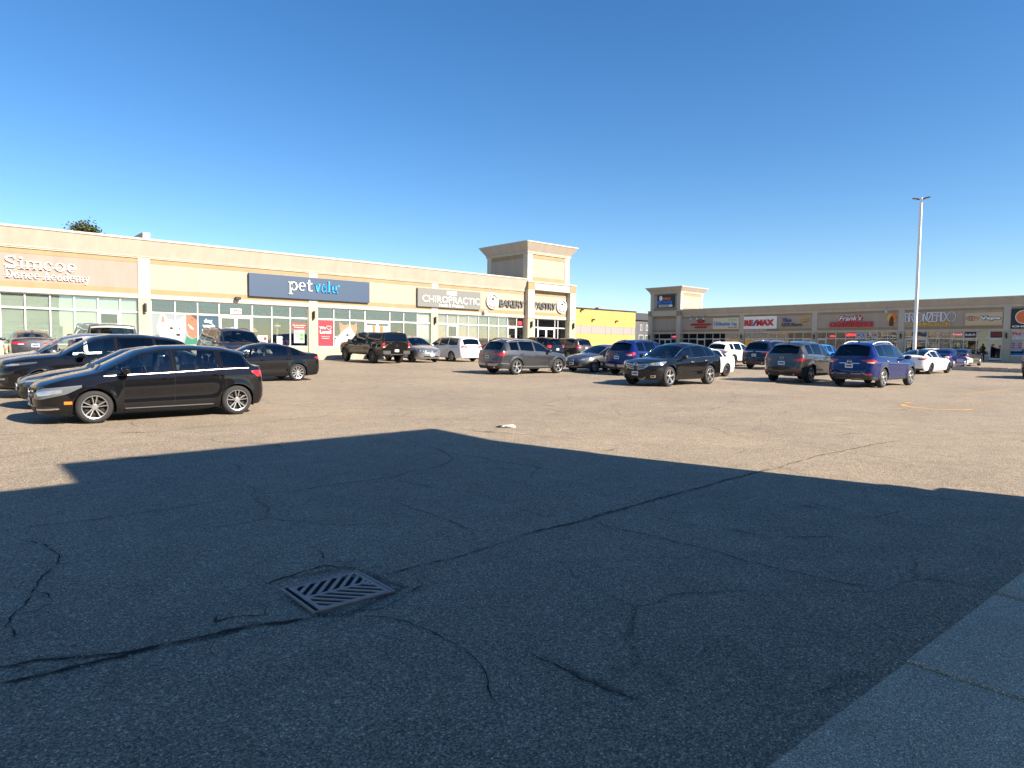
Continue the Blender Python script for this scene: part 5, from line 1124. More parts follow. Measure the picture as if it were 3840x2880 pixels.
w = MB(); FR.box(w, -60.27, -55.9, 3.97, 4.17, -.34, .05); w.build('cream_band', M_cream, RB); w = MB(); FR.box(w, -60.27, -55.9, 6.5, 7.3, -.42, -.01); w.build('wall_panel', M_panel, RB)
bay(FR, RB, u(60.2, 59.2, 57.09, 55.95), {1: 2}, .95, 1.45, 3.18, 3.97, **kw)
portal(FR, RB, -60.9, -60.27, -55.9, -55.2, .45, .95, 4.0, 6.52, 7.2, .95)
tower(FR, RB, -60.6, -55.3, .35, 5.7, 7.32, 9.80, 10.62)
w = MB(); FR.box(w, -60.9, 6, 6.75, 6.9, -20, -.42); w.build('roof', M_roofm, RB)
w = MB(); FR.box(w, -60.9, -60.7, 0, 7.3, -20, -.41); FR.box(w, 5.8, 6, 0, 7.3, -20, -.41); FR.box(w, -60.9, 6, 0, 7.3, -20.2, -20); w.build('side_wall', M_panel, RB)
rel(RB)
# ---- near row behind the photographer, its tower and roof cast the big shadow
NB = empty('strip_mall', (0, -2, 0), 0, 'shop row behind the photographer whose tower and roof shade the near asphalt', 'shop building')
nv = (.20, 3.4, 3.65, 3.97, 6.1, 6.4, 6.75, 7.55, 7.67)
facade(FN, NB, [(-10.55, 2), (2.65, 12), (12.65, 30)], [(2, 2.65), (12, 12.65)], nv, [M_panel] * 3, -10.6, 30)
bay(FN, NB, [-10.5, -9.2, -7.9, -6.2, -4.9, -3.6, -2.3, -1, .3, 1.95], {2: 2}, .20, .75, 2.6, 3.4)
bay(FN, NB, [2.7, 4.2, 5.7, 7.2, 8.7, 10.2, 11.95], {2: 2}, .20, .75, 2.6, 3.4)
bay(FN, NB, [12.7, 15, 17.5, 20, 22.5, 25, 27.5, 30], {3: 2}, .20, .75, 2.6, 3.4)
tower(FN, NB, -10.9, -6.75, -2.6, 5.8, 6.9, 9.05, 10.10, prot=.9)
w = MB(); FN.box(w, -10.55, 30, 7.0, 7.2, -22, -.42); w.build('roof', M_roofm, NB)
w = MB(); FN.box(w, -10.6, -10.4, -.5, 7.5, -22, -.35); FN.box(w, 29.8, 30, -.5, 7.5, -22, -.41); FN.box(w, -10.6, 30, -.5, 7.5, -22.2, -22); w.build('side_wall', M_panel, NB)
rel(NB)
# ---- yellow building in the gap
YB = empty('warehouse_store', (64, 55, 0), 0, 'yellow panelled building with a grey stripe in the gap between the shop rows', 'building')
M_yel = mat('yellow_panel', (.56, .335, .09), .6, var=.03, scale=.5); M_ygrey = mat('grey_panel', (0.25, 0.24, 0.23), .6); 
w = MB(); x0, x1 = 49.2, 70.0
w.mi = 1; FY.box(w, x0, x1, .5, 6.5, -14, -.03); w.mi = 0
cols = [49.2, 53.6, 57.0, 58.9, 60.3, 62.4, 64.5, 66.6, 67.9, 69.99]
for a, b in zip([49.2, 52.4, 55.8, 59.3, 64.1, 65.15, 65.15, 67.9, 69.1], [52.4, 55.8, 59.3, 61.8, 65.15, 67.9, 67.9, 69.1, 69.99]):
    pass
cu_ = [49.2, 52.6, 56.0, 59.35, 61.3, 64.0, 65.1, 67.6, 69.2, 69.99]
for a, b in zip(cu_, cu_[1:]):
    for v0, v1, mi in ((.6, 3.50, 0), (3.50, 4.46, 2), (4.46, 5.5, 0), (5.5, 6.5, 0)):
        w.mi = mi; FY.box(w, a + .012, b - .012, v0 + .010, v1 - .010, -.02, .02)
w.build('wall', [M_yel, M_gap, M_ygrey], YB)
w = MB(); FY.box(w, x0 - .1, x1 + .1, 6.5, 6.64, -14.1, .10); w.build('roof_edge', M_dark, YB)
w = MB(); FY.box(w, 57.8, 59.4, 6.64, 7.0, -2.6, -1.2); FY.box(w, 64.2, 64.9, 6.64, 6.95, -2, -1.4); w.build('roof_unit', M_ygrey, YB)
w = MB(); w.box(69.96, 69.99, 55.1, 68.9, .6, 6.5); w.build('side_panel', M_yel, YB)
rel(YB)

# ---- grey houses seen through the gap
def house(x0, x1, y, z0, z1, lab, wins):
    F = Fac((0, y, 0), (1, 0, 0), (0, -1, 0)); r = empty('town_house', (x0, y, z0), 0, lab, 'house', 'grey houses beyond the lot')
    m = MB(); F.box(m, x0, x1, z0, z1, -12, 0); m.build('wall', mat('grey_siding', (.085, .085, .092), .8, var=.12, scale=.8), r)
    m = MB(); m.prism([F.P(x0 - .4, z1, .5), F.P(x1 + .4, z1, .5), F.P(x1 + .4, z1, -12.5), F.P(x0 - .4, z1, -12.5)], [F.P(x0 + 1, z1 + 2.0, -3.5), F.P(x1 - 1, z1 + 2.0, -3.5), F.P(x1 - 1, z1 + 2.0, -8), F.P(x0 + 1, z1 + 2.0, -8)])
    m.build('roof', mat('roof_shingle', (.05, .052, .058), .9, var=.2), r)
    for (a, b, v0, v1) in wins:
        m = MB(); F.box(m, a - .1, b + .1, v0 - .1, v1 + .1, 0, .05); wo_ = m.build('window', M_white, r)
        m = MB(); F.box(m, a, b, v0, v1, .05, .06); F.box(m, a, b, v0, v1, .05, .06); m.build('window_pane', mat('house_pane', (.03, .04, .05), .1, coat=1), wo_)
    rel(r)
house(117, 139, 100, 1.0, 8.6, 'dark grey two-storey house with small white-framed windows in the gap', [(129.3, 129.8, 6.2, 7.4), (131.6, 132.1, 6.2, 7.4), (128.8, 130.4, 3.6, 4.9), (131.3, 133.0, 3.6, 4.9), (134.5, 135.2, 6.2, 7.4)])
fe = empty('wooden_fence', (125, 94, 1.3), 0, 'brown wooden fence in front of the grey house in the gap', 'fence'); m = MB()
for i in range(60): m.box(108 + i * .36 - 125, 108 + i * .36 + .33 - 125, -.02, .02, 0, 1.75 + .03 * (i % 3))
m.build('fence_boards', mat('fence_wood', (.25, .14, .07), .85, var=.3, scale=2), fe)
m = MB(); 
for i in range(8): m.box(108 + i * 2.9 - 125, 108 + i * 2.9 + .12 - 125, .02, .14, 0, 1.9)
m.build('fence_posts', mat('fence_wood2', (.2, .12, .06), .85), fe)

# ---- trees and bushes
def foliage_mat(name, c1, c2):
    m = bpy.data.materials.new(name); m.use_nodes = True; n = m.node_tree; b = n.nodes['Principled BSDF']; b.inputs['Roughness'].default_value = .7
    oi = n.nodes.new('ShaderNodeTexCoord'); no = n.nodes.new('ShaderNodeTexNoise'); no.inputs['Scale'].default_value = 1.8; n.links.new(oi.outputs['Object'], no.inputs['Vector'])
    r = n.nodes.new('ShaderNodeValToRGB'); r.color_ramp.elements[0].color = (*c1, 1); r.color_ramp.elements[1].color = (*c2, 1); r.color_ramp.elements[0].position = .38; r.color_ramp.elements[1].position = .62
    n.links.new(no.outputs[0], r.inputs[0]); n.links.new(r.outputs[0], b.inputs['Base Color']); return m
M_leaf = foliage_mat('foliage', (.020, .032, .012), (.075, .085, .025)); M_bark = mat('bark', (.06, .045, .035), .95, var=.3, scale=6)
def tree(x, y, z0, H, rx, lab, n=2600, leaf=.13, name='tree', seed=3):
    rr = random.Random(seed); r = empty(name, (x, y, z0), 0, lab, 'tree')
    m = MB(); m.tube([(0, 0, -.3), (.05, 0, H * .3), (-.05, .05, H * .6), (0, 0, H * .93)], [.17, .13, .09, .02], 8)
    tips = []
    for k in range(26):
        h = H * rr.uniform(.35, .9); a = rr.uniform(0, 6.28); l = rx * (1.15 - h / H * .6) * rr.uniform(.6, 1.0)
        p0 = Vector((0, 0, h)); p1 = Vector((math.cos(a) * l * .5, math.sin(a) * l * .5, h + l * .45)); p2 = Vector((math.cos(a) * l, math.sin(a) * l, h + l * .95))
        m.tube([p0, p1, p2], [.05, .03, .01], 5); tips += [p1, p2, p2, (p1 + p2) / 2]
        for q in range(2):
            a2 = a + rr.uniform(-.8, .8); p3 = p1 + Vector((math.cos(a2) * l * .4, math.sin(a2) * l * .4, l * rr.uniform(.3, .8))); m.tube([p1, p3], [.02, .006], 4); tips += [p3]
    m.build('trunk', M_bark, r)
    m = MB()
    for k in range(n):
        c_ = rr.choice(tips); s = .34
        p = c_ + Vector((rr.gauss(0, s), rr.gauss(0, s), rr.gauss(0, s * .9)))
        a = Vector((rr.uniform(-1, 1), rr.uniform(-1, 1), rr.uniform(-1, 1))).normalized(); b = a.cross(Vector((rr.uniform(-1, 1), rr.uniform(-1, 1), rr.uniform(-1, 1)))).normalized(); l = leaf * rr.uniform(.6, 1.3)
        m.add([p - a * l, p - b * l * .5, p + a * l, p + b * l * .5], [(0, 1, 2, 3)])
    m.build('crown', M_leaf, r, merge=0)
tree(10.8, 74, 1.2, 12.2, 1.3, 'leafy tree top showing above the roof of the left shop row', n=15000, leaf=.15)
for i, (x, y) in enumerate(((121.5, 92.5), (124, 92.3), (127, 92.6), (118, 92.2))):
    tree(x, y, 1.2, 1.7, 1.0, ['low yellow green bush at the foot of the brown fence', 'small rounded bush beside the brown fence', 'bush at the right end of the brown fence', 'bush nearest the yellow building at the fence'][i], n=500, leaf=.12, name='bush', seed=i + 9)
    COL.objects[-1]

# ------------------------------------------------------------------ signs
def sign(name, label, cat='sign', group=None): return empty(name, (0, 0, 0), 0, label, cat, group)
def letters(F, t, u0, u1, v0, v1, m, par, d0=.10, d1=.16, name='lettering', side=None, **k):
    mb = MB(); F.text(mb, t, u0, u1, v0, v1, d0, d1, **k); return mb.build(name, m, par, merge=0)
def board(F, u0, u1, v0, v1, m, par, d0=.02, d1=.14, name='board', bev=.01):
    mb = MB(); F.box(mb, u0, u1, v0, v1, d0, d1); return mb.build(name, m, par, bevel=bev)
def shapes(F, polys, d0, d1, m, par, name):
    mb = MB()
    for p in polys: F.poly(mb, p, d0, d1)
    return mb.build(name, m, par)
WH = mat('sign_white', (0.72, 0.72, 0.7), .4); NAVY = mat('sign_navy', (.035, .065, .12), .45); CYAN = mat('sign_cyan', (.02, .33, .78), .35); SGREY = mat('sign_grey', (0.17, 0.17, 0.155), .5)
SDARK = mat('letter_dark_grey', (.10, .10, .10), .5); RED = mat('sign_red', (.50, .012, .03), .4); BLK = mat('sign_black', (.012, .012, .014), .45); BLUE = mat('sign_blue', (.02, .06, .32), .4)
ORG = mat('sign_orange', (.72, .16, .03), .45); GOLD = mat('sign_gold', (.72, .42, .05), .45); TEAL = mat('sign_teal', (.03, .22, .50), .45); BEIGE = mat('sign_beige', (.62, .55, .38), .6)

def serif(F, chars, base, par, m, d0, d1):
    """white serif letters built stroke by stroke. chars: list of (letter, u, height, width)"""
    mb = MB()
    def R_(a, b, c_, d_): F.box(mb, a, b, c_, d_, d0, d1)
    def ring(cu_, cv, ru, rv_, th, tv, a0=0, a1=2 * math.pi, n=28):
        for i in range(n):
            t0, t1 = a0 + (a1 - a0) * i / n, a0 + (a1 - a0) * (i + 1) / n
            F.poly(mb, [(cu_ + ru * math.cos(t0), cv + rv_ * math.sin(t0)), (cu_ + ru * math.cos(t1), cv + rv_ * math.sin(t1)), (cu_ + (ru - th) * math.cos(t1), cv + (rv_ - tv) * math.sin(t1)), (cu_ + (ru - th) * math.cos(t0), cv + (rv_ - tv) * math.sin(t0))], d0, d1)
    for ch, uu, h, wd in chars:
        s = wd * .205; f = h * .075; v = base; sx = wd * .10
        if ch in 'oce':
            if ch == 'o': ring(uu + wd / 2, v + h / 2, wd / 2, h / 2 * 1.03, s, f * .9)
            else:
                ring(uu + wd / 2, v + h / 2, wd / 2, h / 2 * 1.03, s, f * .9, R(52 if ch == 'c' else 0), R(312 if ch == 'c' else 312))
                if ch == 'e': R_(uu + s * .8, uu + wd - .01, v + h * .47, v + h * .57)
                else: mbx = (uu + wd * .80, v + h * .80); F.disc(mb, *mbx, s * .5, d0, d1, 10)
        elif ch == 'i':
            R_(uu + wd / 2 - s, uu + wd / 2 + s, v, v + h); R_(uu, uu + wd, v, v + f); R_(uu, uu + wd / 2, v + h - f, v + h); F.disc(mb, uu + wd / 2, v + h * 1.30, s * 1.35, d0, d1, 14)
        elif ch in 'mn':
            n = 3 if ch == 'm' else 2; s2 = wd * (.13 if ch == 'm' else .2); st = (wd - s2) / (n - 1) * .92
            for k in range(n):
                a = uu + wd * .04 + st * k; R_(a, a + s2, v, v + h * (.94 if k == 0 else .80)); R_(a - s2 * .4, a + s2 * 1.4, v, v + f)
                if k: ring(a - st / 2 + s2 / 2, v + h * .70, st / 2 + s2 / 2, h * .32, s2 * .8, f * 1.6, 0, math.pi * .86, 12)
            R_(uu - s2 * .3, uu + wd * .05, v + h - f, v + h)
        elif ch == 'S':
            cu_ = uu + wd / 2; r1 = h * .255
            ring(cu_, v + h - r1, wd / 2 * .92, r1, s * .95, f * 1.2, R(35), R(270), 22); ring(cu_, v + r1 * 1.03, wd / 2, r1 * 1.03, s * .95, f * 1.2, R(-145), R(90), 22)
            R_(uu + wd * .80, uu + wd * .90, v + h * .72, v + h); R_(uu + wd * .04, uu + wd * .14, v, v + h * .28)
        elif ch == 'D':
            R_(uu + wd * .10, uu + wd * .34, v, v + h); R_(uu, uu + wd * .5, v, v + f); R_(uu, uu + wd * .5, v + h - f, v + h); ring(uu + wd * .45, v + h / 2, wd * .55, h / 2, wd * .24, f, -math.pi / 2, math.pi / 2, 16)
        elif ch == 'A':
            F.poly(mb, [(uu + wd * .12, v), (uu + wd * .22, v), (uu + wd * .56, v + h), (uu + wd * .46, v + h)], d0, d1); F.poly(mb, [(uu + wd * .66, v), (uu + wd * .92, v), (uu + wd * .60, v + h), (uu + wd * .44, v + h)], d0 + .002, d1 + .002)
            R_(uu + wd * .28, uu + wd * .74, v + h * .30, v + h * .40); R_(uu, uu + wd * .34, v, v + f); R_(uu + wd * .58, uu + wd, v, v + f)
        elif ch in 'ad':
            ring(uu + wd * .40, v + h * .42, wd * .40, h * .44, s * .85, f); hh = h * (1.0 if ch == 'a' else 1.5)
            R_(uu + wd * .66, uu + wd * .88, v, v + hh * .95); R_(uu + wd * .62, uu + wd, v, v + f)
            if ch == 'a': ring(uu + wd * .47, v + h * .70, wd * .40, h * .33, s * .7, f, 0, math.pi * .8, 10)
            else: R_(uu + wd * .5, uu + wd * .7, v + hh * .95 - f, v + hh * .95)
        elif ch == 'y':
            F.poly(mb, [(uu + wd * .46, v), (uu + wd * .60, v), (uu + wd * .34, v + h), (uu + wd * .12, v + h)], d0, d1); F.poly(mb, [(uu + wd * .20, v - h * .45), (uu + wd * .34, v - h * .45), (uu + wd * .90, v + h), (uu + wd * .78, v + h)], d0 + .002, d1 + .002)
            R_(uu, uu + wd * .44, v + h - f, v + h); R_(uu + wd * .62, uu + wd, v + h - f, v + h); F.disc(mb, uu + wd * .20, v - h * .40, s * .55, d0, d1, 10)
        elif ch == 'p':
            R_(uu + wd * .10, uu + wd * .32, v - h * .45, v + h); R_(uu - wd * .02, uu + wd * .46, v - h * .50, v - h * .40); R_(uu - wd * .02, uu + wd * .2, v + h * .86, v + h); ring(uu + wd * .58, v + h / 2, wd * .42, h * .52, s * .85, f * 1.3)
        elif ch == 't':
            R_(uu + wd * .28, uu + wd * .58, v + h * .1, v + h * 1.35); R_(uu, uu + wd, v + h * .86, v + h); R_(uu + wd * .34, uu + wd, v, v + h * .14)
        elif ch == 'v':
            F.poly(mb, [(uu + wd * .38, v), (uu + wd * .60, v), (uu + wd * .34, v + h), (uu + wd * .10, v + h)], d0, d1); F.poly(mb, [(uu + wd * .42, v), (uu + wd * .60, v), (uu + wd * .92, v + h), (uu + wd * .72, v + h)], d0 + .002, d1 + .002)
            R_(uu, uu + wd * .42, v + h * .88, v + h); R_(uu + wd * .60, uu + wd, v + h * .88, v + h)
        elif ch == 'l': R_(uu + wd * .28, uu + wd * .74, v, v + h * 1.5); R_(uu, uu + wd, v, v + f * 1.4); R_(uu, uu + wd * .4, v + h * 1.5 - f * 1.4, v + h * 1.5)
        elif ch == 'u':
            R_(uu + wd * .10, uu + wd * .33, v + h * .25, v + h); R_(uu + wd * .64, uu + wd * .87, v, v + h); ring(uu + wd * .48, v + h * .36, wd * .38, h * .38, wd * .22, f * 1.5, math.pi, 2 * math.pi, 12)
            R_(uu, uu + wd * .3, v + h * .88, v + h); R_(uu + wd * .54, uu + wd * .8, v + h * .88, v + h); R_(uu + wd * .64, uu + wd, v, v + f * 1.3)
    return mb
def word(w, u0, u1, h, widths, gap=.12):
    tot = sum(widths[c_] for c_ in w); k = (u1 - u0) / (tot + gap * (len(w) - 1)); out = []; uu = u0
    for c_ in w: out.append((c_, uu, h if c_ not in 'SDA' else h * 1.5, widths[c_] * k)); uu += (widths[c_] + gap) * k
    return out
WD = dict(S=.8, i=.42, m=1.15, c=.68, o=.78, e=.70, D=1.0, a=.70, n=.80, A=1.0, d=.78, y=.80, p=.85, t=.55, v=.80, l=.42, u=.85)
s = sign('channel_letter_sign', 'white serif letter sign reading Simcoe Dance Academy on the pink wall')
serif(FL, word('Simcoe', 2.84, 5.98, .44, WD), 5.60, s, WH, .045, .08).build('lettering', WH, s, merge=0)
serif(FL, word('Dance', 2.84, 4.30, .29, WD), 5.10, s, WH, .045, .08).build('lettering', WH, s, merge=0); serif(FL, word('Academy', 4.46, 6.62, .29, WD), 5.10, s, WH, .045, .08).build('lettering', WH, s, merge=0)
mb = MB(); FL.box(mb, 2.78, 6.0, 5.72, 5.79, .02, .035); FL.box(mb, 2.78, 6.55, 5.22, 5.27, .02, .035); mb.build('raceway', M_cream, s)
s = sign('shop_sign', 'wide slate blue board with white and blue pet shop lettering')
board(FL, 15.34, 24.04, 4.86, 6.36, NAVY, s, d1=.20)
serif(FL, word('pet', 17.95, 19.60, .56, WD), 5.42, s, WH, .22, .27).build('lettering', WH, s, merge=0)
serif(FL, word('valu', 19.78, 21.48, .54, WD), 5.40, s, CYAN, .22, .27).build('lettering', CYAN, s, merge=0)
mb = MB(); FL.disc(mb, 21.6, 5.92, .07, .21, .22); mb.build('registered_mark', CYAN, s)
s = sign('shop_sign', 'grey board with raised white letters reading CHIROPRACTIC')
board(FL, 28.22, 34.43, 4.83, 6.28, SGREY, s, d1=.20); letters(FL, 'CHIROPRACTIC', 28.62, 34.30, 5.20, 5.74, WH, s, .215, .25, off=.008)
letters(FL, 'Health & Wellness', 30.2, 32.65, 4.90, 5.14, WH, s, .205, .235, off=.01); board(FL, 30.95, 31.95, 5.86, 6.18, WH, s, .205, .22, 'logo_panel')
for cx_, cy_, lab in ((35.82, 5.62, 'round white bakery emblem left of the word BAKERY'), (44.22, 5.60, 'round white bakery emblem right of the word PASTRY')):
    s = sign('round_sign', lab); mb = MB(); FL.disc(mb, cx_, cy_, .66, .03, .16, 40); mb.build('disc', WH, s, bevel=.01)
    mb = MB(); FL.text(mb, 'CALDENSE', 0, 1, 0, 1, .165, .18, arc=(cx_, cy_, .44, .58, R(150), R(30)), off=.02); FL.text(mb, 'BAKERY', 0, 1, 0, 1, .165, .18, arc=(cx_, cy_, .58, .44, R(215), R(325)), off=.02); mb.build('lettering', BLK, s, merge=0)
    mb = MB()
    for k in range(36):
        a0, a1 = 2 * math.pi * k / 36, 2 * math.pi * (k + 1) / 36; FL.poly(mb, [(cx_ + q * math.cos(t), cy_ + q * math.sin(t)) for q, t in ((.385, a0), (.385, a1), (.365, a1), (.365, a0))], .165, .175)
    FL.poly(mb, [(cx_ - .16, cy_ + .10), (cx_ + .10, cy_ + .13), (cx_ + .16, cy_ + .22), (cx_ + .05, cy_ + .30), (cx_ - .12, cy_ + .26)], .165, .18)
    FL.poly(mb, [(cx_ - .2, cy_ - .28), (cx_ - .14, cy_ - .05), (cx_ - .10, cy_ - .05), (cx_ - .14, cy_ - .28)], .165, .18); FL.poly(mb, [(cx_ + .02, cy_ - .1), (cx_ + .22, cy_ + .0), (cx_ + .24, cy_ - .04), (cx_ + .05, cy_ - .16)], .165, .18)
    FL.poly(mb, [(cx_ + .12, cy_ - .3), (cx_ + .2, cy_ - .12), (cx_ + .23, cy_ - .14), (cx_ + .17, cy_ - .3)], .165, .18); mb.build('emblem', BLK, s)
s = sign('channel_letter_sign', 'dark grey raised letters reading BAKERY'); letters(FL, 'BAKERY', 36.62, 39.5, 5.22, 5.84, SDARK, s, .08, .16, off=.022)
s = sign('channel_letter_sign', 'dark grey raised letters reading PASTRY under the tower'); letters(FL, 'PASTRY', 40.70, 43.45, 5.22, 5.84, SDARK, s, .08, .16, off=.022)
# right row
s = sign('channel_letter_sign', 'dark panel on the right tower with orange, blue and white letters reading Mary Browns Chicken')
FT_ = Fac((80.65, 0, 0), (0, -1, 0), (-1, 0, 0)); board(FT_, -59.30, -56.25, 7.75, 9.62, BLK, s, .02, .14)
letters(FT_, 'mary', -58.25, -56.85, 8.72, 9.20, ORG, s, .15, .21, off=.03); letters(FT_, 'BROWNS', -59.2, -56.6, 8.20, 8.75, mat('sign_azure', (.03, .17, .55), .4), s, .15, .21, off=.04)
mb = MB(); FT_.poly(mb, [(-58.9, 7.84), (-56.65, 7.84), (-56.55, 8.0), (-56.65, 8.16), (-58.9, 8.16), (-59.0, 8.0)], .15, .18); FT_.disc(mb, -58.62, 9.12, .30, .15, .18, 16, .36); mb.build('white_panel', WH, s); letters(FT_, 'CHICKEN', -58.85, -57.15, 7.90, 8.11, BLK, s, .185, .20, off=.03)
s = sign('channel_letter_sign', 'red italic letters reading HARDWOOD FLOORS & SUPPLIES under three small lamps')
letters(FR, 'HARDWOOD FLOORS', -53.7, -50.45, 5.06, 5.32, RED, s, .05, .15, off=.03, shear=.25); letters(FR, '& SUPPLIES', -53.1, -51.1, 4.68, 4.94, RED, s, .05, .15, off=.03, shear=.25)
mb = MB(); FR.disc(mb, -52.1, 5.66, .62, .05, .10, 24, .25); mb.build('oval', BLK, s); mb = MB(); FR.disc(mb, -52.1, 5.66, .5, .10, .12, 24, .17); mb.build('oval_inner', RED, s)
s = sign('shop_sign', 'beige board reading UniBubble Tea in blue letters'); board(FR, -50.12, -46.22, 4.50, 6.03, BEIGE, s)
letters(FR, 'Uni', -49.95, -49.05, 4.98, 5.60, TEAL, s, .15, .18, off=.02); letters(FR, 'Bubble Tea', -49.0, -46.5, 4.98, 5.40, TEAL, s, .15, .18, off=.03); letters(FR, '905-551-0688', -47.8, -46.5, 4.68, 4.82, BLUE, s, .145, .155, off=.02)
mb = MB()
for k in range(4): FR.box(mb, -47.8 + k * .34, -47.56 + k * .34, 5.58, 5.84, .145, .155)
mb.build('small_characters', mat('pale_green', (.30, .50, .40), .5), s)
s = sign('shop_sign', 'white board reading RE/MAX in red and blue letters'); board(FR, -45.50, -40.96, 4.47, 6.10, mat('sign_cream', (.84, .82, .74), .5), s)
letters(FR, 'RE', -45.38, -44.15, 4.86, 5.64, RED, s, .15, .26, off=.05); letters(FR, 'MAX', -43.65, -41.32, 4.86, 5.66, RED, s, .15, .26, off=.05)
shapes(FR, [[(-44.2, 4.86), (-43.98, 4.86), (-43.55, 5.66), (-43.77, 5.66)]], .15, .26, BLUE, s, 'slash')
board(FR, -45.50, -40.96, 4.19, 4.44, SGREY, s, .02, .08, 'lower_strip'); letters(FR, 'HALLMARK BWG REALTY', -45.35, -42.3, 4.23, 4.40, WH, s, .085, .12, off=.02)
s = sign('channel_letter_sign', 'dark letters reading The UPS Store beside a brown and gold shield'); letters(FR, 'The', -40.28, -39.1, 5.30, 5.75, BLUE, s, .04, .14, off=.03); letters(FR, 'UPS Store', -40.28, -37.75, 4.72, 5.18, SDARK, s, .04, .14, off=.035)
shapes(FR, [[(-37.72, 5.72), (-37.36, 5.80), (-37.0, 5.72), (-37.0, 5.36), (-37.12, 5.2), (-37.36, 5.10), (-37.60, 5.2), (-37.72, 5.36)]], .04, .12, GOLD, s, 'shield'); shapes(FR, [[(-37.66, 5.62), (-37.36, 5.66), (-37.06, 5.62), (-37.06, 5.38), (-37.17, 5.25), (-37.36, 5.17), (-37.55, 5.25), (-37.66, 5.38)]], .12, .125, mat('shield_brown', (.10, .05, .015), .5), s, 'shield_inner'); letters(FR, 'ups', -37.60, -37.12, 5.30, 5.56, GOLD, s, .126, .14, off=.04)
s = sign('channel_letter_sign', "red letters reading Frank's CONVENIENCE with a white outlined script name"); letters(FR, "Frank's", -33.38, -30.60, 5.20, 5.94, RED, s, .03, .08, off=.10, shear=.3, name='script_backing'); letters(FR, "Frank's", -33.26, -30.74, 5.30, 5.86, WH, s, .10, .14, off=.02, shear=.3); letters(FR, 'CONVENIENCE', -34.36, -29.47, 4.54, 5.16, RED, s, .04, .18, off=.06)
s = sign('emblem_sign', 'yellow to red head-shaped emblem with dark face silhouette beside the tanning salon'); P_ = lambda q: [(-28.05 + a * 1.04, 4.55 + b * 1.44) for a, b in q]
shapes(FR, [P_([(.30, .0), (.66, .0), (.72, .25), (.92, .45), (1, .68), (.92, .88), (.72, .98), (.5, 1), (.28, .96), (.08, .84), (0, .64), (.06, .44), (.24, .28)])], .03, .10, GOLD, s, 'backing')
shapes(FR, [P_([(.5, .5), (.92, .45), (1, .68), (.92, .88), (.72, .98), (.5, 1)])], .10, .11, ORG, s, 'red_half'); shapes(FR, [P_([(.30, .02), (.66, .02), (.72, .25), (.70, .55), (.58, .80), (.44, .82), (.30, .60), (.24, .30)])], .112, .12, mat('emblem_brown', (.07, .035, .02), .6), s, 'face')
s = sign('channel_letter_sign', 'thin white art deco letters BRONZEADO over gold letters TANNING SALON')
mb = MB()
def stroke(F, pts, w_, d0, d1):
    for (a, b), (c_, e) in zip(pts, pts[1:]):
        l_ = math.hypot(c_ - a, e - b) or 1; nx, ny = -(e - b) / l_ * w_ / 2, (c_ - a) / l_ * w_ / 2; ex, ey = (c_ - a) / l_ * w_ * .3, (e - b) / l_ * w_ * .3
        F.poly(mb, [(a + nx - ex, b + ny - ey), (a - nx - ex, b - ny - ey), (c_ - nx + ex, e - ny + ey), (c_ + nx + ex, e + ny + ey)], d0, d1)
gl = dict(B=[[(0, 0), (0, 1), (.7, .98), (.85, .8), (.7, .62), (0, .6)], [(.0, .6), (.8, .55), (1, .3), (.8, .02), (0, 0)]], R=[[(0, 0), (0, 1), (.8, .98), (1, .8), (.8, .6), (0, .58)], [(.5, .58), (1, 0)]], N=[[(0, 0), (0, 1), (1, 0), (1, 1)]], Z=[[(0, 1), (1, 1), (0, 0), (1, 0)]],
          E=[[(1, 1), (0, 1), (0, 0), (1, 0)], [(0, .7), (.9, .7)]], A=[[(0, 0), (0, .8), (.3, 1), (.8, 1), (1, .8), (1, 0)], [(0, .62), (1, .62)]], D=[[(0, 0), (0, 1), (.6, .95), (1, .6), (1, .4), (.6, .05), (0, 0)]])
uu = -26.16
for ch, wd in zip('BRONZEADO', (.36, .40, .86, .34, .40, .36, .36, .46, .80)):
    if ch == 'O': stroke(FR, [(uu + wd / 2 + wd / 2 * math.cos(2 * math.pi * k / 22), 5.50 + .50 * math.sin(2 * math.pi * k / 22)) for k in range(23)], .07, .05, .12)
    else:
        for p in gl[ch]: stroke(FR, [(uu + a * wd, 5.02 + b * .96) for a, b in p], .07, .05, .12)
    uu += wd + .055
mb.build('lettering', mat('sign_bluewhite', (.82, .86, .95), .4), s, merge=0); letters(FR, 'TANNING SALON', -25.65, -21.85, 4.55, 4.92, GOLD, s, .04, .14, off=.04)
s = sign('shop_sign', 'tan board reading CigVape in orange and pale blue letters'); board(FR, -20.50, -17.32, 4.53, 5.84, mat('sign_tan', (.56, .44, .27), .6), s)
letters(FR, 'Cig', -20.42, -19.28, 4.93, 5.50, BLK, s, .142, .15, off=.13, name='letter_backing'); letters(FR, 'Cig', -20.36, -19.34, 5.0, 5.44, mat('sign_peach', (.75, .36, .22), .5), s, .16, .20, off=.04); letters(FR, 'Vape', -19.24, -17.40, 4.93, 5.50, BLK, s, .142, .15, off=.13, name='letter_backing'); letters(FR, 'Vape', -19.18, -17.46, 5.0, 5.44, WH, s, .16, .20, off=.05)  # bolder black letters back the coloured ones on the board
s = sign('shop_sign', 'black board with an orange disc and white letters CHEESESTEAK at the right edge'); board(FR, -16.62, -12.2, 4.14, 6.12, BLK, s); mb = MB(); FR.disc(mb, -15.6, 5.30, .68, .145, .16, 36); mb.build('disc_rim', WH, s); mb = MB(); FR.disc(mb, -15.6, 5.30, .60, .162, .175, 36); mb.build('disc', ORG, s)
letters(FR, 'CHEESESTEAKS', -16.50, -12.5, 4.28, 4.46, WH, s, .145, .17, off=.05)
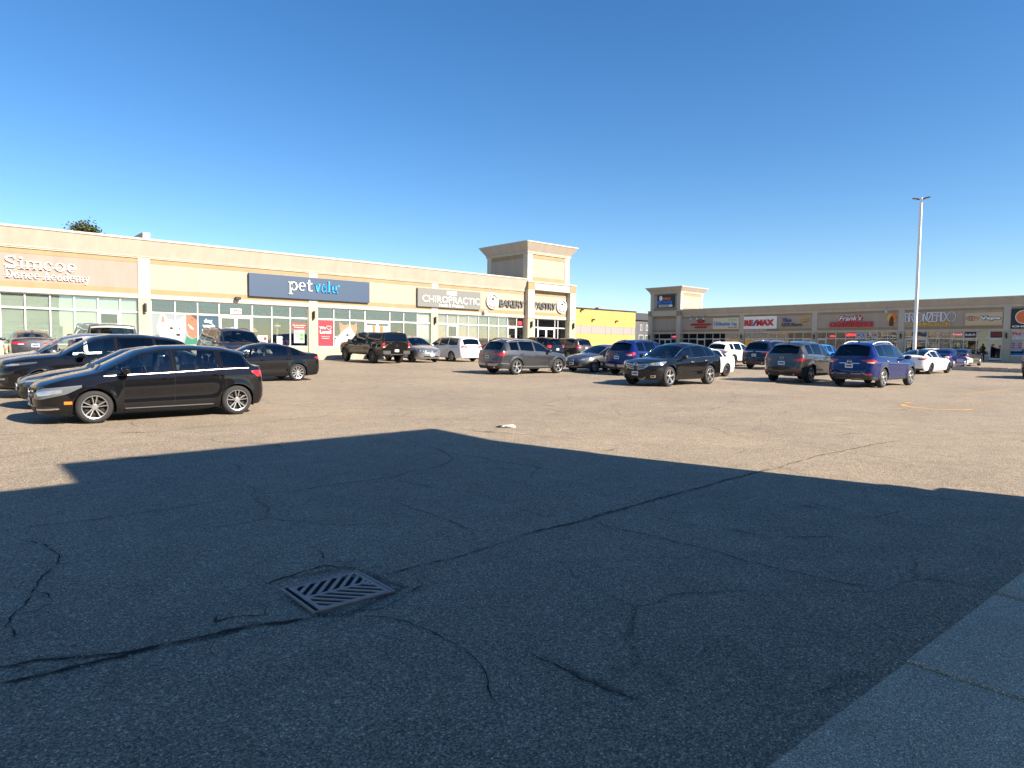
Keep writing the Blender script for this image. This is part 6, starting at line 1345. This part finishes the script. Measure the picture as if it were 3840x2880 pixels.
# three little lamps over the hardwood sign, and one by the convenience sign
for u_, l_ in ((-53.35, 'leftmost of the three small white lamps above the hardwood sign'), (-52.35, 'middle of the three small white lamps above the hardwood sign'), (-51.3, 'rightmost of the three small white lamps above the hardwood sign'), (-27.95, 'small white lamp on a bent arm above the head-shaped emblem')):
    s = sign('gooseneck_lamp', l_, 'lamp', 'small sign lamps on the right row'); z_ = 5.95 if u_ < -40 else 6.15
    mb = MB(); mb.tube([FR.P(u_, z_ + .42, .08), FR.P(u_, z_ + .46, .4), FR.P(u_, z_ + .16, .62)], .02, 6); mb.build('arm', M_dark, s); mb = MB(); mb.tube([FR.P(u_, z_ + .18, .60), FR.P(u_, z_ - .08, .68)], [.05, .15], 12); mb.build('lamp_shade', WH, s)

# posters and notices on the glass (on the outer face of the pane)
PD0, PD1 = -.128, -.124
def poster(F, u0, u1, v0, v1, m, label, name='window_poster', cat='poster', d=0):
    s_ = sign(name, label, cat); mb_ = MB(); F.box(mb_, u0, u1, v0, v1, PD0 + d, PD1 + d); mb_.build('sheet', m, s_); return s_
s = poster(FL, 20.17, 21.31, 1.68, 3.48, mat('poster_red', (0.5, 0.02, 0.035), .5), 'tall red window poster reading We heart Local')
letters(FL, 'We', 20.28, 20.76, 2.86, 3.05, WH, s, -.12, -.118, off=.03); letters(FL, 'Local', 20.32, 21.16, 2.55, 2.80, WH, s, -.12, -.118, off=.03)
mb = MB(); hp = [(.16 * math.sin(t) ** 3 * 1.15, (13 * math.cos(t) - 5 * math.cos(2 * t) - 2 * math.cos(3 * t) - math.cos(4 * t)) / 16 * .17) for t in [2 * math.pi * k / 24 for k in range(25)]]
mbs = mb; mb = MB(); stroke(FL, [(21.0 + a, 2.97 + b) for a, b in hp], .035, -.12, -.118); mb.build('heart', WH, s)
letters(FL, 'Thank you for', 20.42, 21.06, 2.30, 2.39, WH, s, -.12, -.118, off=.01); letters(FL, 'choosing us', 20.46, 21.02, 2.17, 2.26, WH, s, -.12, -.118, off=.01)
s = poster(FL, 12.34, 13.50, 1.66, 3.48, mat('poster_navy', (.012, .05, .09), .5), 'dark teal window poster reading dog wash'); letters(FL, 'dog', 12.66, 13.14, 3.00, 3.30, WH, s, -.12, -.118, off=.04); letters(FL, 'wash', 12.56, 13.30, 2.76, 2.98, WH, s, -.12, -.118, off=.04); letters(FL, 'Self serve', 12.52, 13.1, 2.54, 2.64, WH, s, -.12, -.118, off=.01)
s = sign('window_poster', 'window poster of a white dog beside a smiling woman in green', 'poster'); mb = MB(); FL.box(mb, 11.04, 12.24, 1.66, 3.5, PD0, PD1); FL.box(mb, 9.72, 10.96, 1.66, 3.5, PD0, PD1); mb.build('sheet', mat('poster_sky', (0.2, 0.23, 0.24), .6), s)
def blob(cu_, cv, ru, rv_, n=26, j=.0, seed=1):
    rr_ = random.Random(seed); return [(cu_ + ru * math.cos(2 * math.pi * k / n) * (1 + rr_.uniform(-j, j)), cv + rv_ * math.sin(2 * math.pi * k / n) * (1 + rr_.uniform(-j, j))) for k in range(n)]
DOG = mat('poster_dog', (0.4, 0.47, 0.44), .6); SKN = mat('poster_skin', (0.25, 0.11, 0.06), .6); PINK = mat('poster_pink', (0.34, 0.15, 0.11), .6); HAIR = mat('poster_hair', (.06, .025, .012), .6); GRN = mat('poster_green', (.01, .14, .08), .6)
shapes(FL, [[(10.08, 2.3), (9.98, 2.75), (10.1, 3.1), (10.18, 3.45), (10.42, 3.48), (10.6, 3.2), (10.94, 3.14), (10.94, 1.68), (10.2, 1.68)]], -.122, -.120, DOG, s, 'dog_head'); shapes(FL, [[(11.06, 3.12), (11.35, 3.3), (11.55, 3.47), (11.72, 3.3), (11.6, 2.7), (11.5, 2.1), (11.3, 1.68), (11.06, 1.68)]], -.122, -.120, DOG, s, 'dog_head')
shapes(FL, [[(10.22, 3.0), (10.26, 3.36), (10.38, 3.38), (10.42, 3.02)], [(10.0, 2.3), (10.0, 1.9), (10.2, 1.8), (10.16, 2.2)]], -.119, -.118, PINK, s, 'dog_ear'); shapes(FL, [blob(10.78, 2.66, .10, .07), blob(11.22, 2.64, .04, .06), blob(11.16, 2.27, .13, .08)], -.119, -.117, BLK, s, 'dog_eyes_and_nose')
shapes(FL, [[(11.62, 3.48), (12.24, 3.48), (12.24, 2.2), (12.0, 2.05), (11.75, 2.25), (11.62, 2.7), (11.60, 3.1)]], -.1195, -.1185, SKN, s, 'face'); shapes(FL, [[(11.9, 3.49), (12.24, 3.49), (12.24, 3.2)]], -.118, -.117, HAIR, s, 'hair')
shapes(FL, [[(11.72, 2.95), (11.85, 2.70), (12.0, 2.60), (12.05, 2.68), (11.85, 2.84)]], -.118, -.117, WH, s, 'smile'); shapes(FL, [[(11.90, 3.22), (12.02, 3.16), (12.04, 3.19), (11.92, 3.27)]], -.118, -.117, HAIR, s, 'eye'); shapes(FL, [[(11.5, 1.68), (11.62, 2.2), (11.95, 2.0), (12.24, 2.15), (12.24, 1.68)]], -.118, -.117, GRN, s, 'green_top')
s = sign('window_poster', 'window poster of a tabby and white cat face', 'poster'); CAT = mat('poster_cat', (0.26, 0.18, 0.11), .6)
shapes(FL, [[(21.75, 3.44), (22.15, 3.2), (22.55, 3.3), (22.55, 2.2), (22.1, 2.2), (21.85, 2.7)]], -.124, -.122, CAT, s, 'cat_face'); shapes(FL, [[(22.63, 3.3), (22.9, 3.2), (23.18, 3.46), (23.2, 2.9), (23.0, 2.4), (22.63, 2.3)]], -.124, -.122, CAT, s, 'cat_face')
shapes(FL, [[(21.42, 1.7), (21.5, 2.2), (21.9, 2.6), (22.25, 2.9), (22.55, 3.1), (22.55, 1.7)], [(22.63, 3.1), (22.9, 2.7), (23.3, 2.2), (23.4, 1.7), (22.63, 1.7)]], -.1215, -.120, DOG, s, 'cat_fur'); shapes(FL, [[(21.82, 3.3), (22.0, 3.15), (21.98, 2.95)], [(23.12, 3.3), (22.98, 3.12), (23.05, 3.0)]], -.1195, -.118, PINK, s, 'cat_ear'); shapes(FL, [blob(22.42, 2.48, .10, .08)], -.1195, -.118, BLK, s, 'cat_eye')
s = poster(FL, 23.95, 25.8, 1.9, 3.22, mat('poster_white2', (0.42, 0.45, 0.42), .6), 'white poster with orange legs across the double door', d=.03); shapes(FL, [[(24.42, 3.2), (24.66, 3.2), (24.62, 2.0), (24.5, 2.0)], [(25.06, 3.2), (25.34, 3.2), (25.26, 2.0), (25.1, 2.0)]], -.092, -.090, mat('poster_orange', (0.42, 0.14, 0.03), .6), s, 'orange_legs')
s = poster(FL, 25.98, 27.0, 1.9, 2.3, mat('poster_dark', (.05, .05, .05), .6), 'dark poster with a golden dog, right of the double door'); shapes(FL, [blob(26.5, 2.40, .45, .28, j=.2), blob(26.7, 2.7, .2, .14, j=.2)], -.122, -.12, mat('poster_gold', (.55, .30, .06), .6), s, 'golden_dog')
s = poster(FL, 18.30, 19.30, 2.82, 3.22, mat('poster_red2', (.55, .03, .03), .5), 'red rounded notice reading Proudly Canadian Proudly Local'); letters(FL, 'Proudly Canadian', 18.36, 19.24, 3.02, 3.12, WH, s, -.12, -.118, off=.02); letters(FL, 'Proudly Local', 18.46, 19.14, 2.88, 2.98, WH, s, -.12, -.118, off=.02)
s = poster(FL, 18.44, 19.18, 1.86, 2.76, mat('poster_mint', (0.34, 0.45, 0.4), .6), 'pale green notice with two small pictures below the red notice'); shapes(FL, [[(18.86, 2.3), (19.12, 2.3), (19.12, 2.52), (18.86, 2.52)], [(18.86, 2.05), (19.12, 2.05), (19.12, 2.25), (18.86, 2.25)]], -.122, -.12, mat('poster_leaf', (.10, .25, .06), .6), s, 'pictures'); shapes(FL, [[(18.48, v), (18.80, v), (18.80, v + .04), (18.48, v + .04)] for v in (2.68, 2.60, 2.5, 2.42, 2.32, 2.24)], -.122, -.12, SDARK, s, 'text_lines')
s = poster(FL, 15.98, 16.62, 1.66, 2.34, mat('poster_cream', (.62, .60, .50), .6), 'cream notice with a red dot and the number 20'); letters(FL, '20', 16.04, 16.26, 1.82, 2.0, BLK, s, -.12, -.118, off=.03); mb = MB(); FL.disc(mb, 16.47, 2.12, .11, -.122, -.12); mb.build('red_dot', RED, s)
s = poster(FL, 17.25, 17.62, 1.70, 2.3, mat('poster_cream2', (.62, .60, .48), .6), 'cream leaflet standing beside the cat tree'); shapes(FL, [blob(17.35, 2.1, .05, .05), blob(17.5, 2.0, .05, .05), blob(17.35, 1.9, .05, .04), blob(17.5, 2.15, .04, .04)], -.122, -.12, PINK, s, 'printed_spots')
s = poster(FL, 14.26, 14.50, 2.50, 2.82, mat('poster_ice', (.55, .70, .80), .6), 'small pale blue notice on the pet shop door', d=.03); shapes(FL, [[(14.3, v), (14.46, v), (14.46, v + .02), (14.3, v + .02)] for v in (2.72, 2.66, 2.6)], -.092, -.09, WH, s, 'text_lines')
s = sign('hanging_sign', 'white sign with red letters OPEN hanging in the glass above the pet shop doors'); mb = MB(); FL.box(mb, 14.25, 14.95, 3.68, 4.02, -.12, -.10); mb.build('board', WH, s); letters(FL, 'OPEN', 14.29, 14.91, 3.76, 3.97, RED, s, -.099, -.095, off=.03); mb = MB(); FL.box(mb, 14.3, 14.9, 3.70, 3.72, -.099, -.095); mb.build('blue_line', BLUE, s)
# right row notices
for u0_, u1_, v0_, v1_, m_, tx, mt, lab in ((-31.22, -30.28, 3.30, 3.86, mat('ice_white', (.50, .52, .56), .6), 'ICE', BLUE, 'white window notice reading ICE'), (-29.72, -29.08, 3.30, 3.86, mat('atm_white', (.48, .48, .52), .6), 'ATM', RED, 'white window notice reading ATM'),
        (-20.55, -19.52, 3.26, 3.88, mat('bradford_dark', (.035, .015, .018), .6), "Bradford's", WH, "dark notice reading Bradford's above the shop glass"), (-18.30, -17.30, 3.26, 3.88, mat('store_brown', (.06, .012, .008), .6), 'STORE', mat('store_letters', (.30, .05, .025), .6), 'brown notice reading STORE over the glass door'),
        (-16.55, -14.9, 3.26, 3.90, mat('philly_white', (.50, .48, .50), .6), 'Phil Up', RED, 'white notice reading Phil Up at the right edge')):
    s = poster(FR, u0_, u1_, v0_, v1_, m_, lab); h_ = v1_ - v0_; letters(FR, tx, u0_ + .08, u1_ - .08, v0_ + h_ * (.2 if len(tx) < 8 else .3), v0_ + h_ * (.85 if len(tx) < 8 else .75), mt, s, -.12, -.11, off=.03)
s = poster(FR, -16.55, -15.65, 1.9, 3.05, mat('menu_grey', (.34, .34, .38), .6), 'grey menu sheet with red blocks beside the far right door'); shapes(FR, [[(a, v), (a + .25, v), (a + .25, v + .12), (a, v + .12)] for a in (-16.5, -15.95) for v in (2.2, 2.4, 2.6)], -.122, -.12, RED, s, 'red_blocks')
s = poster(FR, -15.5, -14.6, 2.1, 3.05, mat('menu_white', (.5, .42, .44), .6), 'white menu sheet right of the grey menu sheet'); shapes(FR, [[(-15.4, v), (-14.7, v), (-14.7, v + .04), (-15.4, v + .04)] for v in (2.3, 2.45, 2.6, 2.8)], -.122, -.12, RED, s, 'text_lines')
s = poster(FR, -18.18, -17.38, 2.28, 2.46, mat('flag_white', (.55, .6, .6), .6), 'red and white strip on the glass door under STORE', d=.03); shapes(FR, [[(-18.18, 2.28), (-17.98, 2.28), (-17.98, 2.46), (-18.18, 2.46)], [(-17.58, 2.28), (-17.38, 2.28), (-17.38, 2.46), (-17.58, 2.46)]], -.092, -.09, RED, s, 'red_ends')
def neon(F, u0, u1, v0, v1, col, tx, lab, es=2.0):
    s_ = sign('neon_sign', lab); letters(F, tx, u0, u1, v0, v1, mat('neon_%d%d%d' % tuple(int(9 * q) for q in col), col, .4, emit=col, es=es), s_, -.12, -.11, off=.02, name='glowing_letters')
neon(FR, -34.35, -33.72, 3.40, 3.56, (.9, .04, .05), 'OPEN', 'small red neon sign reading OPEN in the convenience shop window', 1.2)
neon(FR, -32.42, -31.42, 3.48, 3.78, (.9, .05, .05), 'LESSON', 'wide glowing red sign left of the ICE notice', 1.0); neon(FR, -56.95, -56.15, 3.38, 3.62, (.9, .08, .15), 'OPEN', 'pink neon OPEN sign in the right tower shopfront', .8)
neon(FR, -21.6, -20.75, 3.52, 3.72, (.8, .2, .25), 'Bronzeado', 'pink window lettering Bronzeado left of the dark notice', .5); neon(FL, 38.95, 39.40, 3.72, 4.04, (.9, .03, .08), 'OPEN', 'red neon OPEN sign at the right end of the bakery windows', 1.2)

# wall lamps on the stone piers
def wall_lamp(F, u_, v_, d_, lab, grp):
    s_ = sign('wall_lamp', lab, 'wall lamp', grp); mb_ = MB(); F.box(mb_, u_ - .055, u_ + .055, v_ - .30, v_ + .22, d_, d_ + .06); mb_.build('back_plate', M_dark, s_, bevel=.01)
    mb_ = MB(); mb_.tube([F.P(u_, v_ - .22, d_ + .13), F.P(u_, v_ + .30, d_ + .13)], .075, 14); mb_.build('shade', M_black, s_, smooth=40); mb_ = MB(); mb_.tube([F.P(u_, v_ - .245, d_ + .13), F.P(u_, v_ - .215, d_ + .13)], .055, 12); mb_.build('lens', WH, s_)
for u_, l_ in ((-1.13, 'dark wall lamp on the stone pier left of the academy windows'), (9.33, 'dark wall lamp on the pier between the academy and pet shop'), (19.77, 'dark wall lamp with pale lens on the pier beside the red poster'), (29.92, 'dark wall lamp on the pier left of the chiropractic door')): wall_lamp(FL, u_, 3.78, .04, l_, 'wall lamps on the left row')
wall_lamp(FL, 40.0, 3.78, .45, 'dark wall lamp on the left forward pillar under the bakery tower', 'wall lamps on the left row'); wall_lamp(FL, 45.4, 3.78, .45, 'dark wall lamp on the right forward pillar beside the yellow building', 'wall lamps on the left row')
for u_, d_, l_ in ((-60.6, .45, 'dark wall lamp on the leftmost pillar of the right row'), (-45.85, .04, 'dark wall lamp on the pier below the RE/MAX board corner'), (-36.17, .04, "dark wall lamp on the pier left of Frank's shop"), (-26.55, .04, 'dark wall lamp on the pier below the tanning salon letters'), (-16.93, .04, 'dark wall lamp on the pier right of the STORE door')): wall_lamp(FR, u_, 3.45, d_, l_, 'wall lamps on the right row')
def flood(F, u_, v_, lab, m_=None):
    s_ = sign('flood_light', lab, 'flood light'); mb_ = MB(); F.box(mb_, u_ - .16, u_ + .16, v_ - .09, v_ + .09, .08, .36); mb_.build('lamp_housing', m_ or M_dark, s_, bevel=.02); mb_ = MB(); F.box(mb_, u_ - .04, u_ + .04, v_ - .05, v_ + .05, .02, .08); mb_.build('bracket', M_dark, s_)
flood(FL, 14.62, 4.66, 'dark flood light on the tan band above the pet shop doors'); flood(FL, 34.9, 4.68, 'small pale camera light at the right corner of the chiropractic board', M_white)
flood(FY, 61.5, 5.25, 'left dark flood light on the yellow building'); flood(FY, 66.0, 5.22, 'right dark flood light on the yellow building'); flood(FY, 59.4, 6.35, 'dark lamp at the roof edge of the yellow building')

# goods in the pet shop window
def cat_tree(x_, lab, hs, cols):
    s_ = empty('cat_tree', (x_, 44.35, 1.05), 0, lab, 'cat tree', 'cat trees in the pet shop window'); mb_ = MB(); mb_.tube([(0, 0, 0), (0, 0, hs)], .06, 10); mb_.tube([(.28, .05, 0), (.28, .05, hs * .6)], .05, 8); mb_.build('post', mat('sisal', (.30, .20, .11), .9), s_)
    mb_ = MB(); mb_.box(-.3, .4, -.25, .25, 0, .05); mb_.ellip((0, 0, hs), (.26, .22, .09), 14, 6); mb_.ellip((.28, .05, hs * .6), (.22, .2, .06), 12, 6); mb_.build('perch', cols, s_); mb_ = MB(); mb_.ellip((0, -.02, hs + .12), (.15, .13, .11), 12, 8); mb_.build('plush_toy', mat('plush_orange', (.45, .12, .02), .9), s_)
cat_tree(15.98, 'cat tree with an orange plush toy just right of the shop doors', 1.55, mat('perch_beige', (.40, .34, .26), .9)); cat_tree(17.55, 'taller cat tree with a pale round perch in the next window', 1.95, mat('perch_pale', (.52, .50, .46), .9))
s = empty('purple_crate', (18.15, 44.3, 1.05), 0, 'purple carrier standing at the bottom of the pet shop window', 'pet carrier'); mb = MB(); mb.box(-.25, .45, -.2, .2, .5, 1.0); mb.build('shell', mat('purple', (.10, .02, .22), .5), s, bevel=.05); mb = MB(); mb.box(-.15, .35, -.24, -.2, .58, .92); mb.build('grid_door', M_dark, s)

# ------------------------------------------------------------------ lot furniture
lx_, ly_ = 49.0, 15.22; lz_ = gz(lx_, ly_)
lp = empty('lamp_post', (lx_, ly_, lz_), 0, 'tall white square lamp post with two flat lamp heads', 'lamp post')
mb = MB(); mb.hexa([(-.09, -.09, .5), (.09, -.09, .5), (.09, .09, .5), (-.09, .09, .5), (-.075, -.075, 11.35), (.075, -.075, 11.35), (.075, .075, 11.35), (-.075, .075, 11.35)]); mb.build('pole', M_whitep, lp, bevel=.01)
mb = MB(); mb.lathe([(0, .55), (.26, .55), (.30, .50), (.30, -.3)], 24, 'z'); mb.build('concrete_base', M_conc, lp, smooth=40)
for sx, sy in ((-.25, .97), (.25, -.97)):
    mb = MB(); c_ = Vector((sx, sy, 0)); q = Vector((-sy, sx, 0)); b0 = Vector((0, 0, 11.22))
    def hp_(t, w_, z_): return tuple(b0 + c_ * t + q * w_ + Vector((0, 0, z_)))
    mb.hexa([hp_(.16, -.15, .02), hp_(.16, .15, .02), hp_(.50, .16, .10), hp_(.50, -.16, .10), hp_(.16, -.15, .08), hp_(.16, .15, .08), hp_(.50, .16, .14), hp_(.50, -.16, .14)]); ho = mb.build('lamp_head', M_dark, lp, bevel=.01)
    mb = MB(); mb.hexa([hp_(.22, -.11, .022), hp_(.22, .11, .022), hp_(.46, .12, .088), hp_(.46, -.12, .088), hp_(.22, -.11, .05), hp_(.22, .11, .05), hp_(.46, .12, .11), hp_(.46, -.12, .11)]); mb.build('lens', mat('lamp_lens', (.5, .42, .25), .3), ho)
    mb = MB(); mb.tube([tuple(b0 + Vector((0, 0, .02))), hp_(.20, 0, .05)], .04, 8); mb.build('arm', M_dark, lp)
# kerbed island in front of the right row
m = MB()
for i in range(14):
    y0 = 13.9 - i * 1.6; z = gz(52.4, y0); m.box(52.30, 52.55, y0 - 1.59, y0, z - .2, z + .26); 
    m.box(54.35, 54.6, y0 - 1.59, y0, z - .2, z + .20)
m.box(52.55, 54.35, 13.65, 13.9, .2, gz(53, 13.8) + .22)
tag(m.build('kerb', M_conc, bevel=.02), kind='structure')
m = MB(); 
for i in range(14): y0 = 13.65 - i * 1.6; z = gz(53.4, y0); m.box(52.56, 54.34, y0 - 1.6, y0, z - .1, z + .17)
tag(m.build('island_paving', mat('island_asphalt', (.12, .11, .095), .9, var=.2, scale=2), None), kind='structure')

# ------------------------------------------------------------------ a person by the shop door
def person(x_, y_, z_, rz, lab):
    root_ = empty('person', (x_, y_, z_), rz, lab, 'person')
    J = [((0, 0, .88), .155), ((0, 0, 1.05), .145), ((0, .01, 1.25), .165), ((0, 0, 1.40), .12), ((.01, 0, 1.47), .055), ((.03, 0, 1.56), .085), ((.03, 0, 1.66), .075),
         ((0, .10, .84), .10), ((.02, .12, .46), .065), ((0, .12, .08), .05), ((.12, .13, .04), .04),
         ((0, -.10, .84), .10), ((-.02, -.12, .46), .065), ((-.03, -.13, .08), .05), ((.09, -.15, .04), .04),
         ((0, .19, 1.36), .07), ((.06, .24, 1.10), .052), ((.26, .12, 1.22), .036), ((.33, .07, 1.28), .028),
         ((0, -.19, 1.36), .07), ((.05, -.25, 1.10), .052), ((.24, -.12, 1.16), .036), ((.31, -.06, 1.20), .028)]
    E_ = [(0, 1), (1, 2), (2, 3), (3, 4), (4, 5), (5, 6), (0, 7), (7, 8), (8, 9), (9, 10), (0, 11), (11, 12), (12, 13), (13, 14), (3, 15), (15, 16), (16, 17), (17, 18), (3, 19), (19, 20), (20, 21), (21, 22)]
    fb = {18: (J[18][0], 1), 22: (J[22][0], -1)}
    for k, (p, sg) in fb.items():
        for f in range(4):
            a = len(J); dz = (f - 1.5) * .018; ln = (.042, .05, .048, .036)[f]
            J.append(((p[0] + .035, p[1] - sg * .01, p[2] + dz), .0085)); J.append(((p[0] + .035 + ln * .8, p[1] - sg * .03, p[2] + dz + .01), .0075)); E_ += [(k, a), (a, a + 1)]
        a = len(J); J.append(((p[0] + .01, p[1] - sg * .035, p[2] + .03), .009)); J.append(((p[0] + .035, p[1] - sg * .05, p[2] + .045), .008)); E_ += [(k, a), (a, a + 1)]
    me = bpy.data.meshes.new('body'); me.from_pydata([j[0] for j in J], E_, []); o = bpy.data.objects.new('body', me); COL.objects.link(o)
    md = o.modifiers.new('s', 'SKIN'); 
    for i, j in enumerate(J): me.skin_vertices[0].data[i].radius = (j[1] * (1 if i not in (0, 1, 2) else .8), j[1] * (1 if i not in (0, 1, 2) else 1.15)) ; 
    me.skin_vertices[0].data[0].use_root = True
    sb = o.modifiers.new('u', 'SUBSURF'); sb.levels = 2; sb.render_levels = 2
    dg = bpy.context.evaluated_depsgraph_get(); m2 = bpy.data.meshes.new_from_object(o.evaluated_get(dg)); bpy.data.objects.remove(o)
    m2.materials.clear()
    for q in (mat('dark_clothes', (.010, .010, .013), .9), mat('skin', (.38, .22, .15), .6), mat('shoes', (.03, .03, .03), .6)): m2.materials.append(q)
    for p in m2.polygons:
        c_ = p.center; p.material_index = 1 if (c_.z > 1.50 or (c_.x > .29 and c_.z > 1.0)) else (2 if c_.z < .09 else 0)
    m2.shade_smooth(); b = bpy.data.objects.new('body', m2); COL.objects.link(b); b.parent = root_
    h = MB(); h.ellip((.0, 0, 1.635), (.10, .092, .105), 16, 10); h.ellip((-.05, 0, 1.54), (.055, .09, .10), 12, 8); h.build('hair', mat('hair_brown', (.05, .03, .02), .8), root_, smooth=60)
    f = MB()
    for sg in (1, -1): f.ellip((.108, sg * .03, 1.60), (.010, .012, .007), 8, 6)
    f.ellip((.118, 0, 1.575), (.016, .011, .02), 8, 6); f.ellip((.106, 0, 1.54), (.008, .022, .006), 8, 6); f.build('face_features', mat('lips', (.16, .06, .05), .6), root_)
    return root_
person(79.25, 18.45, gz(79.2, 18.4) + .12, R(160), 'person in black coat standing by the glass door with hands raised to the face')
